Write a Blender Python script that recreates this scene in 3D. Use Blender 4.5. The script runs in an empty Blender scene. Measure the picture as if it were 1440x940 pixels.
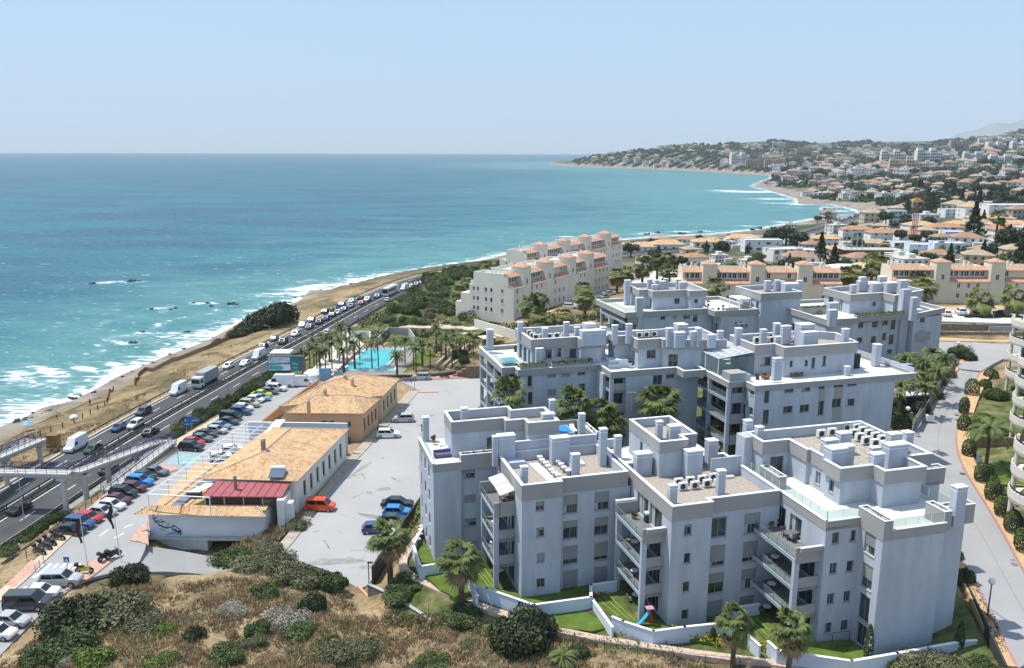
EXPO=0.1
HAZE=7e-5
import bpy, math, random
import numpy as np
from mathutils import Vector, Matrix
random.seed(7); RNG=np.random.default_rng(7)
R=math.radians
SC=bpy.context.scene; COL=SC.collection
# ------------------------------------------------------------------ survey: camera used to measure positions on the ground
F,PIT,ROL,AZ,CZ=1188.6,R(12.29),R(.2),R(-15.86),62.0
cp,sp=math.cos(PIT),math.sin(PIT)
_r0=np.array([1,0,0.]);_d0=np.array([0,-sp,-cp]);FW=np.array([0,cp,-sp])
RT=math.cos(ROL)*_r0-math.sin(ROL)*_d0; DN=math.sin(ROL)*_r0+math.cos(ROL)*_d0
UA=np.array([math.cos(AZ),-math.sin(AZ)]);VA=np.array([math.sin(AZ),math.cos(AZ)])
def ray(px,py): return (px-720)*RT+(py-470)*DN+F*FW
def g(px,py,z=0):
 d=ray(px,py); t=(z-CZ)/d[2]; return (float(d[0]*t),float(d[1]*t))
def W(u,v): return (float(u*UA[0]+v*VA[0]),float(u*UA[1]+v*VA[1]))
def WP(poly): return [W(*p) for p in poly]
def pix(x,y,z):
 p=np.array([x,y,z-CZ]); w=float(p@FW); return (720+F*float(p@RT)/w,470+F*float(p@DN)/w)
def onplane(px,py,A,B):
 """point seen at a pixel on the vertical plane through A,B -> (s along AB, z)"""
 d=ray(px,py); A=np.array(A);B=np.array(B); e=B-A; L=np.hypot(*e); e=e/L; n=np.array([e[1],-e[0]])
 t=float(n@A)/float(n@d[:2]); p=d*t
 return float((p[:2]-A)@e), float(p[2]+CZ)
# ------------------------------------------------------------------ materials
MATS={}
def mat(name,col,rough=.8,spec=.3,noise=0,nscale=1.,bump=0,bscale=None,metal=0,col2=None,detail=5,stretch=None,coord='Object',emit=0,alpha=None):
 if name in MATS: return MATS[name]
 m=bpy.data.materials.new(name); m.use_nodes=True; nt=m.node_tree; N=nt.nodes; Lk=nt.links
 b=N['Principled BSDF']; b.inputs['Base Color'].default_value=(*col,1); b.inputs['Roughness'].default_value=rough
 b.inputs['Specular IOR Level'].default_value=spec; b.inputs['Metallic'].default_value=metal
 if noise or bump:
  tc=N.new('ShaderNodeTexCoord'); vec=tc.outputs[coord]
  if stretch:
   mp=N.new('ShaderNodeMapping'); mp.inputs['Scale'].default_value=stretch; Lk.new(vec,mp.inputs[0]); vec=mp.outputs[0]
  n=N.new('ShaderNodeTexNoise'); n.inputs['Scale'].default_value=nscale; n.inputs['Detail'].default_value=detail; Lk.new(vec,n.inputs['Vector'])
  if noise:
   c2=col2 or tuple(c*(1-noise) for c in col)
   r=N.new('ShaderNodeValToRGB'); r.color_ramp.elements[0].position=.32; r.color_ramp.elements[1].position=.68
   r.color_ramp.elements[0].color=(*c2,1); r.color_ramp.elements[1].color=(*col,1)
   Lk.new(n.outputs['Fac'],r.inputs[0]); Lk.new(r.outputs[0],b.inputs['Base Color'])
  if bump:
   n2=N.new('ShaderNodeTexNoise'); n2.inputs['Scale'].default_value=bscale or nscale*4; n2.inputs['Detail'].default_value=4; Lk.new(vec,n2.inputs['Vector'])
   bp=N.new('ShaderNodeBump'); bp.inputs['Strength'].default_value=bump; bp.inputs['Distance'].default_value=.05
   Lk.new(n2.outputs['Fac'],bp.inputs['Height']); Lk.new(bp.outputs[0],b.inputs['Normal'])
 if emit: b.inputs['Emission Color'].default_value=(*col,1); b.inputs['Emission Strength'].default_value=emit
 MATS[name]=m; return m
def glassmat(name,tint,f=.35):
 m=bpy.data.materials.new(name); m.use_nodes=True; nt=m.node_tree; N=nt.nodes; N.clear()
 o=N.new('ShaderNodeOutputMaterial'); mx=N.new('ShaderNodeMixShader'); t=N.new('ShaderNodeBsdfTransparent'); p=N.new('ShaderNodeBsdfPrincipled')
 t.inputs[0].default_value=(*tint,1); p.inputs['Base Color'].default_value=(.42,.48,.48,1); p.inputs['Roughness'].default_value=.06
 mx.inputs[0].default_value=f; nt.links.new(t.outputs[0],mx.inputs[1]); nt.links.new(p.outputs[0],mx.inputs[2]); nt.links.new(mx.outputs[0],o.inputs[0])
 MATS[name]=m; return m
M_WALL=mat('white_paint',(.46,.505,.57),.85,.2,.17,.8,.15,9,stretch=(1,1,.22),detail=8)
M_BAND=mat('grey_paint',(.35,.34,.33),.85,.2,.08,.4,.15,9)
M_COPE=mat('coping',(.78,.78,.80),.7,.3,.12,1.5)
M_GRAV=mat('gravel',(.50,.44,.37),.95,.1,.6,5,.9,9,col2=(.24,.21,.18),detail=8)
M_BFLOOR=mat('balcony_floor',(.20,.20,.205),.8,.3,.2,1)
M_DECK=mat('terrace_tiles',(.66,.65,.60),.7,.3,.12,.6)
M_PANE=mat('window_glass',(.018,.030,.032),.05,.7,.5,.45,col2=(.055,.08,.082))  # lighter patches in the base colour stand in for reflections on the panes
M_FRAME=mat('window_frame',(.22,.23,.24),.5,.4)
M_WFRAME=mat('white_frame',(.72,.72,.72),.5,.4)
M_SHUT=mat('shutter',(.27,.28,.28),.6,.3,.08,2)
M_CURT=mat('curtain',(.50,.52,.50),.9,.1,.35,3,stretch=(4,4,.3))
M_GLASS=glassmat('balcony_glass',(.86,.93,.92),.12)
M_CREAM=mat('cream_paint',(.72,.65,.52),.85,.2,.09,.3,.15,8)
M_CREAM2=mat('pale_cream_paint',(.74,.70,.62),.85,.2,.09,.3,.15,8)
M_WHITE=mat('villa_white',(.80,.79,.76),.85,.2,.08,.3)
M_PEACH=mat('peach_paint',(.70,.44,.27),.85,.2,.12,.3,.15,8)
M_CONC=mat('concrete',(.45,.45,.44),.9,.2,.2,1.2)
M_DCONC=mat('dark_barrier',(.10,.10,.105),.9,.2,.3,1)
M_STEEL=mat('galvanised_steel',(.42,.43,.45),.45,.5,0,1,metal=.6)
M_DARK=mat('dark_metal',(.03,.032,.036),.5,.4)
M_BLACK=mat('rubber',(.02,.02,.02),.8,.3)
M_WPLAS=mat('white_plastic',(.78,.79,.80),.45,.4)
M_AC=mat('air_unit_shell',(.72,.72,.69),.5,.4)
M_GREYF=mat('grey_fabric',(.16,.16,.17),.9,.1,.2,3)
M_PURP=mat('violet_cushion',(.16,.15,.27),.9,.1,.2,3)
M_WOOD=mat('wood',(.28,.15,.07),.7,.3,.4,3,stretch=(1,8,1))
M_TERRA=mat('terracotta',(.46,.22,.12),.9,.1,.2,2)
M_REDROOF=mat('red_sheet_roof',(.36,.09,.10),.55,.3,.2,1)
M_STONE=mat('rough_stone',(.36,.29,.22),.95,.1,.55,2.2,.8,4)
M_ROCK=mat('wet_rock',(.045,.042,.038),.8,.4,.5,1,.8,3)
M_TRUNK=mat('palm_trunk',(.17,.13,.09),.95,.1,.5,3,.6,8,stretch=(1,1,4))
M_BARK=mat('bark',(.14,.10,.07),.95,.1,.4,3)
M_POOL=mat('pool_water',(.04,.46,.47),.08,.5,.15,.6,.25,2)
M_SOIL=mat('soil',(.26,.19,.12),.95,.1,.4,1.5)
def leafmat(name,c1,c2,rough=.55,trans=.25):
 m=mat(name,c1,rough,.25,.6,.9,0,col2=c2,detail=3); b=m.node_tree.nodes['Principled BSDF']
 return m
M_PALM=leafmat('palm_frond',(.15,.185,.05),(.06,.085,.025))
M_PALMY=leafmat('palm_frond_light',(.23,.24,.075),(.10,.125,.035))
M_PALMD=mat('dry_frond',(.30,.22,.12),.9,.1,.4,2)
M_LEAF=leafmat('leaf_green',(.10,.14,.035),(.035,.058,.018))
M_LEAFD=leafmat('leaf_dark',(.065,.085,.032),(.024,.036,.016))
M_LEAFO=leafmat('leaf_olive',(.135,.145,.065),(.05,.06,.028))
M_LEAFY=leafmat('leaf_lime',(.16,.22,.03),(.06,.10,.018))
M_FLWY=mat('yellow_bloom',(.60,.46,.02),.7,.2,.4,2)
M_GREYB=mat('grey_scrub',(.30,.27,.20),.95,.1,.5,1.2,col2=(.14,.13,.09))
M_LAWN=mat('lawn_turf',(.12,.175,.035),.95,.1,.5,.7,.5,14,col2=(.075,.11,.022),detail=9)
# roof tiles use the UV laid along the slope
def tilemat(name,c1,c2,c3):
 m=bpy.data.materials.new(name); m.use_nodes=True; nt=m.node_tree; N=nt.nodes; Lk=nt.links; b=N['Principled BSDF']; b.inputs['Roughness'].default_value=.9; b.inputs['Specular IOR Level'].default_value=.15
 uv=N.new('ShaderNodeUVMap'); wv=N.new('ShaderNodeTexWave'); wv.bands_direction='X'; wv.inputs['Scale'].default_value=1.15; wv.inputs['Distortion'].default_value=.12; wv.inputs['Detail'].default_value=1; Lk.new(uv.outputs[0],wv.inputs['Vector'])
 mp=N.new('ShaderNodeMapping'); mp.inputs['Scale'].default_value=(4.2,2.4,1); Lk.new(uv.outputs[0],mp.inputs[0])
 vo=N.new('ShaderNodeTexVoronoi'); vo.inputs['Scale'].default_value=1; Lk.new(mp.outputs[0],vo.inputs['Vector'])
 ns=N.new('ShaderNodeTexNoise'); ns.inputs['Scale'].default_value=.35; ns.inputs['Detail'].default_value=5; Lk.new(uv.outputs[0],ns.inputs['Vector'])
 sep=N.new('ShaderNodeSeparateColor'); Lk.new(vo.outputs['Color'],sep.inputs[0])
 ad=N.new('ShaderNodeMath'); ad.operation='MULTIPLY_ADD'; ad.inputs[1].default_value=.45; Lk.new(sep.outputs[0],ad.inputs[0]); Lk.new(ns.outputs['Fac'],ad.inputs[2])
 rp=N.new('ShaderNodeValToRGB'); rp.color_ramp.elements[0].position=.42; rp.color_ramp.elements[1].position=1.; rp.color_ramp.elements[0].color=(*c2,1); rp.color_ramp.elements[1].color=(*c3,1)
 e=rp.color_ramp.elements.new(.7); e.color=(*c1,1); Lk.new(ad.outputs[0],rp.inputs[0]); Lk.new(rp.outputs[0],b.inputs['Base Color'])
 bp=N.new('ShaderNodeBump'); bp.inputs['Strength'].default_value=.9; bp.inputs['Distance'].default_value=.07; Lk.new(wv.outputs['Fac'],bp.inputs['Height']); Lk.new(bp.outputs[0],b.inputs['Normal'])
 MATS[name]=m; return m
M_TILE=tilemat('sandy_roof_tiles',(.58,.37,.20),(.40,.23,.12),(.66,.47,.29))
M_TILER=tilemat('red_roof_tiles',(.44,.23,.145),(.32,.16,.10),(.52,.31,.20))
M_TILEP=tilemat('pink_roof_tiles',(.56,.32,.21),(.42,.22,.15),(.62,.40,.28))
# ------------------------------------------------------------------ mesh builder
class MB:
 def __init__(s,o=(0,0,0)): s.v=[];s.f=[];s.m=[];s.uv={};s.mats=[];s.o=o
 def mi(s,m):
  if m is None: return 0
  if m not in s.mats: s.mats.append(m)
  return s.mats.index(m)
 def face(s,pts,m=None,uv=None):
  n=len(s.v); s.v.extend(pts); s.f.append(tuple(range(n,n+len(pts)))); s.m.append(s.mi(m))
  if uv: s.uv[len(s.f)-1]=uv
 def add(s,vs,fs,m=None):
  n=len(s.v); s.v.extend(vs); k=s.mi(m)
  for f in fs: s.f.append(tuple(i+n for i in f)); s.m.append(k)
 def box(s,x0,y0,z0,x1,y1,z1,m=None):
  s.add([(x0,y0,z0),(x1,y0,z0),(x1,y1,z0),(x0,y1,z0),(x0,y0,z1),(x1,y0,z1),(x1,y1,z1),(x0,y1,z1)],[(0,3,2,1),(4,5,6,7),(0,1,5,4),(1,2,6,5),(2,3,7,6),(3,0,4,7)],m)
 def ubox(s,u0,v0,u1,v1,z0,z1,m=None,bev=0):
  s.prism(WP([(u0,v0),(u1,v0),(u1,v1),(u0,v1)]),z0,z1,m)
 def prism(s,poly,z0,z1,m=None,cap=True,base=True):
  n=len(poly); vs=[(x,y,z0) for x,y in poly]+[(x,y,z1) for x,y in poly]
  fs=[(i,(i+1)%n,n+(i+1)%n,n+i) for i in range(n)]
  if cap: fs.append(tuple(range(n,2*n)))
  if base: fs.append(tuple(range(n-1,-1,-1)))
  s.add(vs,fs,m)
 def ring(s,poly,z0,z1,t,m=None):
  q=offset(poly,t); n=len(poly)
  vs=[(x,y,z) for z in (z0,z1) for P in (poly,q) for x,y in P]
  fs=[]
  for i in range(n):
   j=(i+1)%n
   fs+=[(i,j,2*n+j,2*n+i),(n+j,n+i,3*n+i,3*n+j),(2*n+i,2*n+j,3*n+j,3*n+i),(j,i,n+i,n+j)]
  s.add(vs,fs,m)
 def wall(s,pts,z0,z1,t,m=None):
  """open run of wall through points, thickness t"""
  for a,b in zip(pts,pts[1:]):
   d=np.array(b)-np.array(a); L=np.hypot(*d)
   if L<1e-6: continue
   d=d/L; nrm=np.array([-d[1],d[0]])*t/2; a2=np.array(a)-d*t*.48; b2=np.array(b)+d*t*.48
   za=z0 if not isinstance(z0,tuple) else z0[0]
   s.prism([tuple(a2-nrm),tuple(b2-nrm),tuple(b2+nrm),tuple(a2+nrm)],za,z1,m)
 def tube(s,p0,p1,r0,r1=None,n=8,m=None,caps=True):
  r1=r0 if r1 is None else r1; p0=np.array(p0,float);p1=np.array(p1,float);d=p1-p0;L=np.linalg.norm(d);d=d/L
  a=np.cross(d,(0,0,1.) if abs(d[2])<.9 else (1.,0,0));a/=np.linalg.norm(a);b=np.cross(d,a)
  vs=[tuple(p+r*(math.cos(2*math.pi*i/n)*a+math.sin(2*math.pi*i/n)*b)) for p,r in((p0,r0),(p1,r1)) for i in range(n)]
  fs=[(i,i+n,(i+1)%n+n,(i+1)%n) for i in range(n)]
  if caps: fs+=[tuple(range(n)),tuple(range(2*n-1,n-1,-1))]
  s.add(vs,fs,m)
 def ball(s,c,r,m=None,n=8,k=5,sz=1):
  vs=[];fs=[]
  for i in range(k+1):
   t=math.pi*i/k
   for j in range(n): vs.append((c[0]+r*math.sin(t)*math.cos(2*math.pi*j/n),c[1]+r*math.sin(t)*math.sin(2*math.pi*j/n),c[2]+sz*r*math.cos(t)))
  for i in range(k):
   for j in range(n): fs.append((i*n+j,(i+1)*n+j,(i+1)*n+(j+1)%n,i*n+(j+1)%n))
  s.add(vs,fs,m)
 def build(s,name,m=None,parent=None,smooth=False,origin=None):
  o=origin if origin is not None else (root(parent).location if parent is not None else (0,0,0))
  ox,oy,oz=o[0],o[1],o[2]
  rz=root(parent).rotation_euler.z if parent is not None and origin is None else 0
  if rz:
   c,sn=math.cos(-rz),math.sin(-rz); vs=[((x-ox)*c-(y-oy)*sn,(x-ox)*sn+(y-oy)*c,z-oz) for x,y,z in s.v]
  else: vs=[(x-ox,y-oy,z-oz) for x,y,z in s.v]
  me=bpy.data.meshes.new(name); me.from_pydata(vs,[],s.f)
  if s.mats and s.mats!=[None]:
   for q in s.mats: me.materials.append(q)
   me.polygons.foreach_set('material_index',s.m)
  elif m: me.materials.append(m)
  if s.uv:
   ul=me.uv_layers.new(name='UVMap')
   for fi,uv in s.uv.items():
    p=me.polygons[fi]
    for k,li in enumerate(p.loop_indices): ul.data[li].uv=uv[k]
  if smooth: me.polygons.foreach_set('use_smooth',[True]*len(me.polygons))
  ob=bpy.data.objects.new(name,me); COL.objects.link(ob)
  if parent is not None: ob.parent=parent
  elif origin is not None: ob.location=o
  return ob
def root(o):
 while o.parent: o=o.parent
 return o
def offset(poly,t):
 n=len(poly);out=[]
 for i in range(n):
  p0=np.array(poly[i-1]);p1=np.array(poly[i]);p2=np.array(poly[(i+1)%n])
  a=(p1-p0)/np.hypot(*(p1-p0));b=(p2-p1)/np.hypot(*(p2-p1)); na=np.array([-a[1],a[0]]);nb=np.array([-b[1],b[0]])
  k=na+nb; den=1+float(na@nb); out.append(tuple(p1+k*t/max(den,.3)))
 return out
def raw(name,V,Fc,m,parent=None,mi=None,mats=None,loc=None,tri=False):
 """fast mesh from numpy arrays: V (n,3), Fc (k,3|4)"""
 me=bpy.data.meshes.new(name); me.vertices.add(len(V)); me.vertices.foreach_set('co',np.asarray(V,np.float32).ravel())
 k=Fc.shape[1]; me.loops.add(Fc.size); me.loops.foreach_set('vertex_index',Fc.ravel().astype(np.int32))
 me.polygons.add(len(Fc)); me.polygons.foreach_set('loop_start',np.arange(0,Fc.size,k,dtype=np.int32)); me.polygons.foreach_set('loop_total',np.full(len(Fc),k,np.int32))
 for q in (mats or [m]): me.materials.append(q)
 if mi is not None: me.polygons.foreach_set('material_index',np.asarray(mi,np.int32))
 me.update(calc_edges=True); me.validate()
 ob=bpy.data.objects.new(name,me); COL.objects.link(ob)
 if parent is not None: ob.parent=parent
 if loc is not None: ob.location=loc
 return ob
def tag(o,label=None,cat=None,group=None,kind=None):
 if label: o['label']=label
 if cat: o['category']=cat
 if group: o['group']=group
 if kind: o['kind']=kind
 return o
def thing(name,label,cat,loc=(0,0,0),rz=0,group=None):
 o=bpy.data.objects.new(name,None); COL.objects.link(o); o.location=loc; o.rotation_euler=(0,0,rz); o.empty_display_size=.1
 return tag(o,label,cat,group)
KIDS={}
def kids(o): return [c for c in bpy.data.objects if c.parent==o]
def proto_tree(o):
 """cache of the children so that copying stays fast"""
 return (o,[proto_tree(c) for c in kids(o)])
def copy_tree(t,parent=None,override=None):
 o,ch=t; c=o.copy(); COL.objects.link(c); c.parent=parent
 if override and o.type=='MESH':
  nm=o.name.split('.')[0]
  if nm in override:
   for i,s in enumerate(c.material_slots):
    if s.material and s.material.name.startswith('paint_slot'):
     s.link='OBJECT'; s.material=override[nm]
 for k in ch: copy_tree(k,c,override)
 return c
def remove_tree(t):
 for k in t[1]: remove_tree(k)
 bpy.data.objects.remove(t[0])
def place(t,label,loc,rz=0,group=None,sc=1,override=None):
 c=copy_tree(t,None,override); c.location=loc; c.rotation_euler=(0,0,rz)
 c.scale=(sc,sc,sc) if not isinstance(sc,tuple) else sc
 if label: c['label']=label
 if group: c['group']=group
 return c
# ------------------------------------------------------------------ windows and facades
def facade(mb,A,B,z0,z1,ops=(),depth=.22,m=None):
 """wall A->B (outward = right of travel) with real openings; ops = (s0,s1,za,zb)"""
 A=np.array(A,float);B=np.array(B,float);e=B-A;L=float(np.hypot(*e));e/=L;n=np.array([e[1],-e[0]])
 ops=[(max(.05,a),min(L-.05,b),max(z0+.02,c),min(z1-.02,d)) for a,b,c,d in ops if b>.1 and a<L-.1 and d>z0 and c<z1]
 xs=sorted({0.,L,*[round(v,4) for o in ops for v in o[:2]]}); zs=sorted({z0,z1,*[round(v,4) for o in ops for v in o[2:]]})
 P=lambda s,z,d=0:(float(A[0]+e[0]*s-n[0]*d),float(A[1]+e[1]*s-n[1]*d),z)
 for i in range(len(xs)-1):
  run=None
  for j in range(len(zs)-1):
   cx=(xs[i]+xs[i+1])/2;cz=(zs[j]+zs[j+1])/2
   hole=any(a<cx<b and c<cz<d for a,b,c,d in ops)
   if hole: run=None; continue
   if run is None:
    mb.face([P(xs[i],zs[j]),P(xs[i+1],zs[j]),P(xs[i+1],zs[j+1]),P(xs[i],zs[j+1])],m); run=len(mb.f)-1
   else:
    k=len(mb.v)-4; mb.v[k+2]=P(xs[i+1],zs[j+1]); mb.v[k+3]=P(xs[i],zs[j+1])
 for a,b,c,d in ops:
  q=[P(a,c),P(b,c),P(b,d),P(a,d)];r=[P(a,c,depth),P(b,c,depth),P(b,d,depth),P(a,d,depth)]
  for k in range(4): mb.face([q[k],r[k],r[(k+1)%4],q[(k+1)%4]],m)
 return A,e,n
def window(par,A,e,n,a,b,c,d,shut=0.,depth=.22,frame=None,mull=None,curt=False,name='window',pane=None):
 frame=frame or M_FRAME
 def bx(mb,s0,s1,z0,z1,d0,d1,m=None):
  pts=[]
  for s,dd in ((s0,d1),(s1,d1),(s1,d0),(s0,d0)): pts.append((float(A[0]+e[0]*s-n[0]*dd),float(A[1]+e[1]*s-n[1]*dd)))
  mb.prism(pts[::-1] if False else [pts[3],pts[2],pts[1],pts[0]],z0,z1,m)
 t=.06 if b-a<2 else .08; d0,d1=depth-.07,depth+.02
 f=MB(); bx(f,a,b,c,c+t,d0,d1);bx(f,a,b,d-t,d,d0,d1);bx(f,a,a+t,c+t,d-t,d0,d1);bx(f,b-t,b,c+t,d-t,d0,d1)
 k=mull if mull is not None else (0 if b-a<.8 else (1 if b-a<2.6 else 2))
 for i in range(k):
  s=a+(b-a)*(i+1)/(k+1); bx(f,s-.035,s+.035,c+t,d-t,d0+.01,d1)
 w=f.build(name,frame,par)
 p=MB(); bx(p,a+.01,b-.01,c+.01,d-.01,depth-.005,depth+.05); p.build('pane',pane or M_PANE,w)
 if curt and d-c>.6:
  q=MB(); s1=a+(b-a)*random.choice((.3,.5,.35)); bx(q,a+t,s1,c+t,d-t,depth-.012,depth-.008); q.build('curtain',M_CURT,w)
 if shut>0:
  q=MB(); bx(q,a+.02,b-.02,d-(d-c)*shut,d-.01,depth-.13,depth-.09); q.build('shutter',M_SHUT,w)
 if shut<1 and name=='window' and c>0:
  q=MB(); bx(q,a-.06,b+.06,c-.07,c-.003,-.07,.12); q.build('sill',M_BAND if frame is M_FRAME else M_COPE,w)
 return w
def pxop(A,B,r):
 """pixel rectangle (x0,y0,x1,y1) on wall AB -> (s0,s1,z0,z1)"""
 x0,y0,x1,y1=r[:4]; xm,ym=(x0+x1)/2,(y0+y1)/2
 s0=onplane(x0,ym,A,B)[0]; s1=onplane(x1,ym,A,B)[0]; zt=onplane(xm,y0,A,B)[1]; zb=onplane(xm,y1,A,B)[1]
 return (min(s0,s1),max(s0,s1),zb,zt)
def wallwin(par,mb,A,B,z0,z1,rects=(),ops=(),m=None,**kw):
 """rects: pixel rects (+ optional shutter share); ops: (s0,s1,z0,z1[,shut])"""
 O=[];SH=[]
 for r in rects:
  o=pxop(A,B,r); O.append(o); SH.append(r[4] if len(r)>4 else 0)
 for o in ops: O.append(tuple(o[:4])); SH.append(o[4] if len(o)>4 else 0)
 L=math.dist(A,B)
 O2=[];S2=[]
 for o,sh in zip(O,SH):
  a,b,c,d=o; a=max(.08,a);b=min(L-.08,b);c=max(z0+.03,c);d=min(z1-.03,d)
  if b-a>.15 and d-c>.2: O2.append((round(a,3),round(b,3),round(c,3),round(d,3)));S2.append(sh)
 AA,e,n=facade(mb,A,B,z0,z1,O2,m=m)
 for o,sh in zip(O2,S2): window(par,AA,e,n,*o,shut=sh,curt=random.random()<.35,**kw)
def zz(ox,oy,s,*rs):
 out=[]
 for r in rs: out.append((ox+r[0]/s,oy+r[1]/s,ox+r[2]/s,oy+r[3]/s)+tuple(r[4:]))
 return out
def roofplane(mb,pts,m=None):
 """tiled roof plane; uv: first edge is the eave"""
 p=[np.array(q,float) for q in pts]; e=p[1]-p[0]; e/=np.linalg.norm(e); nn=np.cross(e,p[2]-p[0]) if len(p)>2 else None
 nn/=np.linalg.norm(nn); up=np.cross(nn,e)
 mb.face([tuple(q) for q in p],m,uv=[(float((q-p[0])@e),float((q-p[0])@up)) for q in p])
def hiproof(mb,c,dx,dy,z,h,e=(1,0),ov=.5,m=None,ridge=None):
 """hip roof over rectangle centre c, half sizes dx,dy, frame e"""
 ex=np.array(e);ey=np.array([-e[1],e[0]]);dx+=ov;dy+=ov
 P=lambda a,b,zz:(float(c[0]+ex[0]*a+ey[0]*b),float(c[1]+ex[1]*a+ey[1]*b),zz)
 A,B,C,D=P(-dx,-dy,z),P(dx,-dy,z),P(dx,dy,z),P(-dx,dy,z)
 if dx>=dy: r=dx-dy; R1,R2=P(-r,0,z+h),P(r,0,z+h); pl=[[A,B,R2,R1],[B,C,R2],[C,D,R1,R2],[D,A,R1]] if r>.05 else [[A,B,R1],[B,C,R1],[C,D,R1],[D,A,R1]]
 else: r=dy-dx; R1,R2=P(0,-r,z+h),P(0,r,z+h); pl=[[A,B,R1],[B,C,R2,R1],[C,D,R2],[D,A,R1,R2]]
 for q in pl: roofplane(mb,q,m)
 mb.face([D,C,B,A],m,uv=[(0,0)]*4)
 if ridge is not None:
  segs=[(A,R1),(B,R2 if dx>=dy else R1),(C,R2),(D,R1 if dx>=dy else R2)]+([(R1,R2)] if r>.05 else [])
  for a,b in segs: ridge.tube(np.array(a)+(0,0,.03),np.array(b)+(0,0,.03),.11,n=6)
def leaves(P,size,rng,nrm=None,aspect=1.0):
 """random quads at points P"""
 n=len(P); a=rng.normal(size=(n,3));
 if nrm is not None: a=a*.55+nrm
 a/=np.linalg.norm(a,axis=1)[:,None]; b=rng.normal(size=(n,3)); b-=a*np.sum(a*b,1)[:,None]; b/=np.linalg.norm(b,axis=1)[:,None]; c=np.cross(a,b); s=(size*rng.uniform(.6,1.4,n))[:,None]
 V=np.stack([P-b*s-c*s*.45*aspect,P+b*s*.1-c*s*.75*aspect,P+b*s*1.1,P+b*s*.1+c*s*.75*aspect],1).reshape(-1,3); Fq=np.arange(4*n).reshape(n,4); return V,Fq
# ------------------------------------------------------------------ world, sun, camera
w=bpy.data.worlds.new('World'); SC.world=w; w.use_nodes=True; nt=w.node_tree; bg=nt.nodes['Background']
sky=nt.nodes.new('ShaderNodeTexSky'); sky.sky_type='NISHITA'; sky.sun_disc=False
SUN_AZ,SUN_EL=R(-72),R(66)
sky.sun_elevation=SUN_EL; sky.sun_rotation=SUN_AZ; sky.air_density=1.0; sky.dust_density=.25; sky.ozone_density=1.6
_mx=nt.nodes.new('ShaderNodeMix'); _mx.data_type='RGBA'; _mx.inputs[0].default_value=.75; _mx.inputs[7].default_value=(3.75,5.2,7.2,1); nt.links.new(sky.outputs[0],_mx.inputs[6]); nt.links.new(_mx.outputs[2],bg.inputs[0]); bg.inputs[1].default_value=.13
sl=bpy.data.lights.new('sun','SUN'); sl.energy=5.0; sl.angle=R(.55); sl.color=(1,.955,.88)
so=bpy.data.objects.new('sun',sl); COL.objects.link(so)
sd=Vector((math.sin(SUN_AZ)*math.cos(SUN_EL),math.cos(SUN_AZ)*math.cos(SUN_EL),math.sin(SUN_EL))); so.rotation_euler=(-sd).to_track_quat('-Z','Y').to_euler(); so.location=(0,0,150)
cd=bpy.data.cameras.new('camera'); cam=bpy.data.objects.new('camera',cd); COL.objects.link(cam); SC.camera=cam
cd.sensor_width=36; cd.lens=36*F/1440; cd.clip_start=1; cd.clip_end=90000
cam.matrix_world=Matrix(((RT[0],-DN[0],-FW[0],0),(RT[1],-DN[1],-FW[1],0),(RT[2],-DN[2],-FW[2],CZ),(0,0,0,1)))
SC.view_settings.view_transform='Standard'; SC.view_settings.look='None'; SC.view_settings.exposure=EXPO; SC.view_settings.gamma=1
SC.render.engine='CYCLES'; cy=SC.cycles; cy.max_bounces=6; cy.diffuse_bounces=3; cy.glossy_bounces=3; cy.transmission_bounces=4; cy.transparent_max_bounces=12; cy.volume_bounces=0
cy.use_denoising=True; cy.denoiser='OPENIMAGEDENOISE'; cy.caustics_reflective=False; cy.caustics_refractive=False; cy.sample_clamp_indirect=6
# ------------------------------------------------------------------ coastline
COASTPX=[(0,600),(30,590),(60,573),(95,566),(130,550),(165,530),(200,515),(235,500),(290,480),(330,458),(355,446),(372,437),(400,430),(420,424),(436,408),(462,408),(500,398),(560,386),(620,376),(670,368),(720,356),(800,346),(870,338),(930,333),(1000,330),(1060,324),(1110,315),(1150,308),(1190,303),(1216,300.5),(1200,294),(1168,287.5),(1122,288),(1121,280),(1095,272),(1058,262),(1072,255),(1091,248),(1010,243),(930,239),(850,236.5),(800,234)]
CW=[g(x,y,0) for x,y in COASTPX]
LANDP=[(-135,-400),(-122,60),(-119,140)]+CW+[(150,3900),(500,4600),(1500,6000),(3000,14000),(14500,14000),(14500,-400)]
def seglist(P,closed=True):
 P=np.array(P,float); return P, (np.roll(P,-1,0) if closed else None)
def pip(X,Y,poly):
 P=np.array(poly,float); ins=np.zeros(X.shape,bool); n=len(P)
 x0,y0=P.min(0);x1,y1=P.max(0); sel=(X>=x0)&(X<=x1)&(Y>=y0)&(Y<=y1)
 xs=X[sel];ys=Y[sel]; r=np.zeros(xs.shape,bool)
 for i in range(n):
  ax,ay=P[i];bx,by=P[(i+1)%n]
  if ay==by: continue
  c=((ay>ys)!=(by>ys))&(xs<(bx-ax)*(ys-ay)/(by-ay)+ax); r^=c
 ins[sel]=r; return ins
def dist_poly(X,Y,P,closed=True):
 P=np.array(P,float); D=np.full(X.shape,1e18); n=len(P)
 for i in range(n if closed else n-1):
  ax,ay=P[i];bx,by=P[(i+1)%n]; dx,dy=bx-ax,by-ay; L=dx*dx+dy*dy+1e-9
  t=np.clip(((X-ax)*dx+(Y-ay)*dy)/L,0,1); d=(X-ax-t*dx)**2+(Y-ay-t*dy)**2; np.minimum(D,d,out=D)
 return np.sqrt(D)
def inland(X,Y):
 d=dist_poly(X,Y,LANDP); return np.where(pip(X,Y,LANDP),d,-d)
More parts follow.
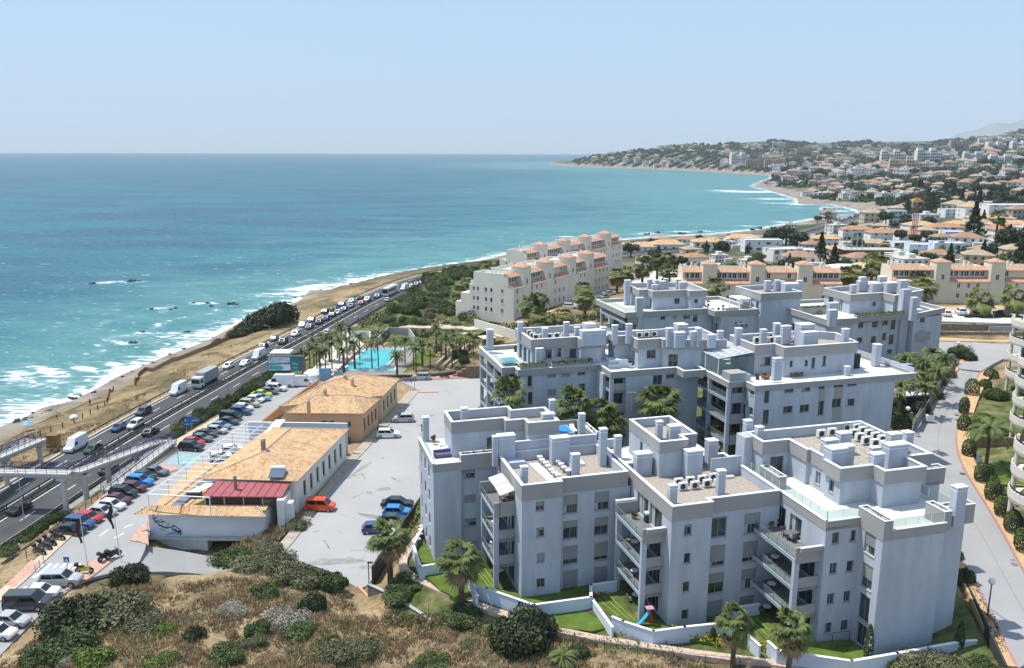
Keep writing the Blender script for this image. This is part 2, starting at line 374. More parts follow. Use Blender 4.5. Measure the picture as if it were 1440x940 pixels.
# ------------------------------------------------------------------ terrain heights
CP=[]  # (x,y,z)
def cpx(z,*pts):
 for x,y in pts: CP.append((*g(x,y,z),z))
HWC=[(-98,-60),(-92,0),(-85,60),(-79.6,105),(-78.2,120.5),(-74.6,160),(-66.8,215),(-60,257),(-53.5,295),(-46,332),(-34,364),(0,408),(60,462),(130,530),(200,600),(245,668),(302,760),(368,860),(450,980)]
HWZ=[7,7,7,7,7,7,7,7,7.5,8,8.5,8,6,4,3,3,3,3,4]
for (x,y),z in zip(HWC,HWZ): CP.append((x,y,z))
cpx(8.6,(0,665),(100,610),(200,555),(300,498),(400,448),(500,405))
cpx(4.5,(0,620),(60,595),(140,565),(230,510),(330,470),(450,412))
cpx(10,(10,880),(60,840),(110,800),(150,760),(110,740),(190,690),(250,640),(300,610),(350,580),(400,550),(430,540),(240,740),(300,700),(400,640),(450,600),(500,560))
cpx(9.95,(450,760),(520,760),(480,700),(540,640),(560,600),(600,560),(660,540),(500,800),(590,660),(600,530),(690,525))
cpx(10,(190,800),(400,740),(430,715),(380,770))
cpx(10.6,(0,930),(60,880),(120,845),(200,815)); cpx(12,(240,850),(330,810),(400,800),(450,830)); cpx(14.5,(120,930),(250,920),(350,900)); cpx(14,(400,930),(470,880)); cpx(10.6,(505,845),(512,862))
cpx(11.5,(560,880),(530,860)); cpx(12.5,(560,930),(650,920)); cpx(13.2,(720,930),(640,860),(800,930)); cpx(13.4,(900,930),(1000,938)); cpx(13.6,(1100,938),(1200,938))
cpx(12.6,(545,830),(560,790),(585,740)); cpx(11.6,(600,700)); cpx(13.6,(600,820),(700,850),(850,890),(960,900),(1050,915),(620,770)); cpx(14,(650,790),(740,845),(830,835),(940,885),(1060,880),(1120,905),(1220,922),(1300,915),(1330,890),(700,800),(800,790))
CP+= [(0,30,19),(-40,30,19),(40,30,17),(-70,40,14),(80,30,16),(0,5,22),(-100,-20,9),(0,-60,24),(150,-50,20),(90,60,17),(0,50,17),(-25,55,17.5),(25,55,15)]
def cuv(z,*p):
 for u,v in p: CP.append((*W(u,v),z))
cuv(14,(20,96),(30,88),(40,82),(52,72),(60,66),(64,66)); cuv(15,(24,102),(36,98),(50,88),(66,76)); cuv(17.5,(36,108),(48,102),(60,95),(72,92))
cuv(18.8,(33,118),(50,112),(62,102),(80,100),(86,104)); cuv(19,(34,130),(50,130),(66,120),(84,112)); cuv(19.3,(60,140),(80,135),(96,132))
cuv(19.5,(70,158),(88,155),(104,145),(128,142)); cuv(19.8,(80,172),(100,170),(125,160),(145,150)); cuv(20,(110,205),(130,205),(160,195),(180,185),(200,180),(120,230),(150,225),(190,200))
cuv(15,(56,238),(68,228),(82,240),(100,255),(110,268),(134,308),(80,270),(100,300)); cuv(13,(30,128),(22,140),(30,155)); cuv(14,(40,160),(48,180),(50,205)); cuv(17,(66,190),(80,200),(90,215)); cuv(16,(96,235),(115,260))
cpx(9,(480,520),(520,500),(560,516),(600,500),(640,500),(440,520),(440,490),(470,480)); cpx(9.5,(540,480),(600,470),(650,470),(680,500))
cpx(12,(560,440),(600,430),(640,440),(690,455)); cpx(13,(600,405),(640,385),(680,380)); cpx(9,(700,372),(640,377))
ROADS=[((1432,940),(1500,900),15.2),((1399,875),(1462,848),15.7),((1368,814),(1428,785),16.2),((1332,745),(1395,725),16.8),((1300,690),(1369,685),17.4),((1284,645),(1347,650),18.0),((1279,618),(1342,618),18.4),((1286,597),(1345,597),18.7),((1305,570),(1352,572),19.1),((1330,541),(1366,541),19.5),((1352,517),(1384,515),19.8),((1362,505),(1404,500),20)]
for a,b,z in ROADS:
 CP.append((*g(*a,z),z-.1)); CP.append((*g(*b,z),z-.1))
cpx(20,(1314,481),(1440,484),(1420,505)); cpx(17.5,(1400,700),(1430,740)); cpx(18.5,(1380,640),(1420,660)); cpx(19.5,(1400,590)); cpx(22.5,(1330,440),(1440,440),(1380,440)); cpx(20.3,(1320,470),(1440,470))
CP.append((*g(1600,600,20),20));CP.append((*g(1600,900,17),17))
def cfar(*p):
 for px,r,z in p:
  a=math.atan((px-720)/(F/cp)); CP.append((r*math.sin(a),r*math.cos(a),z))
cfar((900,330,12),(900,420,8),(960,400,9),(960,340,14),(1040,360,14),(1040,480,8),(1120,420,12),(1120,520,7),(1200,400,15),(1200,560,6),(1300,350,19),(1300,480,17),(1440,330,21),(1440,480,22),(1600,400,24),(1300,700,16),(1440,800,24),(1200,820,5),(1220,1000,8),(1300,1000,15),(1440,1100,28),(1150,1300,5),(1200,1400,10),(1120,1700,7),(1300,1500,20),(1440,1600,36),(1150,2000,14),(1250,2100,26),(1440,2200,56),(1120,2500,28),(1060,2500,14),(1200,2700,50),(1330,2800,72),(1450,2800,92),(1700,1500,60),(1700,3000,160))
for x,y,r in ((805,231,3560),(830,221,3500),(870,216,3350),(910,211,3300),(950,208,3300),(985,205,3300),(1010,208,3300),(1050,204,3400),(1090,200,3500),(1110,202,3600),(1140,207,3800),(1180,205,3900),(1210,200,4000),(1250,205,4000),(1300,202,4000),(1350,200,4000),(1380,198,4000),(1420,192,4000),(1440,189,4000),(1500,178,4000)):
 a=math.atan((x-720)/(F/cp)); yh=212+ (x-720)*math.tan(ROL); CP.append((r*math.sin(a),r*math.cos(a),CZ+(yh-y)/F*r)); CP.append((r*1.25*math.sin(a),r*1.25*math.cos(a),max(3,(CZ+(yh-y)/F*r)*.6)));
 CP.append((r*.86*math.sin(a),r*.86*math.cos(a),max(1,(CZ+(yh-y)/F*r)*.62)))
CP+=[(3000,6500,120),(6000,9000,200),(8000,3000,250),(900,500,60),(600,200,40),(700,-100,40)]
CPA=np.array(CP)
def lc(X,Y):
 X=np.asarray(X,float);Y=np.asarray(Y,float)+12; r=np.sqrt(X*X+Y*Y)+25; return np.stack([np.arctan2(X,Y+1e-9),np.log(r)],-1)
_c=lc(CPA[:,0],CPA[:,1]); _n=len(_c)
_K=np.linalg.norm(_c[:,None]-_c[None],axis=2); _A=np.zeros((_n+3,_n+3)); _A[:_n,:_n]=-_K-np.eye(_n)*(-.0004); _P=np.c_[np.ones(_n),_c]; _A[:_n,_n:]=_P;_A[_n:,:_n]=_P.T
_w=np.linalg.solve(_A,np.r_[CPA[:,2],0,0,0])
def Hrbf(X,Y):
 X=np.atleast_1d(np.asarray(X,float));Y=np.atleast_1d(np.asarray(Y,float)); out=np.empty(X.size); q=lc(X.ravel(),Y.ravel())
 for i in range(0,len(q),20000):
  s=q[i:i+20000]; K=-np.sqrt((s[:,None,0]-_c[None,:,0])**2+(s[:,None,1]-_c[None,:,1])**2); out[i:i+20000]=K@_w[:_n]+_w[_n]+s@_w[_n+1:]
 return out.reshape(X.shape)
PADS=[]
def H0(X,Y,D=None):
 X=np.atleast_1d(np.asarray(X,float));Y=np.atleast_1d(np.asarray(Y,float)); h=Hrbf(X,Y); D=inland(X,Y) if D is None else D
 ramp=np.where(D>0,.09*D+np.maximum(0,D-9)*.45,.09*D); h=np.minimum(np.maximum(h,.6),ramp); return np.maximum(h,-2.0)
def hz(x,y): return float(H0(x,y)[0])
_MR=np.exp(np.linspace(math.log(45),math.log(6000),150))
def gt(px,py,it=0):
 d=ray(px,py); d=d/np.hypot(d[0],d[1]); q=_MR; f=CZ+d[2]*q-H0(d[0]*q,d[1]*q); k=np.where(f<=0)[0]
 if len(k)==0: r_=min(6000,-CZ/d[2]) if d[2]<0 else 6000
 elif k[0]==0: r_=q[0]
 else:
  lo,hi=q[k[0]-1],q[k[0]]
  for _ in range(3):
   w_=np.linspace(lo,hi,9); f=CZ+d[2]*w_-H0(d[0]*w_,d[1]*w_); j=int(np.argmax(f<=0)); j=max(j,1); lo,hi=w_[j-1],w_[j]
  r_=(lo+hi)/2
 x,y=float(d[0]*r_),float(d[1]*r_); return (x,y,hz(x,y))
LOTP=[g(x,y,10) for x,y in ((390,778),(430,725),(455,698),(588,549),(560,535),(600,530),(690,525),(694,540),(640,625),(598,690),(560,748),(519,822),(505,829),(470,806),(430,792),(400,790))]
CARP=[g(x,y,10) for x,y in ((-60,960),(-60,872),(0,832),(52,785),(137,703),(250,617),(300,590),(385,540),(405,531),(450,530),(446,540),(365,597))]+[(-45,140),(-44.8,128),(-50.4,128),(-50.4,109.5)]+[g(x,y,10) for x,y in ((203,775),(196,790),(178,800),(120,815),(75,845),(0,922))]
PADS+=[(LOTP,9.94),(CARP,9.94)]
HWW=7.3
def offs(pts,d):
 P=np.array(pts,float); T=np.gradient(P,axis=0); T/=np.linalg.norm(T,axis=1)[:,None]; return P+np.c_[T[:,1],-T[:,0]]*d
def resample(pts,zs,step):
 P=np.array(pts,float); s=np.r_[0,np.cumsum(np.linalg.norm(np.diff(P,axis=0),axis=1))]; n=max(2,int(s[-1]/step)); t=np.linspace(0,s[-1],n)
 # smooth by averaging
 X=np.interp(t,s,P[:,0]);Y=np.interp(t,s,P[:,1]);Z=np.interp(t,s,zs)
 for _ in range(12):
  X[1:-1]=(X[:-2]+X[1:-1]*2+X[2:])/4;Y[1:-1]=(Y[:-2]+Y[1:-1]*2+Y[2:])/4
 return np.c_[X,Y],Z
HC,HZ=resample(HWC,HWZ,4)
HWPOLY=[tuple(p) for p in offs(HC,-HWW-.6)]+[tuple(p) for p in offs(HC,HWW+.6)][::-1]
RL=[g(*a,z) for a,b,z in ROADS]; RRt=[g(*b,z) for a,b,z in ROADS]
# polar terrain sheet
na,nr=620,560
az=np.linspace(R(-72),R(72),na); rr=np.exp(np.linspace(math.log(18),math.log(15000),nr))
# finer in front
az=np.concatenate([np.linspace(R(-72),R(-36),40,endpoint=False),np.linspace(R(-36),R(36),540),np.linspace(R(36),R(72),41)[1:]]); na=len(az)
AZg,RRg=np.meshgrid(az,rr,indexing='ij'); X=RRg*np.sin(AZg); Y=RRg*np.cos(AZg)-14
D=inland(X,Y); H=H0(X,Y,D)
nz=np.sin(X*.31+Y*.17)*np.sin(Y*.23-X*.11)*.18
H=H+np.where((D>12)&(RRg<130)&(Y<86),nz*2.0,0)
def blend_line(H,P,Zp,half,out):
 P=np.array(P,float); best=np.full(X.shape,1e9); zb=np.zeros(X.shape); sel=(X>P[:,0].min()-out-9)&(X<P[:,0].max()+out+9)&(Y>P[:,1].min()-out-9)&(Y<P[:,1].max()+out+9)
 xs,ys=X[sel],Y[sel]; b=best[sel]; zq=zb[sel]
 for i in range(len(P)-1):
  ax,ay=P[i];bx,by=P[i+1];dx,dy=bx-ax,by-ay;t=np.clip(((xs-ax)*dx+(ys-ay)*dy)/(dx*dx+dy*dy),0,1);d=np.hypot(xs-ax-t*dx,ys-ay-t*dy);m=d<b;b=np.where(m,d,b);zq=np.where(m,Zp[i]+(Zp[i+1]-Zp[i])*t,zq)
 best[sel]=b;zb[sel]=zq; k=np.clip((best-half)/out,0,1); k=k*k*(3-2*k); return np.where(best<half,zb-.45,(zb-.1)*(1-k)+H*k)
H=blend_line(H,HC,HZ,HWW+.5,9);
for P,z in PADS:
 ins=pip(X,Y,P); dd=dist_poly(X,Y,P); k=np.clip(dd/5,0,1); H=np.where(ins,z-.25,np.where(RRg<400,(z-.06)*(1-k)+H*k,H))
_RLs=np.array([tuple((np.array(a)+np.array(b))/2) for a,b in zip(RL,RRt)]); H=blend_line(H,_RLs,[z-.05 for *_,z in ROADS],4.6,6)
H=blend_line(H,[g(184,786,9.9),g(222,787,8.7),g(262,791,7.5),g(295,797,6.9),g(345,797,6.6)],[9.9,8.6,7.4,6.9,6.6],7.0,3)
H=np.where(D<0,np.minimum(H,.09*D),H)
V=np.stack([X,Y,H],-1).reshape(-1,3)
I=np.arange(na*nr).reshape(na,nr); Fq=np.stack([I[:-1,:-1],I[1:,:-1],I[1:,1:],I[:-1,1:]],-1).reshape(-1,4)[:,::-1]
# land cover weights
r=np.hypot(X,Y)
sand=np.clip(1-(D-4)/7,0,1)*np.where(r<800,1,0)+np.where((r>=800)&(D<26),1,0)
strip_=np.clip(1-np.abs(D-16)/14,0,1)*np.where(r<600,1,0)
town=np.clip((r-330)/120,0,1)
GREENP=[[g(x,y,14) for x,y in ((590,742),(560,775),(548,820),(560,850),(640,872),(760,890),(850,905),(960,915),(1080,935),(1230,945),(1400,945),(1375,880),(1340,850),(1100,740),(900,740))],
  [W(*p) for p in ((20,104),(50,86),(78,72),(90,90),(96,128),(130,138),(150,150),(145,175),(60,185),(20,160))],
  [g(x,y,12) for x,y in ((545,450),(600,400),(640,375),(720,385),(690,470),(560,470))],
  [g(x,y,18) for x,y in ((1345,600),(1390,560),(1440,520),(1500,700),(1500,900),(1440,830),(1360,680))],
  [g(x,y,8) for x,y in ((250,612),(390,525),(420,510),(470,470),(520,440),(560,420),(600,395),(640,380),(600,440),(470,520),(380,545),(300,600))]]
green=np.zeros(X.shape)
for P in GREENP: green=np.maximum(green,pip(X,Y,P)*1.)
lc_=np.stack([sand,green,town,np.clip(strip_,0,1)],-1).reshape(-1,4)
ter=raw('terrain',V,Fq,None,mats=[mat('terrain_cover',(.3,.25,.15),.95,.1)])
tag(ter,kind='structure')
ca=ter.data.color_attributes.new('cover','FLOAT_COLOR','POINT'); ca.data.foreach_set('color',lc_.astype(np.float32).ravel())
ter.data.polygons.foreach_set('use_smooth',[True]*len(ter.data.polygons))
def terrain_nodes():
 m=MATS['terrain_cover']; nt=m.node_tree;N=nt.nodes;L=nt.links;b=N['Principled BSDF']
 at=N.new('ShaderNodeVertexColor');at.layer_name='cover';sp_=N.new('ShaderNodeSeparateColor');L.new(at.outputs['Color'],sp_.inputs[0])
 tc=N.new('ShaderNodeTexCoord')
 def noise(s,d=6,dist=0):
  n=N.new('ShaderNodeTexNoise');n.inputs['Scale'].default_value=s;n.inputs['Detail'].default_value=d;n.inputs['Distortion'].default_value=dist;L.new(tc.outputs['Object'],n.inputs['Vector']);return n.outputs['Fac']
 def ramp(f,*st):
  r=N.new('ShaderNodeValToRGB');e=r.color_ramp.elements;e[0].position,e[0].color=st[0][0],(*st[0][1],1);e[1].position,e[1].color=st[-1][0],(*st[-1][1],1)
  for p,c in st[1:-1]: q=e.new(p);q.color=(*c,1)
  L.new(f,r.inputs[0]);return r.outputs[0]
 def mix(f,a,c,ty='MIX'):
  x=N.new('ShaderNodeMix');x.data_type='RGBA';x.blend_type=ty
  if isinstance(f,float): x.inputs[0].default_value=f
  else: L.new(f,x.inputs[0])
  L.new(a,x.inputs[6]);L.new(c,x.inputs[7]);return x.outputs[2]
 def madd(a,k,c):
  x=N.new('ShaderNodeMath');x.operation='MULTIPLY_ADD';x.use_clamp=True;L.new(a,x.inputs[0]);x.inputs[1].default_value=k;x.inputs[2].default_value=c;return x.outputs[0]
 dry=ramp(noise(.10,8,.6),(.30,(.10,.09,.05)),(.42,(.18,.15,.085)),(.52,(.30,.225,.135)),(.62,(.38,.295,.18)),(.75,(.24,.19,.11)))
 fine=ramp(noise(1.8,6),(.3,(.45,.45,.45)),(.7,(1.25,1.2,1.1))); dry=mix(.75,dry,fine,'MULTIPLY')
 grn=ramp(noise(.5,6),(.3,(.045,.06,.02)),(.5,(.10,.12,.04)),(.7,(.22,.19,.10)))
 sand=ramp(noise(.12,8,.6),(.3,(.15,.13,.115)),(.5,(.26,.22,.185)),(.7,(.34,.29,.235)))
 dirt=ramp(noise(.09,10,1.2),(.36,(.085,.075,.035)),(.44,(.15,.11,.06)),(.51,(.29,.215,.13)),(.56,(.14,.105,.055)),(.64,(.10,.11,.045)))
 twn=ramp(noise(.02,9,.3),(.40,(.045,.058,.03)),(.52,(.085,.095,.055)),(.60,(.20,.18,.14)),(.70,(.34,.30,.25)))
 c=mix(at.outputs['Alpha'],dry,dirt); c=mix(sp_.outputs[2],c,twn); c=mix(sp_.outputs[1],c,grn); c=mix(sp_.outputs[0],c,sand)
 L.new(c,b.inputs['Base Color']); bp=N.new('ShaderNodeBump');bp.inputs['Strength'].default_value=.8;bp.inputs['Distance'].default_value=.25;L.new(noise(1.5,8),bp.inputs['Height']);L.new(bp.outputs[0],b.inputs['Normal'])
terrain_nodes()
NM=60; mb=MB()
for i in range(NM):
 a=R(15+30*i/(NM-1)); px=720+math.tan(a)*F/cp; e=np.interp(px,[1200,1270,1330,1395,1440,1500,1700],[-14,-6,16,33,38,42,50])+1.8*math.sin(i*1.9)+1.2*math.sin(i*.8); z=CZ+e/F*14300
 for dr,f in ((-900,0),(-400,.55),(0,1),(800,.3)): mb.v.append(((14300+dr)*math.sin(a),(14300+dr)*math.cos(a),max(-2,z*f)))
for i in range(NM-1):
 for k in range(3): mb.f.append((i*4+k,(i+1)*4+k,(i+1)*4+k+1,i*4+k+1)); mb.m.append(0)
tag(mb.build('mountains',mat('mountain_rock',(.24,.26,.27),.95,.1,.25,.001),smooth=True),kind='structure')
# ------------------------------------------------------------------ sea
na2,nr2=420,380
az2=np.linspace(R(-74),R(60),na2); rr2=np.exp(np.linspace(math.log(70),math.log(12800),nr2)); A2,R2=np.meshgrid(az2,rr2,indexing='ij'); X2=R2*np.sin(A2);Y2=R2*np.cos(A2); D2=-inland(X2,Y2)
wv=.0*X2
rng_=np.hypot(X2,Y2)
foam=np.where(D2<0,1.,np.exp(-(np.maximum(D2,0)/np.interp(Y2,[150,250,330,420,600,900,3000],[17,12,12,14,12,12,9]))**1.3))*.80
foam=foam*np.interp(Y2,[700,2500],[1,.75])
for d0_,a_ in ((26,.62),(44,.52),(64,.44)):
 ln=np.sin(Y2*.045+d0_)*.5+.5; foam=np.maximum(foam,np.where(Y2<430,a_*(.45+.55*ln)*np.exp(-((D2-d0_-5*np.sin(Y2*.07+d0_)-3*np.sin(Y2*.19))/3.2)**2),0))
# breaker lines further out
def spot(px,py,rx,ry,a,rot=0.):
 global foam
 x0,y0=g(px,py,0); dx=X2-x0;dy=Y2-y0; c,s=math.cos(rot),math.sin(rot); foam=np.maximum(foam,a*np.exp(-(((dx*c+dy*s)/rx)**2+((-dx*s+dy*c)/ry)**2)))
for s_ in ((25,530,16,7,.72,-.9),(70,524,16,5,.8,-.7),(120,520,14,4,.78,-.6),(170,514,14,4,.72,-.6),(210,508,12,4,.72,-.5),(20,562,12,6,.62,.4),(60,540,14,6,.66,.3),(10,590,14,7,.62,.3),(45,585,10,4,.66,.3),
  (240,492,12,5,.70,.3),(225,470,14,6,.66,.2),(262,473,12,6,.7,.2),(290,466,12,6,.68,.2),(245,480,12,4,.74,.2),(280,484,9,3,.7,.3),(162,397,15,3.6,.95,.15),(140,399,8,3,.85,0),(190,396,7,3,.85,0),(237,434,8,2.6,.9,.1),(285,427,9,2.4,.9,.1),(218,434,5,2,.8,0),(180,483,8,2.4,.9,.1),(162,480,4,2,.7,0),
  (390,414,16,9,.72,.5),(430,405,18,9,.78,.4),(470,400,18,9,.84,.35),(510,393,18,8,.84,.3),(550,387,18,8,.84,.3),(585,382,16,7,.8,.3),(410,428,10,5,.66,.4),(380,424,9,5,.6,.3),(300,400,7,3,.5,0),(620,375,20,8,.7,.3),
  (890,330,16,5,.9,.1),(920,328,16,5,.95,.1),(960,326,16,5,.95,.1),(1000,325,16,5,.85,.1),(840,333,12,4,.7,.1),(795,333,13,3.5,.85,.1),(1050,318,20,6,.8,.1),(1100,312,20,6,.9,.2),(1020,268,45,26,.78,0),(1055,270,70,36,.9,0),(1085,280,40,22,.85,0),(1100,286,40,12,.85,0),(1085,266,40,30,.8,0),(1130,288,35,8,.9,0),(1180,297,26,8,.95,.4),(1110,292,30,8,.66,0),(1150,291,20,4,.9,0)): spot(*s_)
# turbid inshore water, measured by distance to shore and along the coast
turb=np.exp(-np.maximum(D2,0)/np.interp(Y2,[150,400,700,1200,3000],[95,75,150,330,420]))
Z2=np.zeros_like(X2)
V2=np.stack([X2,Y2,Z2],-1).reshape(-1,3); I2=np.arange(na2*nr2).reshape(na2,nr2); F2=np.stack([I2[:-1,:-1],I2[1:,:-1],I2[1:,1:],I2[:-1,1:]],-1).reshape(-1,4)[:,::-1]
seam=mat('sea_water',(.02,.2,.25),.28,.16); sea=raw('sea',V2,F2,seam); tag(sea,kind='structure')
ca=sea.data.color_attributes.new('water','FLOAT_COLOR','POINT'); ca.data.foreach_set('color',np.stack([foam,turb,np.clip(rng_/9000,0,1),np.ones_like(foam)],-1).astype(np.float32).ravel())
def sea_nodes():
 nt=seam.node_tree;N=nt.nodes;L=nt.links;b=N['Principled BSDF']
 at=N.new('ShaderNodeVertexColor');at.layer_name='water';sp_=N.new('ShaderNodeSeparateColor');L.new(at.outputs['Color'],sp_.inputs[0]); tc=N.new('ShaderNodeTexCoord')
 def noise(s,d=6,dist=0,st=(1,1,1),rot=0):
  mp=N.new('ShaderNodeMapping');mp.inputs['Scale'].default_value=st;mp.inputs['Rotation'].default_value=(0,0,rot);L.new(tc.outputs['Object'],mp.inputs[0])
  n=N.new('ShaderNodeTexNoise');n.inputs['Scale'].default_value=s;n.inputs['Detail'].default_value=d;n.inputs['Distortion'].default_value=dist;L.new(mp.outputs[0],n.inputs['Vector']);return n.outputs['Fac']
 def mathn(op,a,c,cl=False):
  x=N.new('ShaderNodeMath');x.operation=op;x.use_clamp=cl
  for i,q in enumerate((a,c)):
   if isinstance(q,(int,float)): x.inputs[i].default_value=q
   else: L.new(q,x.inputs[i])
  return x.outputs[0]
 def mr(v,a,c,lo=0,hi=1):
  x=N.new('ShaderNodeMapRange');x.interpolation_type='SMOOTHSTEP';L.new(v,x.inputs[0]);x.inputs[1].default_value=a;x.inputs[2].default_value=c;x.inputs[3].default_value=lo;x.inputs[4].default_value=hi;return x.outputs[0]
 def mix(f,a,c):
  x=N.new('ShaderNodeMix');x.data_type='RGBA';L.new(f,x.inputs[0])
  for i,q in ((6,a),(7,c)):
   if isinstance(q,tuple): x.inputs[i].default_value=(*q,1)
   else: L.new(q,x.inputs[i])
  return x.outputs[2]
 big=noise(.006,5,.5,(1,2.2,1),.25); far=mix(mr(big,.35,.65),(.001,.062,.118),(.002,.115,.165))
 near=mix(mr(noise(.02,5,.8,(1,2.5,1),.3),.35,.65),(.042,.175,.185),(.078,.225,.22))
 tb=mathn('ADD',sp_.outputs[1],mathn('MULTIPLY',mathn('SUBTRACT',noise(.012,4,1,(1,2,1),.3),.5),.7))
 c=mix(mr(tb,.12,.62),far,near)
 dark=noise(.12,6,.4,(1,3.2,1),.25); c2=mix(mr(dark,.35,.7),c,mix(mr(dark,0,1),(.05,.17,.20),c)); c=mix(mr(dark,.40,.62,.0,.6),c,c2); rip=noise(.55,5,.3,(1,2.6,1),.3); c=mix(mr(rip,.52,.70,0,.30),c,(.16,.30,.32)); c=mix(mr(rip,.50,.34,0,.35),c,(.02,.09,.12))
 fn=noise(.13,7,1.6,(1,2.2,1),.35); fv=mathn('ADD',fn,mathn('MULTIPLY',sp_.outputs[0],.62)); fo=mr(fv,.84,1.0)
 cap=noise(.20,9,.6,(1,3.6,1),.25); capf=mr(cap,.665,.72,0,.8); fo=mathn('MAXIMUM',fo,capf)
 milky=mr(fv,.62,.95,0,.5); c=mix(milky,c,(.30,.42,.42)); c=mix(fo,c,(.82,.85,.86))
 L.new(c,b.inputs['Base Color']); L.new(mr(fo,0,1,.36,.9),b.inputs['Roughness'])
 bp=N.new('ShaderNodeBump');bp.inputs['Strength'].default_value=1;bp.inputs['Distance'].default_value=.5;L.new(mathn('ADD',noise(.22,8,.5,(1,3,1),.25),mathn('MULTIPLY',noise(.05,4,.3,(1,3,1),.25),2.)),bp.inputs['Height']);L.new(bp.outputs[0],b.inputs['Normal'])
sea_nodes()
# ------------------------------------------------------------------ paved surfaces
M_ASPH=mat('asphalt',(.085,.088,.092),.9,.2,.25,.25,.3,12,stretch=(1,1,1))
M_ASPH2=mat('sunbleached_asphalt',(.35,.347,.345),.9,.2,.35,.12,.4,10,col2=(.30,.297,.295),detail=9)
M_LOT=mat('lot_concrete',(.385,.382,.377),.9,.2,.25,.11,.4,10,col2=(.345,.34,.335),detail=14)
M_PAVE=mat('tan_paving',(.60,.40,.22),.9,.2,.25,1.6,.3,6)
M_PAVEP=mat('pink_paving',(.58,.36,.28),.9,.2,.25,1.6,.3,6)
M_PAVEL=mat('pale_paving',(.60,.49,.36),.9,.2,.2,1.6,.3,6)
M_PAINT=mat('road_paint',(.78,.78,.76),.8,.2,.3,2.)
M_KERB=mat('kerb_stone',(.52,.50,.47),.9,.2,.2,1)
def strip(name,Lp,Rp,Z,m,thick=.5,kind='structure',parent=None):
 mb=MB(); n=len(Lp); Z=[Z]*n if np.isscalar(Z) else Z
 for i in range(n): mb.v+= [(*Lp[i],Z[i]),(*Rp[i],Z[i]),(*Lp[i],Z[i]-thick),(*Rp[i],Z[i]-thick)]
 for i in range(n-1):
  a=i*4;b=a+4
  for f in ((a,a+1,b+1,b),(a+2,a,b,b+2),(a+1,a+3,b+3,b+1)): mb.f.append(f);mb.m.append(0)
 mb.f.append((0,2,3,1));mb.m.append(0);k=(n-1)*4;mb.f.append((k,k+1,k+3,k+2));mb.m.append(0)
 o=mb.build(name,m,parent)
 if kind and parent is None: tag(o,kind=kind)
 return o
def flat(name,poly,z,m,thick=.4,kind='structure'):
 mb=MB(); a=sum(poly[i][0]*poly[(i+1)%len(poly)][1]-poly[(i+1)%len(poly)][0]*poly[i][1] for i in range(len(poly)))
 mb.prism(list(poly) if a>0 else list(poly)[::-1],z-thick,z,m); return tag(mb.build(name),kind=kind)
strip('highway',offs(HC,-HWW),offs(HC,HWW),HZ,M_ASPH)
# painted lines on the highway: edge lines and dashed lane lines
mb=MB()
def lines(P,Z,d,w_,dash=None,mb=None,dz=.004,m=None):
 a=offs(P,d-w_/2);b=offs(P,d+w_/2); s=np.r_[0,np.cumsum(np.linalg.norm(np.diff(P,axis=0),axis=1))]
 def at(t,Q): return (float(np.interp(t,s,Q[:,0])),float(np.interp(t,s,Q[:,1])),float(np.interp(t,s,Z))+dz)
 if dash is None: segs=[(t,t+4.0) for t in np.arange(0,s[-1]-4,4.0)]
 else: segs=[(t,t+dash[0]) for t in np.arange(0,s[-1]-dash[0],dash[0]+dash[1])]
 for t0,t1 in segs: mb.face([at(t0,a),at(t0,b),at(t1,b),at(t1,a)],m)
for d in (-HWW+.7,-1.35,1.35,HWW-.7): lines(HC,HZ,d,.2,None,mb)
for d in (-4.1,4.1): lines(HC,HZ,d,.17,(3.6,7),mb)
tag(mb.build('highway_markings',M_PAINT),kind='structure')
strip('highway_median',offs(HC,-1.05),offs(HC,1.05),HZ+.02,mat('median_ground',(.06,.06,.062),.95,.1,.3,1))
flat('parking_lot',LOTP,10.0,M_LOT)
flat('car_park_road',CARP,10.0,M_ASPH2)
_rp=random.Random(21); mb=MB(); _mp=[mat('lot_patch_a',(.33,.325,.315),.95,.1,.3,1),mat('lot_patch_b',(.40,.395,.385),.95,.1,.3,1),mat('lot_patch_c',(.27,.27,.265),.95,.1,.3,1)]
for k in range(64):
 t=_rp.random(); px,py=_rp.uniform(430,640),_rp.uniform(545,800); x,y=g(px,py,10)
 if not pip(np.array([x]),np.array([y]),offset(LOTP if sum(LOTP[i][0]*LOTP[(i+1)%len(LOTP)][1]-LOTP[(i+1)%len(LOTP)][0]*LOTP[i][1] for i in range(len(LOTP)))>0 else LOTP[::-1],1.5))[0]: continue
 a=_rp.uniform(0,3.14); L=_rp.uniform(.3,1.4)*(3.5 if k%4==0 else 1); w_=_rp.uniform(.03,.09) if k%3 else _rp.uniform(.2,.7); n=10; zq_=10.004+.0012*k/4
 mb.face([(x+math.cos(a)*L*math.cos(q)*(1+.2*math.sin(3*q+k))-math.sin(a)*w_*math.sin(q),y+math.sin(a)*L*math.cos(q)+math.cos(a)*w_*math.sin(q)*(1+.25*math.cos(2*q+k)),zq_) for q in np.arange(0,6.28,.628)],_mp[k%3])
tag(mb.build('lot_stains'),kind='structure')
strip('driveway',[g(*p) for p in ((178,766,9.95),(212,768,8.9),(255,775,7.6),(293,783,6.9),(345,786,6.5))],[g(*p) for p in ((186,806,9.9),(232,806,8.6),(268,808,7.4),(297,810,6.9),(345,808,6.6))],[10.02,8.8,7.6,7.0,6.7],M_ASPH2,.8)
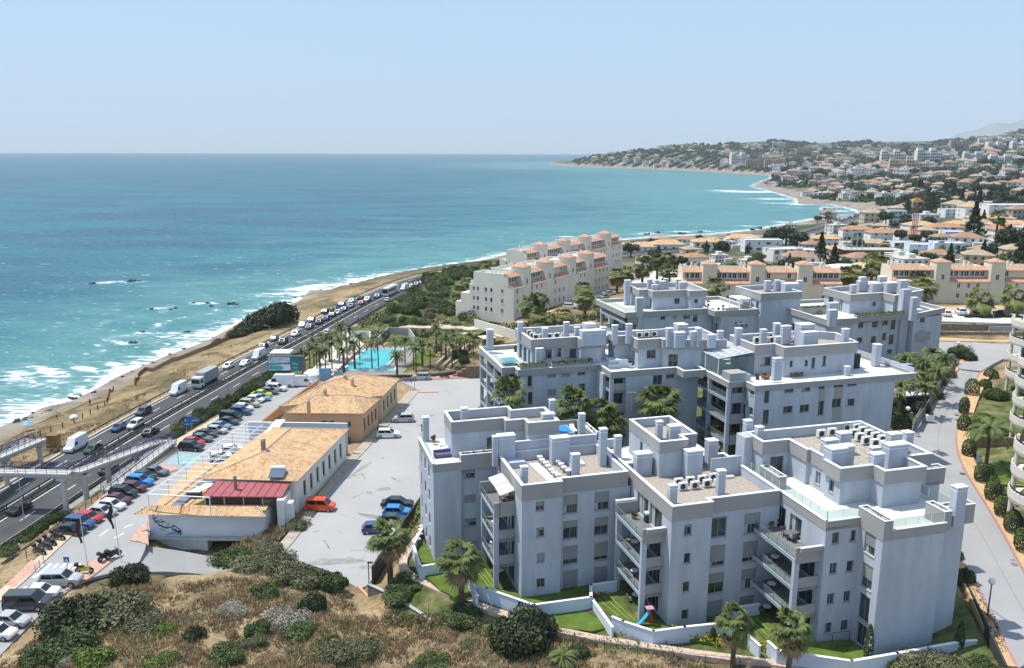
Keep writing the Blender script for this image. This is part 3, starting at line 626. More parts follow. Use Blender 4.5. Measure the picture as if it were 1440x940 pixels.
# coastal-town road on the right with pavements
rz=[z for *_,z in ROADS]
def resm(P,n=40):
 P=np.array(P,float);t=np.linspace(0,len(P)-1,n);return np.c_[np.interp(t,range(len(P)),P[:,0]),np.interp(t,range(len(P)),P[:,1])]
def smooth(P,k=4):
 P=P.copy()
 for _ in range(k): P[1:-1]=(P[:-2]+2*P[1:-1]+P[2:])/4
 return P
RLs,RRs=smooth(resm(RL),6),smooth(resm(RRt),6); RZ=np.interp(np.linspace(0,len(rz)-1,40),range(len(rz)),rz)
strip('street',RLs,RRs,RZ,M_ASPH2,.7)
def sidewalk(P,side,w0,w1,Z,m,name,top=.14):
 P=np.array(P); a=offs(P,side*w0);b=offs(P,side*w1); return strip(name,a if side<0 else b,b if side<0 else a,np.array(Z)+top,m,.8)
cen=(RLs+RRs)/2;
sidewalk(RLs[:14],-1,.0,.25,RZ[:14],mat('red_kerb',(.45,.24,.2),.9,.2,.2,1),'kerb'); sidewalk(RLs[:14],-1,.255,1.3,RZ[:14],M_PAVE,'pavement',.136)
sidewalk(RLs[20:],-1,.0,.25,RZ[20:],MATS['red_kerb'],'kerb'); sidewalk(RLs[20:],-1,.255,2.1,RZ[20:],M_PAVE,'pavement',.136)
sidewalk(RRs[:36],1,.0,.25,RZ[:36],MATS['red_kerb'],'kerb'); sidewalk(RRs[:36],1,.255,2.0,RZ[:36],M_PAVE,'pavement',.136)
jn=[g(x,y,20.05) for x,y in ((1314,480),(1360,481),(1460,484),(1460,510),(1410,505),(1396,512),(1380,522),(1352,519),(1340,512),(1318,508),(1312,494))]
flat('street_junction',jn,20.03,M_ASPH2,.9)
flat('pavement',[g(x,y,20.1) for x,y in ((1312,475),(1460,478),(1460,482.5),(1314,479.5))],20.17,M_PAVE,.6)
mb=MB()
lines(cen,RZ,.6,.05,None,mb,.004); mm_=mat('joint_line',(.22,.22,.22),.9,.1); lines(cen[:30],RZ[:30],-1.2,.05,None,mb,.006)
for px,py in ((1270,700),(1353,665),(1397,790),(1423,787),(1426,793),(1352,780),(1400,857),(1312,588),(1345,582),(1346,589),(1380,512),(1370,509)):
 x,y=g(px,py,17.5); i=int(np.argmin(np.hypot(*(cen-np.array((x,y))).T))); z=float(RZ[i]); x,y=g(px,py,z); mb.prism([(x+.38*math.cos(t),y+.38*math.sin(t)) for t in np.arange(0,6.28,.79)],z+.002,z+.009,mm_)
for f in range(len(mb.m)): pass
tag(mb.build('street_joints',mm_),kind='structure')
# ------------------------------------------------------------------ grey and white apartment blocks
Rg=lambda ox,oy,s: (lambda *r: zz(ox,oy,s,*r))
ZA,ZB,ZC,ZD,ZE5,ZE6=Rg(570,560,4.7),Rg(570,740,4.7),Rg(830,560,4.7),Rg(830,740,4.7),Rg(1030,560,4.7),Rg(1030,740,4.7)
ZF,ZG,ZH,ZI,ZJ,Z8=Rg(650,430,4.7),Rg(900,430,4.7),Rg(840,340,4.7),Rg(1080,340,4),Rg(1140,430,4.7),Rg(1200,740,4.7)
def chim(par,u,v,w_,d,z0,z1,cap=True):
 mb=MB(); mb.ubox(u-w_/2,v-d/2,u+w_/2,v+d/2,z0,z1-.14); o=mb.build('chimney',M_WALL,par)
 mb=MB(); mb.ubox(u-w_/2-.05,v-d/2-.05,u+w_/2+.05,v+d/2+.05,z1-.14,z1);
 if cap: mb.ubox(u-w_/2-.02,v-d/2-.02,u+w_/2+.02,v+d/2+.02,z1-.45,z1-.38)
 mb.build('chimney_cap',M_COPE,o)
def chims(par,z1,z0,lst,conv):
 """lst: (x,ytop,w,d[,z1[,z0]]) with x,y zoom coordinates of the middle of the top"""
 for q in lst:
  zt=q[4] if len(q)>4 else z1; zb=q[5] if len(q)>5 else z0
  r=conv((q[0],q[1],q[0],q[1]))[0]; x,y=g(r[0],r[1],zt); u=x*UA[0]+y*UA[1]; v=x*VA[0]+y*VA[1]
  chim(par,u,v+q[3]/2,q[2],q[3],zb,zt)
def loggia(par,u0,v0,u1,v1,levels,ztop,pil,gl=True,panel=True,front_z=None,pw=.55,pd=.42):
 """open balconies outside wall u1: slabs, pillars, glass rail on the left side, solid panels to the front"""
 for v in pil:
  mb=MB(); mb.ubox(u0,v-pd/2,u0+pw,v+pd/2,levels[0]-3.05,ztop); mb.build('pillar',M_WALL,par)
 for z in levels:
  mb=MB(); mb.ubox(u0+.03,v0,u1+.3,v1,z-.28,z); s=mb.build('balcony_slab',M_WALL,par)
  mb=MB(); mb.ubox(u0+.12,v0+.16,u1+.28,v1-.02,z+.003,z+.02); mb.build('floor_tiles',M_BFLOOR,s)
  mb=MB(); mb.ubox(u0-.02,v0-.02,u0+.10,v1,z+.002,z+.13); mb.build('edge_kerb',M_WALL,s)
  if gl:
   mb=MB(); mb.ubox(u0+.02,v0+.25,u0+.045,v1-.2,z+.135,z+1.02); b=mb.build('balustrade',M_GLASS,par)
   mb=MB(); mb.ubox(u0+.015,v0+.25,u0+.05,v1-.2,z+1.02,z+1.05)
   v=v0+1.5
   while v<v1-1: mb.ubox(u0+.01,v,u0+.055,v+.05,z+.13,z+1.02); v+=1.6
   mb.build('rail',M_STEEL,b)
  if panel:
   mb=MB(); mb.ubox(u0+pw+.004,v0,u1,v0+.15,z-.36,z+1.02); mb.build('balcony_panel',M_BAND,par)
 # dim furniture inside the balconies
 return
def rail(par,pts,z,h=1.0):
 P=WP(pts); mb=MB(); mb.wall(P,z+.05,z+h,.025); b=mb.build('glass_railing',M_GLASS,par); mb=MB()
 for a,c in zip(P,P[1:]):
  L=math.dist(a,c);n=max(1,int(L/1.35))
  for i in range(n+1):
   x=a[0]+(c[0]-a[0])*i/n;y=a[1]+(c[1]-a[1])*i/n; mb.box(x-.02,y-.02,z,x+.02,y+.02,z+h-.02)
 mb.build('railing_post',M_WPLAS,b)
def roofset(par,poly,zr,ztop,zbb,t=.22,floor=M_GRAV,skip=()):
 """floor, parapet ring with grey band and pale coping"""
 P=WP(poly); mb=MB(); mb.prism(offset(P,t*.8),zr-.25,zr); mb.build('roof_gravel' if floor is M_GRAV else 'terrace_floor',floor,par)
 q=offset(P,-.05); mb=MB(); mb.ring(q,zbb,ztop,t+.05,M_BAND); ring=mb.build('parapet',M_BAND,par)
 mb=MB(); mb.ring(offset(P,t-.012),zr-.1,ztop-.004,.02); mb.build('parapet_lining',M_WALL,ring)
 mb=MB(); mb.ring(offset(P,-.09),ztop,ztop+.07,t+.16); mb.build('coping',M_COPE,ring)
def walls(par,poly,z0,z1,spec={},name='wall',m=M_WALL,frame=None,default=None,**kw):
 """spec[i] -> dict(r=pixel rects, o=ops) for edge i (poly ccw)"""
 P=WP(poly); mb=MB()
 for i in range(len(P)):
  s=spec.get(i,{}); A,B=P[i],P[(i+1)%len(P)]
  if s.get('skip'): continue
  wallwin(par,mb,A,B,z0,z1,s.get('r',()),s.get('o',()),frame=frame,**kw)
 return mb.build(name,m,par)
def planter(par,u0,v0,u1,v1,z0,z1,n=10):
 mb=MB(); mb.ring(WP([(u0,v0),(u1,v0),(u1,v1),(u0,v1)]),z0,z1,.1); mb.ubox(u0+.1,v0+.1,u1-.1,v1-.1,z0,z1-.12); b=mb.build('planter',M_BAND,par)
 mb=MB(); mb.ring(WP([(u0-.03,v0-.03),(u1+.03,v0-.03),(u1+.03,v1+.03),(u0-.03,v1+.03)]),z1,z1+.05,.18); mb.build('coping',M_COPE,b)
 if n>=40:
  rg=np.random.default_rng(n); k=int(260*(u1-u0)); uu=rg.uniform(u0,u1,k);vv=rg.uniform(v0-.1,v1+.1,k); hh=.18+.22*np.sin(uu*2.1)**2; Pq=np.array([(*W(a,b_),z1+rg.uniform(-.25,1)*c) for a,b_,c in zip(uu,vv,hh)]); V,Fq=leaves(Pq,.09,rg); O=root(par).location; q=raw('planter_greenery',V-np.array([O.x,O.y,O.z]),Fq,M_LEAFY if n<70 else M_LEAFO,parent=b); return
 mb=MB()
 for _ in range(n):
  u=random.uniform(u0+.15,u1-.15);v=random.uniform(v0+.12,v1-.12);x,y=W(u,v);h=random.uniform(.12,.4)
  for k in range(7):
   a=random.uniform(0,6.28);d=random.uniform(.05,.22); mb.face([(x,y,z1-.1),(x+.05,y+.05,z1-.1),(x+d*math.cos(a),y+d*math.sin(a),z1-.1+h*random.uniform(.5,1))])
 mb.build('planter_greenery',random.choice((M_LEAFO,M_LEAF,M_GREYB)),b)
FL=3.02
def fls(z,n): return [z+FL*k for k in range(n)]
def sidewins(L,z0,nf,pos,h=(1.0,2.3),w_=1.0,sh=(0,.5,.3,.8)):
 return [(s-w_/2,s+w_/2,z0+FL*k+h[0],z0+FL*k+h[1],random.choice(sh)) for k in range(nf) for s in pos if s+w_/2<L-.1 and s-w_/2>.1]
# ---- block A (front left): wing plus main body
G0=14.0
b1=thing('apartment_building','white block nearest the parking lot with folded white awning over its balcony','apartment block',(*W(26,88),G0))
wing=[(16.5,91.3),(19.8,91.3),(19.8,91.8),(24.1,91.8),(24.1,80.75),(28.6,80.75),(28.6,81.55),(36.95,81.55),(36.95,101),(16.5,101)]
sl=[(s,s+.55,G0+FL*k+.5,G0+FL*k+2.3) for k in range(4) for s in (1.2,)]+[(s,s+.9,G0+FL*k+.7,G0+FL*k+2.2) for k in range(4) for s in (6.4,3.8)]
walls(b1,wing,G0-.6,25.45,{0:dict(r=[]),
 2:dict(r=ZA((380,475,460,530,.45),(390,640,465,692,1),(395,795,470,848,.5))+ZB((400,100,475,155,.8))),
 3:dict(o=[(2.4,5.2,G0+FL*k+.05,G0+FL*k+2.5) for k in range(4)]+[(5.6,8.3,G0+FL*k+.05,G0+FL*k+2.5) for k in range(4)]),
 4:dict(r=ZA((862,682,918,745,.5),(865,855,918,918,.3))+ZB((868,178,920,240,.9),(868,347,922,408))),
 6:dict(r=ZA((1042,640,1138,762,.55),(1250,617,1348,740,.6),(1043,810,1138,930,.4),(1250,787,1342,905,.5))+ZB((1043,130,1138,252,.75),(1250,105,1340,225,.8),(1043,292,1138,410,1.),(1247,267,1338,375,1.))),
 9:dict(o=sl)})
mainr=[(24.1,80.75),(28.6,80.75),(28.6,81.55),(36.6,81.55),(36.6,91.0),(24.1,91.0)]
roofset(b1,mainr,26.0,27.15,25.4)
wingr=[(16.5,91.3),(19.8,91.3),(19.8,91.8),(24.1,91.8),(24.1,91.24),(36.6,91.24),(36.6,101),(16.5,101)]
P=WP(wingr); mb=MB(); mb.prism(P,25.7,26.0); mb.build('terrace_floor',M_DECK,b1)
mb=MB(); mb.wall(WP([(16.56,101),(16.56,91.36),(19.8,91.36)]),25.4,26.35,.2); e=mb.build('parapet',M_BAND,b1); mb=MB(); mb.wall(WP([(16.56,101),(16.56,91.36),(19.75,91.36)]),26.36,26.43,.3); mb.build('coping',M_COPE,e)
rail(b1,[(16.7,101),(16.7,93.5)],26.43,.8)
planter(b1,19.8,91.25,24.0,92.2,25.4,27.2,26)
mb=MB(); mb.wall(WP([(24.3,91.12),(36.5,91.12)]),26.0,28.3,.2); mb.build('party_wall',M_WALL,b1)
mb=MB(); mb.wall(WP([(24.3,91.12),(36.5,91.12)]),28.305,28.37,.3); mb.build('coping',M_COPE,b1)
pent=[(19.3,94.0),(25.7,94.0),(25.7,92.9),(28.0,92.9),(28.0,91.3),(31.8,91.3),(31.8,96.8),(27.5,96.8),(27.5,98.4),(19.3,98.4)]
walls(b1,pent,26,29.0,{0:dict(o=[(4.3,5.6,26.05,28.1)])},name='penthouse_wall')
roofset(b1,pent,29.3,30.4,28.95)
mb=MB(); mb.ring(WP([(32.6,94.6),(37.6,94.6),(37.6,100.5),(32.6,100.5)]),26,27.2,.2); mb.build('parapet',M_BAND,b1)
mb=MB(); mb.ubox(33.6,96.2,35.7,99.4,26.05,26.95); pl=mb.build('plunge_pool',M_WALL,b1); mb=MB(); mb.ubox(33.75,96.4,35.5,99.2,26.96,27.0); mb.build('pool_water',mat('blue_pool_water',(.05,.30,.62),.08,.5),pl)
planter(b1,37.65,95,38.4,99,25.4,27.1,10)
chims(b1,29.6,26,[(790,455,.75,.6,28.3),(1130,372,.95,.6,28.6),(1315,205,.8,.7,30.6),(1172,105,.75,.6,29.8),(137,128,.75,.7,29.2),(392,68,.8,.6,31.2,29.2),(975,14,.7,.6,31.2,29.2),(950,105,1.5,.9,30.9,29.2),(1030,262,2.2,1.0,29.3),(672,248,2.0,1.0,29.6),(598,255,.6,.6,29.7)],ZA)
loggia(b1,21.7,83.3,24.1,89.5,[G0+FL,G0+2*FL,G0+3*FL],G0+3*FL,[83.55,89.2])
mb=MB(); mb.ubox(21.7,83.24,24.1,83.42,G0+3*FL-.38,G0+3*FL+1.3); mb.build('balcony_panel',M_BAND,b1)
mb=MB(); mb.ubox(21.6,89.3,24.1,89.5,G0+3*FL-.3,G0+3*FL+1.4); mb.build('balcony_panel',M_BAND,b1)
# skylight, low duct on the roof
mb=MB(); mb.ubox(24.6,88.6,26.9,90.4,26.01,26.7); mb.build('duct_box',M_WALL,b1); mb=MB(); mb.ubox(31.9,87.2,33.7,88.6,26.01,26.3); k=mb.build('roof_hatch',M_COPE,b1); mb=MB(); mb.ubox(32.1,87.4,33.5,88.4,26.305,26.4); mb.build('hatch_lid',M_WPLAS,k)
# ---- block B (front middle)
b2=thing('apartment_building','middle front row white block with a toy slide in its garden','apartment block',(*W(44,80),G0))
body=[(37.1,71.55),(41.6,71.55),(41.6,72.35),(50.0,72.35),(50.0,92),(37.1,92)]
walls(b2,body,G0-.6,25.6,{0:dict(r=ZC((625,835,670,905,.3))+ZD((620,0,668,62,.0),(620,180,662,248),(612,368,655,436),(603,553,648,620))),
 2:dict(r=ZC((797,785,900,920,.1),(1018,760,1122,895,.55))+ZD((785,127,890,265,.8),(1008,100,1108,235,.8),(778,310,882,445,.5),(998,283,1098,415,.5),(768,492,872,635,1.),(988,462,1085,520,1.))),
 5:dict(o=[(12.1,14.9,G0+FL*k+.05,G0+FL*k+2.5) for k in range(4)]+[(15.3,18.2,G0+FL*k+.05,G0+FL*k+2.5) for k in range(4)]+[(6.3,7.1,G0+FL*3+.3,G0+FL*3+2.3)])})
roofset(b2,[(37.1,71.55),(41.6,71.55),(41.6,72.35),(49.9,72.35),(49.9,84.0),(37.1,84.0)],26.0,27.15,25.55)
mb=MB(); mb.prism(WP([(37.1,84.2),(50,84.2),(50,92),(37.1,92)]),25.8,26.0); mb.build('terrace_floor',M_DECK,b2)
mb=MB(); mb.wall(WP([(37.2,84.2),(37.2,92),(40.2,92)]),25.4,27.15,.2); e=mb.build('parapet',M_WALL,b2); mb=MB(); mb.wall(WP([(37.2,84.2),(37.2,92),(40.2,92)]),27.16,27.22,.3); mb.build('coping',M_COPE,e)
pb=[(40.4,81.6),(43.8,81.6),(43.8,83.1),(45.7,83.1),(45.7,90.0),(40.4,90.0)]
walls(b2,pb,26,29.0,{5:dict(o=[(3.2,3.9,26.7,28.6)]),0:dict()},name='penthouse_wall'); roofset(b2,pb,29.2,30.2,28.9)
chims(b2,29,26,[(555,577,.85,.6,28.2),(876,480,.85,.6,28.8),(698,350,1.9,1.1,29.3),(818,282,1.2,1.0,29.3),(362,368,1.9,1.1,28.6),(190,252,.8,.6,28.9),(95,206,.8,.7,30.3),(465,155,.7,.6,31.4,29.2),(565,185,1.3,.9,31.0,29.2)],ZC)
loggia(b2,34.6,73.0,37.1,80.0,[G0+FL,G0+2*FL,G0+3*FL],G0+3*FL,[73.2,79.7])
mb=MB(); mb.ubox(34.6,72.94,37.1,73.12,G0+3*FL-.38,G0+3*FL+1.3); mb.build('balcony_panel',M_BAND,b2)
mb=MB(); mb.ubox(34.6,79.8,37.1,80.0,G0+3*FL-.3,G0+3*FL+1.3); mb.build('balcony_panel',M_BAND,b2)
planter(b2,35.0,72.6,37.0,72.93,G0+3*FL+.9,G0+3*FL+1.35,8); planter(b2,34.7,80.02,37.0,80.4,G0+3*FL+.9,G0+3*FL+1.4,8)
mb=MB(); mb.wall(WP([(46.2,80.2),(49.8,80.2)]),26,28.2,.18); mb.build('party_wall',M_WALL,b2)
mb=MB(); mb.ubox(46.8,79.2,48.6,80.0,26.01,26.25); mb.build('roof_hatch',M_DECK,b2)
# ---- block C (front right, nearest the camera)
b3=thing('apartment_building','white block nearest the street with blank end wall and wide glass railed terrace','apartment block',(*W(58,72),G0))
body=[(50.1,64.75),(53.95,64.75),(53.95,61.45),(61.0,61.45),(61.0,62.55),(64.4,62.55),(64.4,71.6),(69.6,71.6),(69.6,85),(50.1,85)]
walls(b3,body,G0-.6,26.05,{0:dict(r=ZE6((660,42,705,117,.1),(775,28,817,103),(643,245,690,317),(755,230,800,302),(625,447,672,517),(735,430,780,500),(608,640,655,710),(717,623,763,692))),
 1:dict(r=ZE6((870,45,945,192,.6),(850,250,926,417,.6),(830,450,905,628),(816,642,884,795))),
 9:dict(o=[(8.6,9.4,G0+FL*3+.3,G0+FL*3+2.3),(11.5,13.6,G0+FL*3+.05,G0+FL*3+2.35),(14.4,16.4,G0+FL*3+.05,G0+FL*3+2.35)]+[(12.0,15.0,G0+FL*k+.05,G0+FL*k+2.5) for k in range(3)]+[(15.4,19.0,G0+FL*k+.05,G0+FL*k+2.5) for k in range(3)])})
mb=MB(); mb.prism(WP(body),26.1,26.35); mb.build('terrace_floor',M_DECK,b3)
mb=MB(); mb.wall(WP([(50.16,80),(50.16,64.85),(54.0,64.85)]),26.0,26.95,.2); e=mb.build('parapet',M_BAND,b3); mb=MB(); mb.wall(WP([(50.16,80),(50.16,64.85),(54.0,64.85)]),26.955,27.02,.3); mb.build('coping',M_COPE,e)
rail(b3,[(50.3,80),(50.3,65.0),(53.9,65.0)],27.02,.95)
planter(b3,53.9,61.4,54.9,65.1,26.0,28.0,14)
mb=MB(); mb.wall(WP([(54.9,61.5),(61.05,61.5)]),26.0,27.0,.2); e=mb.build('parapet',M_BAND,b3); mb=MB(); mb.wall(WP([(54.95,61.5),(61.0,61.5)]),27.005,27.06,.3); mb.build('coping',M_COPE,e)
rail(b3,[(55.0,61.7),(61.0,61.7)],27.06,.95)
planter(b3,61.0,61.7,61.9,64.2,26.0,28.0,5); planter(b3,61.9,62.5,65.4,63.5,26.0,28.0,9); planter(b3,66.6,71.6,70.2,72.8,26.0,27.9,12)
rail(b3,[(65.2,63.6),(65.2,71.5)],26.4,1)
p3=[(51.2,78.1),(54.5,78.1),(54.5,74.7),(54.9,74.7),(54.9,71.6),(54.4,71.6),(54.4,68.9),(58.3,68.9),(58.3,67.1),(63.3,67.1),(63.3,70.1),(66.6,70.1),(66.6,81.6),(51.2,81.6)]
p3w=[(51.35,78.2),(54.6,78.2),(54.6,74.8),(55.0,74.8),(55.0,71.6),(54.7,71.6),(54.7,69.1),(58.4,69.1),(58.4,67.3),(63.1,67.3),(63.1,70.3),(66.4,70.3),(66.4,81.4),(51.35,81.4)]
walls(b3,p3w,26.3,29.0,{0:dict(o=[(1.0,2.7,26.4,28.5)]),3:dict(o=[(1.2,2.0,27.0,28.4)]),5:dict(o=[(.7,1.5,27.2,28.5)])},name='penthouse_wall'); roofset(b3,p3,29.3,30.4,28.95)
mb=MB(); mb.prism(WP([(50.2,80.2),(51.3,80.2),(51.3,82),(50.2,82)]),26,30.3); mb.build('stair_wall',M_WALL,b3)
chims(b3,31.6,29.3,[(112,150,.8,.7,31.6),(190,192,.8,.7,31.4),(755,232,1.4,.9,31.8),(662,278,1.6,.9,31.4),(712,335,1.9,1.3,31.8),(785,318,1.0,1.0,31.7),(975,370,1.3,.8,31.6),(1105,308,2.4,1.1,31.9),(1090,237,1.5,.9,31.7),(955,328,1.0,.6,30.9),(1178,228,1.0,.9,31.4)],ZE5)
x,y=g(1350,683,30.4); chim(b3,x*UA[0]+y*UA[1],x*VA[0]+y*VA[1],1.2,.8,26.3,30.4)
loggia(b3,47.2,65.2,50.1,73.0,[G0+FL,G0+2*FL,G0+3*FL],G0+3*FL,[65.4,72.7])
mb=MB(); mb.ubox(47.2,65.14,50.1,65.32,G0+3*FL-.38,G0+3*FL+1.3); mb.build('balcony_panel',M_BAND,b3)
mb=MB(); mb.ubox(47.2,72.8,50.1,73.0,G0+3*FL-.3,G0+3*FL+1.3); mb.build('balcony_panel',M_BAND,b3)
planter(b3,47.6,64.85,50.0,65.13,G0+3*FL+.9,G0+3*FL+1.35,10); planter(b3,47.4,73.02,50.0,73.4,G0+3*FL+.9,G0+3*FL+1.4,8)
planter(b3,51.0,74.4,52.0,78.0,26.35,27.7,12)
for (x,y) in ((54.2,61.42),(60,61.42),(57,67.26)): pass
# ---- second row
G2=19.3
def gwin(k0,k1,s,w_,h0=.05,h1=2.35,base=G2,sh=0): return [(s,s+w_,base+FL*k+h0,base+FL*k+h1,sh) for k in range(k0,k1)]
r2a=thing('apartment_building','white block with rooftop plunge pool and hedge planters beside the pool garden','apartment block',(*W(38,120),G2))
body=[(33.4,114.1),(33.4,113.7),(33.45,112.5),(43.9,112.3),(45.2,112.3),(45.2,128),(33.4,128)]
body=[(33.4,112.5),(45.2,112.5),(45.2,128),(33.4,128)]
walls(r2a,body,G2-3,30.3,{0:dict(r=ZF((432,455,462,535),(435,572,465,655),(562,432,620,478,1),(655,428,713,472,1),(565,552,620,597,1),(655,547,713,588,1),(765,410,815,458),(765,517,812,572))),3:dict(o=[o for s in (1.0,5,9,12.2) for o in gwin(0,4,s,2.6)])})
low=[(31.0,114.2),(32.9,114.2),(32.9,112.4),(43.4,112.4),(45.2,112.4),(45.2,128),(31.0,128)]
mb=MB(); mb.prism(WP(low),30.35,30.6); mb.build('terrace_floor',M_DECK,r2a)
mb=MB(); mb.ring(offset(WP(low),-.06),30.25,31.2,.3); e=mb.build('parapet',M_BAND,r2a); mb=MB(); mb.ring(offset(WP(low),-.1),31.205,31.27,.4); mb.build('coping',M_COPE,e)
rail(r2a,[(31.2,128),(31.2,114.4),(32.8,114.4)],31.27,.9)
loggia(r2a,31.0,114.2,33.4,128,[G2+.0,G2+FL,G2+2*FL,G2+3*FL],30.4,[114.5,118.9,123.4,127.8])
for k in range(4):
 mb=MB(); mb.ubox(31.6,114.05,33.4,114.2,G2+FL*k-.4,G2+FL*k+1.0); mb.build('balcony_panel',M_BAND,r2a)
pp=[(35.5,114.7),(42.6,114.7),(42.6,113.2),(46,113.2),(47.6,115.0),(47.6,122.9),(35.5,122.9)]
walls(r2a,[(35.7,114.9),(42.7,114.9),(42.7,113.4),(45.9,113.4),(47.3,115.1),(47.3,122.7),(35.7,122.7)],30.6,33.7,{0:dict(r=ZF((537,290,592,352),(610,282,655,340),(672,285,757,350))),6:dict(o=[(1,2.6,30.7,33),(3.4,5,30.7,33),(5.8,6.8,30.7,33)])},name='penthouse_wall')
roofset(r2a,pp,33.9,35.0,33.6)
mb=MB(); mb.prism(WP([(45.2,112.6),(48.5,112.6),(48.5,120),(45.2,120)]),G2-2,31.4); mb.build('stair_wall',M_WALL,r2a)
chims(r2a,36.3,34,[(387,110,.75,.6,36.6),(552,150,.8,.7,36.1),(693,110,.8,.6,36.7),(765,143,.8,.6,36.3),(850,120,1.6,1.4,37.0),(872,165,3.6,1.3,36.3),(938,143,.8,.6,36.6)],ZF)
chims(r2a,34,31,[(187,160,1.0,.8,34.4,31.2),(514,283,1.1,.5,33.9,31.2)],ZF)
planter(r2a,33.2,112.4,37.3,113.0,31.0,31.75,60); planter(r2a,38.0,112.4,44.2,113.0,31.0,31.75,80)
mb=MB(); mb.ubox(32.0,116.2,34.2,119.2,30.6,31.5); pl=mb.build('plunge_pool',M_GLASS,r2a); mb=MB(); mb.ubox(32.1,116.3,34.1,119.1,31.42,31.46); mb.build('pool_water',M_POOL,pl)
r2b=thing('apartment_building','middle second row block with white hot tub and long dining table','apartment block',(*W(52,112),G2))
body=[(47.6,107.8),(59.1,107.8),(59.1,124),(47.6,124)]
walls(r2b,body,G2-3,30.3,{0:dict(r=ZF((1262,447,1322,525),(1348,425,1405,480))+ZG((175,540,220,600))),3:dict(o=[o for s in (9.6,12.6) for o in gwin(0,4,s,2.4)])})
low=[(45.3,107.9),(55.5,107.9),(55.5,105.6),(59.0,105.6),(59.0,124),(45.3,124)]
mb=MB(); mb.prism(WP(low),30.35,30.6); mb.build('terrace_floor',M_DECK,r2b)
mb=MB(); mb.ring(offset(WP(low),-.06),30.25,31.2,.3); e=mb.build('parapet',M_BAND,r2b); mb=MB(); mb.ring(offset(WP(low),-.1),31.205,31.27,.4); mb.build('coping',M_COPE,e)
loggia(r2b,45.3,108.0,47.7,116,[G2,G2+FL,G2+2*FL,G2+3*FL],30.4,[108.25,112,115.8])
mb=MB(); mb.ubox(44.9,109.9,45.35,115.5,G2-1,30.4); mb.build('stair_wall',M_WALL,r2b)
pp=[(48.1,113.7),(50.5,113.7),(50.5,110.6),(54.2,110.6),(54.2,109.8),(59.2,108.0),(63.0,107.2),(63.4,116.6),(48.1,116.6)]
walls(r2b,[(48.3,113.9),(50.7,113.9),(50.7,110.8),(54.3,110.8),(54.3,110.0),(59.2,108.2),(62.8,107.4),(63.2,116.4),(48.3,116.4)],30.6,33.7,{0:dict(r=ZF((983,262,1012,345))),1:dict(o=[(.6,1.8,30.7,32.9)]),2:dict(r=ZF((1220,292,1280,348))),4:dict(o=[(.8,2.2,30.7,32.8)])},name='penthouse_wall')
roofset(r2b,pp,33.9,35.0,33.6)
chims(r2b,36.3,34,[(115,118,.01,.01,35.1)],ZG) if False else None
chims(r2b,36.5,34,[(203,150,.9,.7,36.8),(285,125,1.6,1.5,37.0),(270,178,1.6,1.0,36.3),(358,172,.9,.6,36.3),(395,150,.8,.7,36.8),(482,193,1.2,.6,36.0),(537,168,.8,.6,36.3)],ZG)
chims(r2b,36.5,34,[(1015,130,.8,.6,36.9),(1108,122,.8,.6,37.0)],ZF)
r2c=thing('apartment_building','wide second row block with rooftop glasshouse and small blue roof pool','apartment block',(*W(70,104),G2))
body=[(61.7,98.3),(61.7,96.8),(84.2,96.8),(84.2,111),(61.7,111)]
walls(r2c,body,G2-4,30.3,{0:dict(skip=1),1:dict(r=ZG((822,550,855,645),(812,690,850,785),(957,530,1015,575,.2),(1067,520,1127,567,.1),(947,665,1007,712),(1057,655,1117,705),(1182,498,1222,552),(1172,630,1215,725),(1283,490,1343,540),(1270,615,1330,675))+ZJ((245,485,303,530),(232,617,290,663))),
  4:dict(o=[o for s in (1.6,4.6,8.5,11.2) for o in gwin(0,4,s,2.4)]),2:dict(o=sidewins(14,G2,4,(3,7,11)))})
mb=MB(); wallwin(r2c,mb,W(61.7,98.9),W(61.7,96.8),G2-4,30.3,ZG((728,540,752,592),(718,672,746,725))); mb.build('wall',M_WALL,r2c)
for a in ((1283,540,1343,612),(1270,675,1330,765),(1182,552,1222,630)):
 r=ZG(a)[0]; o=pxop(W(61.7,96.8),W(84.2,96.8),r); mb=MB(); mb.ubox(61.7+o[0],96.76,61.7+o[1],96.85,o[2]-.0,o[3]); mb.build('facade_panel',M_BAND,r2c)
low=[(59.1,99.3),(61.6,99.3),(61.6,96.7),(65.8,96.7),(66.5,96.7),(87.6,96.7),(87.6,102),(87.0,111),(59.1,111)]
mb=MB(); mb.prism(WP(low),30.35,30.6); mb.build('terrace_floor',M_DECK,r2c)
mb=MB(); mb.ring(offset(WP(low),-.06),30.2,31.0,.3); e=mb.build('parapet',M_BAND,r2c); mb=MB(); mb.ring(offset(WP(low),-.1),31.005,31.07,.4); mb.build('coping',M_COPE,e)
mb=MB(); mb.wall(WP([(87.4,97.0),(87.4,102),(86.8,110.8),(78,110.8)]),31.08,31.7,.2); mb.build('parapet',M_WALL,r2c)
loggia(r2c,59.1,99.3,61.8,111,[G2+FL*k for k in range(0,4)],30.3,[99.6,104.9,110.7],panel=False)
for k in range(4):
 mb=MB(); mb.ubox(59.7,99.22,61.7,99.4,G2+FL*k-.4,G2+FL*k+1.0); mb.build('balcony_panel',M_BAND,r2c)
pc=[(65.2,103.1),(68.4,103.1),(68.4,100.7),(80.6,100.9),(81.7,107.4),(78,110),(65.2,110)]
walls(r2c,[(65.4,103.3),(68.6,103.3),(68.6,100.95),(80.4,101.1),(81.4,107.3),(78,109.8),(65.4,109.8)],30.6,33.7,{0:dict(r=ZG((795,340,865,398))),2:dict(r=ZG((990,365,1010,405),(1090,360,1110,400),(1132,345,1158,415),(1203,332,1230,400)))},name='penthouse_wall')
roofset(r2c,pc,33.9,35.0,33.6)
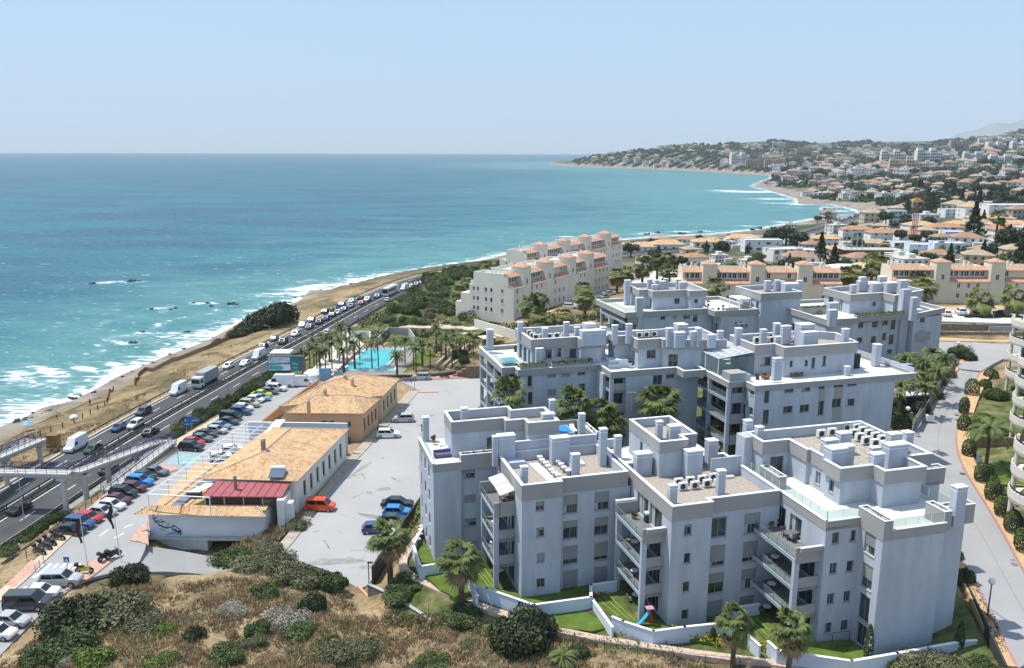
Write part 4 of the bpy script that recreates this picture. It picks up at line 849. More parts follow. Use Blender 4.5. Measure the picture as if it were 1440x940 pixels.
chims(r2c,36.5,34,[(660,150,.9,.7,36.6),(824,158,.9,.6,36.3),(915,118,.9,.7,37.0),(975,135,1.4,.8,36.8),(1112,125,2.3,1.6,37.3),(1135,175,2.4,1.0,36.6),(918,205,.9,.6,35.9),(1370,155,.9,.7,36.8)],ZG)
chims(r2c,34,31,[(920,348,1.25,.7,34.2,31.0),(1378,402,.7,.5,32.0,30.6)],ZG); chims(r2c,34,31,[(455,258,1.0,.9,34.0,30.7),(235,268,.8,.5,32.3,30.6)],ZJ)
mb=MB(); mb.ubox(59.2,99.25,61.7,101.4,31.0,32.2); mb.build('party_wall',M_BAND,r2c)
# glasshouse on the terrace
gh=MB();
for i in range(7):
 for j in range(4):
  u0=59.6+5.4*j/4;u1=59.6+5.4*(j+1)/4-.05;v0=103.2+7.4*i/7;v1=103.2+7.4*(i+1)/7-.06; z=lambda u:34.0-.11*(65-u)+.0
  pts=[(*W(u0,v0),z(u0)),(*W(u1,v0),z(u1)),(*W(u1,v1),z(u1)),(*W(u0,v1),z(u0))]; gh.face(pts)
ghf=MB()
for i in range(8):
 v=103.2+7.4*i/7; a=W(59.5,v);b=W(65.1,v); ghf.tube((*a,33.38),(*b,34.0),.06,n=4)
for j in range(5):
 u=59.6+5.4*j/4; a=W(u,103.1);b=W(u,110.7); zz_=34.0-.11*(65-u); ghf.tube((*a,zz_),(*b,zz_),.05,n=4)
for v in (103.2,106.9,110.5): a=W(59.6,v); ghf.tube((*a,31.0),(*a,33.4),.06,n=4)
f=ghf.build('glasshouse_frame',M_WPLAS,r2c); gh.build('roof_glazing',mat('frosted_glazing',(.42,.47,.50),.2,.5,.3,.8),f)
mb=MB(); mb.wall(WP([(59.6,110.5),(59.6,103.2),(64.9,103.2)]),31.05,33.3,.03); mb.build('glazing',M_GLASS,f)
mb=MB(); mb.ubox(60.2,100.0,62.9,102.4,30.9,31.7); pl=mb.build('plunge_pool',M_WALL,r2c); mb=MB(); mb.ubox(60.35,100.15,62.75,102.25,31.7,31.74); mb.build('pool_water',M_POOL,pl)
# ---- third row
G3=19.3;
def simple_low(par,low,zt=30.5,zb=29.4,mats=M_BAND):
 mb=MB(); mb.prism(WP(low),zb+.2,zb+.45); mb.build('terrace_floor',M_DECK,par); mb=MB(); mb.ring(offset(WP(low),-.05),zb,zt,.3); e=mb.build('parapet',M_BAND,par); mb=MB(); mb.ring(offset(WP(low),-.1),zt+.005,zt+.07,.4); mb.build('coping',M_COPE,e)
r3a=thing('apartment_building','left end white block of the back row with glass terrace corner','apartment block',(*W(76,158),G3))
body=[(69.5,152.4),(73.6,152.4),(76.5,154.9),(76.5,156.2),(86,156.2),(86,168),(69.5,168)]
body=[(69.5,152.4),(86,152.4),(86,168),(69.5,168)]
walls(r3a,body,G3-2,29.4,{0:dict(r=ZH((418,485,450,515),(497,478,527,512,1),(570,465,612,510),(632,472,662,530))),3:dict(o=[o for s in (3,8,12) for o in gwin(0,3,s,2.6,base=G3)])})
simple_low(r3a,[(66.6,152.3),(86,152.3),(86,168),(66.6,168)])
loggia(r3a,66.7,152.5,69.6,166,[G3+FL,G3+2*FL,G3+3*FL],29.4,[165.5])
rail(r3a,[(66.8,168),(66.8,152.6),(69,152.6)],30.57,.9)
p_=[(72.4,158.9),(74.4,158.9),(74.4,156.5),(82,156.5),(82,155.0),(86,155.0),(87,165.6),(73.2,168)]
walls(r3a,[(72.6,159.1),(74.6,159.1),(74.6,156.7),(82.2,156.7),(82.2,155.2),(85.8,155.2),(86.8,165.4),(73.3,167.8)],29.8,32.7,{2:dict(r=ZH((510,375,545,410))),4:dict(r=ZH((640,380,665,405))),7:dict(o=[(2,3.2,30,32.2),(5,6.2,30,32.2)]),1:dict(o=[(.8,1.8,30,32)])},name='penthouse_wall'); roofset(r3a,p_,32.9,33.8,32.5)
chims(r3a,35.2,33,[(352,250,1,.8,35.0),(400,255,1,.8,35.2),(385,285,1.3,.5,34.6),(432,262,1.4,.9,35.0),(458,245,1,.6,35.2),(540,250,1.0,.7,35.0),(570,268,1.6,.8,34.8),(205,255,1.2,.8,35.2,30)],ZH); chims(r3a,33.5,30,[(285,372,1.4,.9,33.4,29.4)],ZH)
r3b=thing('apartment_building','back row block with a white pergola and plain blue grey end wall','apartment block',(*W(98,155),G3))
body=[(86.2,149.4),(94.5,149.4),(94.5,148.5),(103.9,148.5),(103.9,165),(86.2,165)]
walls(r3b,body,G3-2,29.4,{0:dict(r=ZH((700,478,716,515),(735,475,775,515),(810,475,845,500))),5:dict(o=[(13,14.4,G3+FL*k+.1,G3+FL*k+2.3) for k in range(3)])})
simple_low(r3b,[(84.7,149.2),(94.4,149.2),(94.4,165),(84.7,165)])
pb_=[(94.5,148.4),(104,148.4),(104,158.2),(94.5,158.2)]
walls(r3b,[(94.7,148.5),(103.8,148.5),(103.8,158),(94.7,158)],29.4,32.7,{3:dict(o=[(5,6,29.8,32),(7.6,8.6,29.8,32)])},name='penthouse_wall'); roofset(r3b,pb_,32.9,33.8,32.4)
mb=MB(); mb.ubox(91.5,151.5,94.3,155.8,32.1,32.3);
for q in ((91.6,151.6),(91.6,155.6),(94.1,151.6)): mb.ubox(q[0],q[1],q[0]+.18,q[1]+.18,29.8,32.1)
mb.build('terrace_pergola',M_WPLAS,r3b)
for q in ((88.6,150.3,29.4),): planter(r3b,87.2,149.3,90,150.2,29.9,30.9,20)
chims(r3b,35.2,33,[(1133,260,1.3,.8,35.2),(1197,255,1.1,.8,35.3),(1230,262,1.0,.7,35.1),(1290,278,3.2,1.6,34.9),(1345,258,1.2,.8,35.4)],ZH)
r3c=thing('apartment_building','big back row block by the street junction with tall white stair fin','apartment block',(*W(118,145),G3))
body=[(104.2,136.1),(111.5,136.1),(111.5,138.6),(119.4,138.6),(119.4,136.6),(128.0,136.6),(128.0,141),(132.5,141),(132.5,156),(104.2,156)]
body=[(101.2,136.0),(107.2,136.0),(119.5,138.2),(121.9,138.2),(121.9,136.8),(131.0,139.2),(131.0,156),(101.2,156)]
walls(r3c,body,G3-2,29.4,{1:dict(r=ZI((507,450,537,485),(585,447,617,482),(645,425,675,470),(695,348,727,405),(687,435,717,495),(680,523,707,578),(580,533,607,570),(500,540,530,570),(640,515,663,555),(670,607,697,632))),4:dict(r=ZI((770,428,820,462),(855,422,882,455),(845,508,870,540))),7:dict(o=[(s,s+2.6,G3+FL*k+.1,G3+FL*k+2.4) for k in range(3) for s in (4,9,13)])})
simple_low(r3c,[(101.0,135.8),(107.2,135.8),(111.4,137.5),(119.6,138.0),(121.8,138.0),(121.8,136.5),(132.8,140.6),(132.3,156),(101.0,156)])
pcx=[(111.2,142.6),(119.3,143.2),(119.3,139.6),(129.9,143.9),(130.4,154.3),(111.2,151.4)]
walls(r3c,offset(WP(pcx),.2) and [(111.4,142.9),(119.5,143.5),(119.5,140.1),(129.7,144.2),(130.2,154),(111.4,151.2)],29.8,32.7,{5:dict(o=[(1.5,3,30,32.3),(5,6,30,32.3)]),0:dict(r=ZI((580,338,608,362)))},name='penthouse_wall'); roofset(r3c,pcx,32.9,33.8,32.4)
mb=MB(); mb.ubox(119.8,137.8,121.6,139.2,G3-2,35.2); f=mb.build('stair_fin',M_WALL,r3c)
mb=MB(); mb.ubox(122.4,137.0,126.6,137.16,G3+FL*2-.5,G3+FL*2+1.2); mb.build('balcony_panel',M_BAND,r3c)
chims(r3c,35.4,33,[(487,243,1.2,.8,34.8),(540,200,1.4,.9,36.0),(540,222,2.2,1.0,35.2),(618,235,2.4,1.2,35.0),(652,197,1.8,.9,36.2),(648,212,1.6,.9,35.6),(705,232,3.0,1.4,35.2),(770,218,1.8,1.0,36.0)],ZI)
chims(r3c,33,30,[(375,345,2.0,1.0,33.2,29.4),(372,385,1.6,.9,32.6,29.4),(832,315,1.2,.8,34.2,29.6),(828,385,4.0,1.4,30.9,29.4)],ZI)
planter(r3c,108,136.2,119,137.0,29.6,30.9,60); planter(r3c,101.1,144,107,145,29.8,31.2,40)
# ---- air conditioning units, vents and furniture
acp=thing('air_conditioner','white air conditioning unit on gravel roof','air conditioner');
mb=MB(); mb.box(-.42,-.18,.1,.42,.18,.78); mb.build('housing',M_AC,acp); mb=MB(); mb.tube((-.08,-.185,.44),(-.08,-.2,.44),.27,n=14); mb.build('fan_grille',M_DARK,acp); mb=MB(); mb.box(-.36,-.15,0,-.28,.15,.1);mb.box(.28,-.15,0,.36,.15,.1);mb.build('foot',M_DARK,acp)
ACT=proto_tree(acp)
def acs(conv,z,pts,lab,grp,sc=1.0,rz=None):
 for i,(x,y) in enumerate(pts):
  r=conv((x,y,x,y))[0]; X_,Y_=g(r[0],r[1],z); place(ACT,lab,(X_,Y_,z),-AZ*0+(-AZ if rz is None else rz),grp,sc)
AZr=math.pi/2-math.atan2(UA[0],UA[1]); AZr=math.atan2(UA[1],UA[0])
acs(ZC,26.0,[(582,582),(660,572),(738,562),(812,548),(612,610),(690,602),(772,590),(845,585)],'one of the air conditioners on the middle front block roof','air conditioners on the middle front roof',1.15,AZr)
acs(ZE5,29.3,[(585,262),(655,252)],'one of two lone air conditioners at the back parapet of the nearest block','pair of air conditioners',1.25,AZr)
acs(ZE5,29.3,[(818,222),(858,242),(900,262),(942,280),(985,300),(800,260),(838,285),(880,308),(940,325),(1000,335),(752,222)],'one of the air conditioners double rowed on the nearest block roof','air conditioners in double row on nearest roof',1.25,AZr)
acs(ZF,33.9,[(530,222),(578,220),(626,216),(676,212),(465,215),(445,198),(487,226)],'one of the air conditioners behind the parapet above the hedge planters','air conditioners above the hedge planters',1.1,AZr)
acs(ZF,33.9,[(1170,215),(1218,212),(1268,208),(1145,200)],'one of the air conditioners on the middle roof of the second row','air conditioners on middle second row roof',1.2,AZr)
acs(ZG,33.9,[(770,250),(822,250),(870,248),(815,230),(862,226),(980,245),(1028,242),(985,222)],'one of the air conditioners beside the satellite dish on the widest roof','air conditioners beside the satellite dish',1.25,AZr)
acs(ZI,32.9,[(517,272),(540,270),(565,268)],'one of the small air conditioners on the big back row block','air conditioners on the back row roof',1.4,AZr)
vp=thing('roof_vent','white capped vent cowl','vent'); mb=MB(); mb.box(-.2,-.2,0,.2,.2,.55); mb.build('duct',M_CONC,vp); mb=MB(); mb.box(-.3,-.3,.55,.3,.3,.72); mb.build('cowl',M_WPLAS,vp); VT=proto_tree(vp)
for (x,y) in ((888,420),(905,440),(928,458),(945,480),(965,505),(985,525),(1010,540)): X_,Y_=g(570+x/4.7,560+y/4.7,26); place(VT,'one of the capped vents left of the white roof mat',(X_,Y_,26),AZr,'left line of roof vents',.95)
for (x,y) in ((972,408),(990,428),(1010,448),(1030,468),(1048,490),(1075,510)): X_,Y_=g(570+x/4.7,560+y/4.7,26); place(VT,'one of the capped vents right of the white roof mat',(X_,Y_,26),AZr,'right line of roof vents',.95)
mb=MB(); mb.prism(WP([(28.2,82.6),(29.4,82.6),(28.6,89.6),(27.6,89.6)]),26.005,26.03); tag(mb.build('roof_mat',M_WPLAS,origin=(*W(28.6,86),26.0)),'white walkway mat between two lines of roof vents','mat')
remove_tree(VT); remove_tree(ACT)
# satellite dish
d=thing('satellite_dish','white satellite dish among the air conditioners on the widest roof','satellite dish',(*g(900+932/4.7,430+205/4.7,34),33.9),AZr)
mb=MB(); mb.tube((0,0,0),(0,0,1.5),.05); mb.build('mast',M_STEEL,d)
mb=MB()
for i in range(12):
 a0,a1=i*math.pi/6,(i+1)*math.pi/6
 for r0,r1 in ((0,.35),(.35,.68)):
  f=lambda r_,a:(r_*math.cos(a)*.75-.1+r_*r_*.4,-.15-r_*math.cos(a)*.4,1.6+r_*math.sin(a)*1.15); mb.face([f(r0,a0),f(r1,a0),f(r1,a1),f(r0,a1)])
mb.build('reflector',M_WPLAS,d)
# ------------------------------------------------------------------ restaurant houses by the car park
rs=thing('restaurant','low house with large sandy tiled hip roof and red sheet veranda roof','restaurant',(-38,126,10))
def w3(px,py,z): x,y=g(px,py,z); return (x,y,z)
def tiled(par,planes,ridges,m=M_TILE,name='roof'):
 mb=MB()
 for q in planes:
  if len(q)==4: roofplane(mb,[q[0],q[1],q[2]],m); roofplane(mb,[q[0],q[2],q[3]],m)
  else: roofplane(mb,q,m)
 o=mb.build(name,m,par); rb=MB()
 for a,b in ridges:
  a=np.array(a)+(0,0,.04);b=np.array(b)+(0,0,.04);L=np.linalg.norm(b-a);n=int(L/.42)
  for i in range(n): p=a+(b-a)*i/n;q=a+(b-a)*(i+.62)/n; rb.tube(p,q,.13,.12,6)
 rb.build('ridge_tiles',mat('ridge_tile',(.68,.58,.47),.9,.1,.3,2),o)
 return o
A,B,C,D=w3(282,673,15.3),w3(418,677,15.3),w3(490,604,15.3),w3(378,602,15.3); R1,R2=w3(371.5,635,17.1),w3(409,602.5,16.9)
tiled(rs,[[A,B,R1],[B,C,R2,R1],[C,D,R2],[D,A,R1,R2]],[(A,R1),(B,R1),(C,R2),(D,R2),(R1,R2),(C,D)])
wl=[(A[0]+.7,A[1]+.6),(B[0]-.5,B[1]+.6),(C[0]-.5,C[1]-.5),(D[0]+.7,D[1]-.5)]
mb=MB()
for i in range(4):
 a,b=wl[i],wl[(i+1)%4]; L=math.dist(a,b); ops=[(s,s+1.1,11.3,13.8) for s in np.arange(3,L-2,2.7)] if i==1 else ([(s,s+1.6,10.3,13.2) for s in np.arange(2,L-2,3.4)] if i==3 else [])
 wallwin(rs,mb,a,b,9.5,15.28,(),ops)
mb.build('wall',M_WHITE,rs)
for px,py,zt,zb,rr in ((369.5,617,18.9,16.9,.36),(330,669,16.6,14.6,.22)):
 x,y=g(px,py,zt); mb=MB(); mb.tube((x,y,zb-.5),(x,y,zt-.35),rr,n=10); c=mb.build('chimney',mat('clay_pipe',(.36,.24,.18),.9,.1,.2,2),rs); mb=MB(); mb.tube((x,y,zt-.34),(x,y,zt),rr*1.25,rr*.9,10); mb.build('chimney_cap',M_CONC,c)
# veranda with red sheet roof
ra=[w3(304,677,15.0),w3(409,678,15.0),w3(397,699,14.1),w3(284,698,14.1)]
mb=MB(); mb.face([ra[3],ra[2],ra[1],ra[0]]); mb.face([(x,y,z-.08) for x,y,z in ra]); mb.face([(ra[3][0],ra[3][1],ra[3][2]-.16),(ra[2][0],ra[2][1],ra[2][2]-.16),ra[2],ra[3]])
o=mb.build('veranda_roof',M_REDROOF,rs); mb=MB()
for i in range(10):
 t=i/9; p=np.array(ra[3])*(1-t)+np.array(ra[2])*t; q=np.array(ra[0])*(1-t)+np.array(ra[1])*t; mb.tube(p+(0,0,.03),q+(0,0,.03),.045,n=4)
mb.build('roof_seam',mat('red_seam',(.30,.05,.055),.5,.4),o)
vy=ra[3][1]+.25; vx0,vx1=ra[3][0]+.3,ra[2][0]-.2
mb=MB(); mb.box(vx0,vy+.1,12.4,vx1,vy+3,14.0); mb.build('veranda_screen',mat('brown_screen',(.06,.045,.035),.7,.3,.3,2),rs)
for i in range(5):
 x=vx0+(vx1-vx0)*i/4; mb=MB(); mb.box(x-.08,vy-.06,12.4,x+.08,vy+.1,14.05); mb.build('post',M_CONC,rs)
mb=MB(); mb.box(vx1-3.0,vy+.02,12.5,vx1-.2,vy+.12,13.9); mb.build('veranda_window',M_PANE,rs)
mb=MB(); x,y=g(393,700,13.8); mb.box(x-.1,y-1.2,8.6,x+.9,y+2.8,13.9); mb.box(x+.9,y-.6,8.6,x+1.9,y+.6,13.2); mb.build('end_wall',M_WHITE,rs)
# solar water heater on the roof
sw=thing('solar_heater','solar water heater lying on the tiled roof above the red veranda','solar heater',(0,0,0));
x,y=g(390,667,15.9); mb=MB(); mb.add([(x-1.1,y-.9,15.75),(x+1.1,y-.9,15.75),(x+1.1,y+.7,16.45),(x-1.1,y+.7,16.45),(x-1.1,y-.9,15.65),(x+1.1,y-.9,15.65),(x+1.1,y+.7,16.35),(x-1.1,y+.7,16.35)],[(0,1,2,3),(7,6,5,4),(0,4,5,1),(1,5,6,2),(2,6,7,3),(3,7,4,0)]); mb.build('panel',mat('solar_glass',(.10,.14,.2),.15,.5),sw)
mb=MB(); mb.tube((x-1.0,y+.9,16.55),(x+1.0,y+.9,16.55),.3,n=12); mb.build('tank',M_WPLAS,sw)
# lower annex with basement, mural and tiled skirt
an=thing('annex_building','white annex with tiled skirt roof, dining terrace on top and dark garage opening','annex',(-43,110,6))
e0,e1,e2,e3=w3(188.5,723.6,12.5),w3(373.6,727,12.5),w3(361,712,13.25),w3(207.7,711,13.25)
tiled(an,[[e0,e1,e2,e3]],[(e0,e3),(e1,e2)],name='roof')
e4=(e3[0],e3[1]+14,13.25);
yF=e0[1]+.55; xL=e0[0]+1.7; xR=e1[0]-.5
mb=MB(); ga=pxop((xL,yF),(xR,yF),(293,764,333,800));
wallwin(an,mb,(xL,yF),(xR,yF),5.2,12.45,(),[]) if False else None
facade(mb,(xL,yF),(xR,yF),5.2,12.45,[(ga[0],xR-xL-1,5.3,8.3)],depth=2.2); facade(mb,(xL,yF+17),(xL,yF),5.2,12.6); facade(mb,(xR,yF),(xR,yF+6),5.2,12.6); mb.build('wall',mat('pale_blue_paint',(.66,.70,.74),.85,.2,.12,.3,.1,8),an)
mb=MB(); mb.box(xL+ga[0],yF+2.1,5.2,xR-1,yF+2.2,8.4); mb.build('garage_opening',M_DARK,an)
mb=MB(); mb.box(xL-.6,yF-.7,8.75,xR-.3,yF-.003,9.0); mb.build('ledge',M_CONC,an)
mb=MB(); mb.box(xL,yF+.5,12.46,-43.9,yF+18.5,12.7); mb.box(-43.9,yF+.5,12.46,xR,yF+5,12.69); mb.build('terrace_floor',M_PAVE,an)
# wall painting of a branch: plain dark strokes
mb=MB(); rnd=random.Random(4)
def brush(x0,z0,x1,z1,w_): mb.add([(x0,yF-.006,z0-w_),(x1,yF-.006,z1-w_),(x1,yF-.006,z1+w_),(x0,yF-.006,z0+w_)],[(0,1,2,3)])
mx=xL+.5
for a,b,c,d,w_ in ((0,11.9,.8,10.7,.10),(.8,10.7,1.9,10.2,.13),(1.9,10.2,3.2,10.5,.09),(3.2,10.5,3.9,9.7,.10),(2.6,10.1,3.9,9.5,.16),(.2,11.6,.7,11.9,.07),(.5,11.1,1.1,11.4,.06),(1.4,10.4,1.5,9.9,.07),(.9,10.2,1.6,9.8,.05)): brush(mx+a,b,mx+c,d,w_)
for _ in range(60): a=rnd.uniform(0,3.9); z=11.7-.55*a+rnd.uniform(-.5,.5); brush(mx+a,z,mx+a+rnd.uniform(.1,.3),z+rnd.uniform(-.15,.15),rnd.uniform(.02,.07))
mb.build('wall_painting',mat('faded_ink',(.12,.13,.15),.9,.1,.4,2),an)
mb=MB(); mb.add([(mx+1.6,yF-.003,9.15),(mx+3.9,yF-.003,9.15),(mx+3.9,yF-.003,9.9),(mx+2.2,yF-.003,9.6)],[(0,1,2,3)]); mb.build('painted_water',mat('faded_blue',(.36,.48,.62),.9,.1,.3,2),an)
pg=thing('pergola','long white steel pergola over the dining terrace along the parked cars','pergola',(-49,120,12.7))
pa=[w3(208,695,15.2),w3(345,595,15.2)]; L=math.dist(pa[0],pa[1]); d=(np.array(pa[1])-pa[0])/L; nn=np.array([d[1],-d[0],0])
mb=MB(); mb.tube(pa[0],pa[1],.13,n=4); mb.build('beam',M_WPLAS,pg)
wdt=lambda t: 4.6 if t>.42 else 11
for i in range(19):
 t=i/18; p=np.array(pa[0])+d*L*t; q=p+nn*(6.2 if t>.25 else 6.8); mb=MB(); mb.tube(p,q,.055,n=4); mb.build('rafter',M_WPLAS,pg)
 if i%3==0: mb=MB(); mb.tube((p[0],p[1],12.7 if t<.5 else 10),p,.07,n=6); mb.build('post',M_WPLAS,pg)
mb=MB(); p=np.array(pa[0])+nn*3.4; mb.tube(p,p+d*L*.98,.09,n=4); mb.build('beam',M_WPLAS,pg); mb=MB(); p=np.array(pa[0])+nn*9; mb.tube(pa[0],p,.09,n=4); mb.tube((p[0],p[1],12.7),p,.08,n=6); mb.build('beam',M_WPLAS,pg)
for i in range(13):
 p=np.array(pa[0])+nn*2.2+d*(1.0+i*2.05); q=p+nn*1.5
 mb=MB(); z=12.95 if i<9 else 10.6; mb.add([(p[0],p[1],z),(q[0],q[1],z),(q[0]+d[0]*1.75,q[1]+d[1]*1.75,z),(p[0]+d[0]*1.75,p[1]+d[1]*1.75,z),(p[0],p[1],z-.1),(q[0],q[1],z-.1),(q[0]+d[0]*1.75,q[1]+d[1]*1.75,z-.1),(p[0]+d[0]*1.75,p[1]+d[1]*1.75,z-.1)],[(0,1,2,3),(7,6,5,4),(0,4,5,1),(1,5,6,2),(2,6,7,3),(3,7,4,0)])
 tag(mb.build('roof_panel',mat('grey_blue_panel',(.19,.21,.27),.5,.4,.2,1),origin=(float(p[0]),float(p[1]),z)),'one of the grey blue glazed panels laid in a row beneath the white pergola','panel','glazed panels beneath the pergola')
x,y=g(262,697,13.2); mb=MB(); mb.box(x,y,12.7,x+1.9,y+1.2,13.5); tag(mb.build('bar_counter',M_DARK,origin=(x,y,12.7)),'dark bar counter on the dining terrace under the pergola','counter')
a=w3(263,692,14.6);b=w3(291,679,14.6); mb=MB(); mb.add([(a[0],a[1],14.6),(a[0]+1.7,a[1],14.6),(b[0]+1.7,b[1],14.6),(b[0],b[1],14.6),(a[0],a[1],14.5),(a[0]+1.7,a[1],14.5),(b[0]+1.7,b[1],14.5),(b[0],b[1],14.5)],[(0,1,2,3),(7,6,5,4),(0,4,5,1),(1,5,6,2),(2,6,7,3),(3,7,4,0)]); tag(mb.build('awning',M_WPLAS,origin=(a[0],a[1],14.5)),'narrow white awning beside the red veranda roof','awning')
# peach house behind
ph=thing('peach_house','peach coloured house with sandy hip roofs, tiled chimneys and long side facing the parking lot','house',(-34,158,10))
E1=15.3
A,B=w3(403,581,E1),w3(511,582,E1); C=(B[0]+1.6,B[1]+9,E1); D=(A[0]+1.6,A[1]+9,E1); R1=((A[0]*.7+B[0]*.3)+.2,A[1]+5,17.2);R2=((A[0]*.25+B[0]*.75)+.6,A[1]+5,17.2)
tiled(ph,[[A,B,R2,R1],[B,C,R2],[C,D,R1,R2],[D,A,R1]],[(A,R1),(B,R2),(C,R2),(D,R1),(R1,R2)])
mb=MB(); Pp=[(A[0]+.5,A[1]+.6),(B[0]-.5,B[1]+.6),(C[0]-.5,C[1]),(D[0]+.5,D[1])]
for i in range(4):
 a,b=Pp[i],Pp[(i+1)%4]; wallwin(ph,mb,a,b,9.4,15.28,(),[(5.6,6.6,11.6,13.7),(6.9,7.9,11.6,13.7),(10.2,11,12.6,13.6)] if i==0 else ([(s,s+1,11.6,13.8) for s in (1,3,5,7)] if i==1 else []))
mb.build('wall',M_PEACH,ph)
A2,B2,C2,D2=(-43.3,150.3,E1),(-24.9,157.8,E1),w3(562,533,E1),(-37.4,171.5,E1); q1=(-36.4,158.5,17.6);q2=(-31.3,165.2,17.6)
tiled(ph,[[A2,B2,q1],[B2,C2,q2,q1],[C2,D2,q2],[D2,A2,q1,q2]],[(A2,q1),(C2,q2),(D2,q2),(q1,q2),(C2,D2)])
mb=MB(); Pp=[(-42.6,151),(-25.5,158),(C2[0]-.5,C2[1]-.5),(-37,171)]
for i in range(4):
 a,b=Pp[i],Pp[(i+1)%4]; wallwin(ph,mb,a,b,9.4,15.28,(),[(s,s+1,11.6,13.8) for s in np.arange(1.5,11,2.6)] if i==1 else [])
mb.build('wall',mat('sand_paint',(.62,.48,.33),.85,.2,.12,.3,.15,8),ph)
for px,py,zt in ((457,545.5,18.6),(433.5,561.5,18.3),(485,525,18.6),(495.5,531,18.4)):
 x,y=g(px,py,zt); mb=MB(); mb.box(x-.28,y-.28,15.3,x+.28,y+.28,zt-.4); c=mb.build('chimney',M_PEACH,ph); mb=MB(); mb.tube((x,y,zt-.4),(x,y,zt),.42,.1,8); mb.build('chimney_cap',M_CONC,c)
# walls around the restaurants
def bwall(name,label,cat,pts,z0,z1,t,m,cope=None,mcope=None,group=None):
 o=thing(name,label,cat,(*pts[0],z0),0,group); mb=MB(); mb.wall(pts,z0,z1,t); mb.build('wall_panel',m,o)
 if cope: mb=MB(); mb.wall(pts,z1+.003,z1+.003+cope,t+.1); mb.build('coping',mcope or M_COPE,o)
 return o
gp=lambda z,*p:[g(x,y,z) for x,y in p]
bwall('boundary_wall','peach wall with tiled coping between parked cars and the peach house','wall',gp(11.6,(365,596),(393,573),(446,536)),9.6,11.6,.3,M_PEACH,.12,M_TERRA)
bwall('screen_wall','tall pale wall closing the back of the restaurant roof','wall',gp(15.4,(350,594),(487,596)),9.6,15.4,.25,mat('pale_blue_paint2',(.68,.73,.78),.85,.2),.08)
a=w3(384,597,15.55);mb=MB(); mb.box(a[0]-.2,a[1]-4.5,15.49,a[0]+1.5,a[1]+2.5,15.6); tag(mb.build('roof_slab',M_WPLAS,origin=a),'narrow white slab laid across the back of the restaurant','slab')
# pavement strip right of the houses
sw_l=gp(10.1,(372,792),(395,762),(416,738),(441,704),(480,655),(520,612),(556,572),(575,550)); sw_r=gp(10.1,(386,794),(410,765),(430,740),(454,702),(494,655),(532,614),(570,572),(590,549))
strip('footpath',smooth(resm(sw_l),3),smooth(resm(sw_r),3),10.12,mat('worn_concrete',(.46,.40,.33),.95,.1,.3,.8),.5)
strip('back_pavement',gp(10.12,(565,531.5),(620,529.5),(700,525)),gp(10.12,(563,535),(620,533.3),(700,529)),10.13,MATS['red_kerb'],.4)
strip('island_kerb',gp(10.1,(590,548),(615,547.5)),gp(10.1,(589,552),(617,551.5)),10.14,M_PAVEP,.3)
# car park furniture: bays, pavements, crossing
cpw_l=gp(10.1,(-60,868),(0,830),(52,785),(137,703),(250,617),(300,590),(385,540),(405,531)); cpw_r=gp(10.1,(-60,880),(0,842),(50,805),(60,795),(145,711),(258,625),(308,597),(392,545))
cpw_r=gp(10.1,(-60,884),(0,846),(36,816),(62,790),(146,712),(258,624),(306,596),(390,545),(409,533))
n1=resm(cpw_l,60);n2=resm(cpw_r,60); strip('pavement',n1,n2,10.13,M_PAVEL,.5)
flat('pavement_corner',gp(10.15,(8,823),(44,787),(55,792),(52,800),(35,812),(20,826)),10.145,M_PAVEP,.3)
flat('pavement_corner',gp(10.15,(96,803),(112,796),(140,784),(152,783),(160,787),(128,812),(108,822),(92,830),(99,812)),10.145,M_PAVEP,.3)
flat('pavement_corner',gp(10.15,(183,760),(196,742),(207,732),(209,766),(197,762)),10.145,M_PAVEP,.3)
flat('bay_corner',gp(10.15,(205,662),(222,655),(245,655),(250,660),(228,668),(204,672)),10.145,M_PAVEP,.3)
flat('disabled_bay',gp(10.02,(232,653),(252,637),(288,640),(268,655)),10.008,mat('bay_blue',(.33,.48,.50),.9,.1,.3,1.),.01)
mb=MB()
for i in range(7):
 a=g(38+i*11.5,811-i*.5,10);b=g(75+i*8.5,792.0,10);
 a=(np.array(g(36+i*11,813,10)));b=np.array(g(62+i*10,793,10)); d=(b-a)/np.linalg.norm(b-a); n_=np.array([d[1],-d[0]])*.25
 mb.face([(*(a-n_),10.006),(*(a+n_),10.006),(*(b+n_),10.006),(*(b-n_),10.006)][::1])
for (x0,y0,x1,y1) in ((140,754,152,745),(175,742,188,737),(160,757,175,750)):
 a=np.array(g(x0,y0,10));b=np.array(g(x1,y1,10));d=(b-a)/np.linalg.norm(b-a);n_=np.array([d[1],-d[0]])*.1; mb.face([(*(a-n_),10.006),(*(a+n_),10.006),(*(b+n_),10.006),(*(b-n_),10.006)])
for k in range(8):
 for dx in (0,.0):
  pass
mb.v=[(x,y,z) for x,y,z in mb.v]
for i,f in enumerate(mb.f):
 p=[np.array(mb.v[k]) for k in f]; nz_=np.cross(p[1]-p[0],p[2]-p[0])[2]
 if nz_<0: mb.f[i]=tuple(reversed(f))
tag(mb.build('zebra_crossing',M_PAINT),kind='structure')
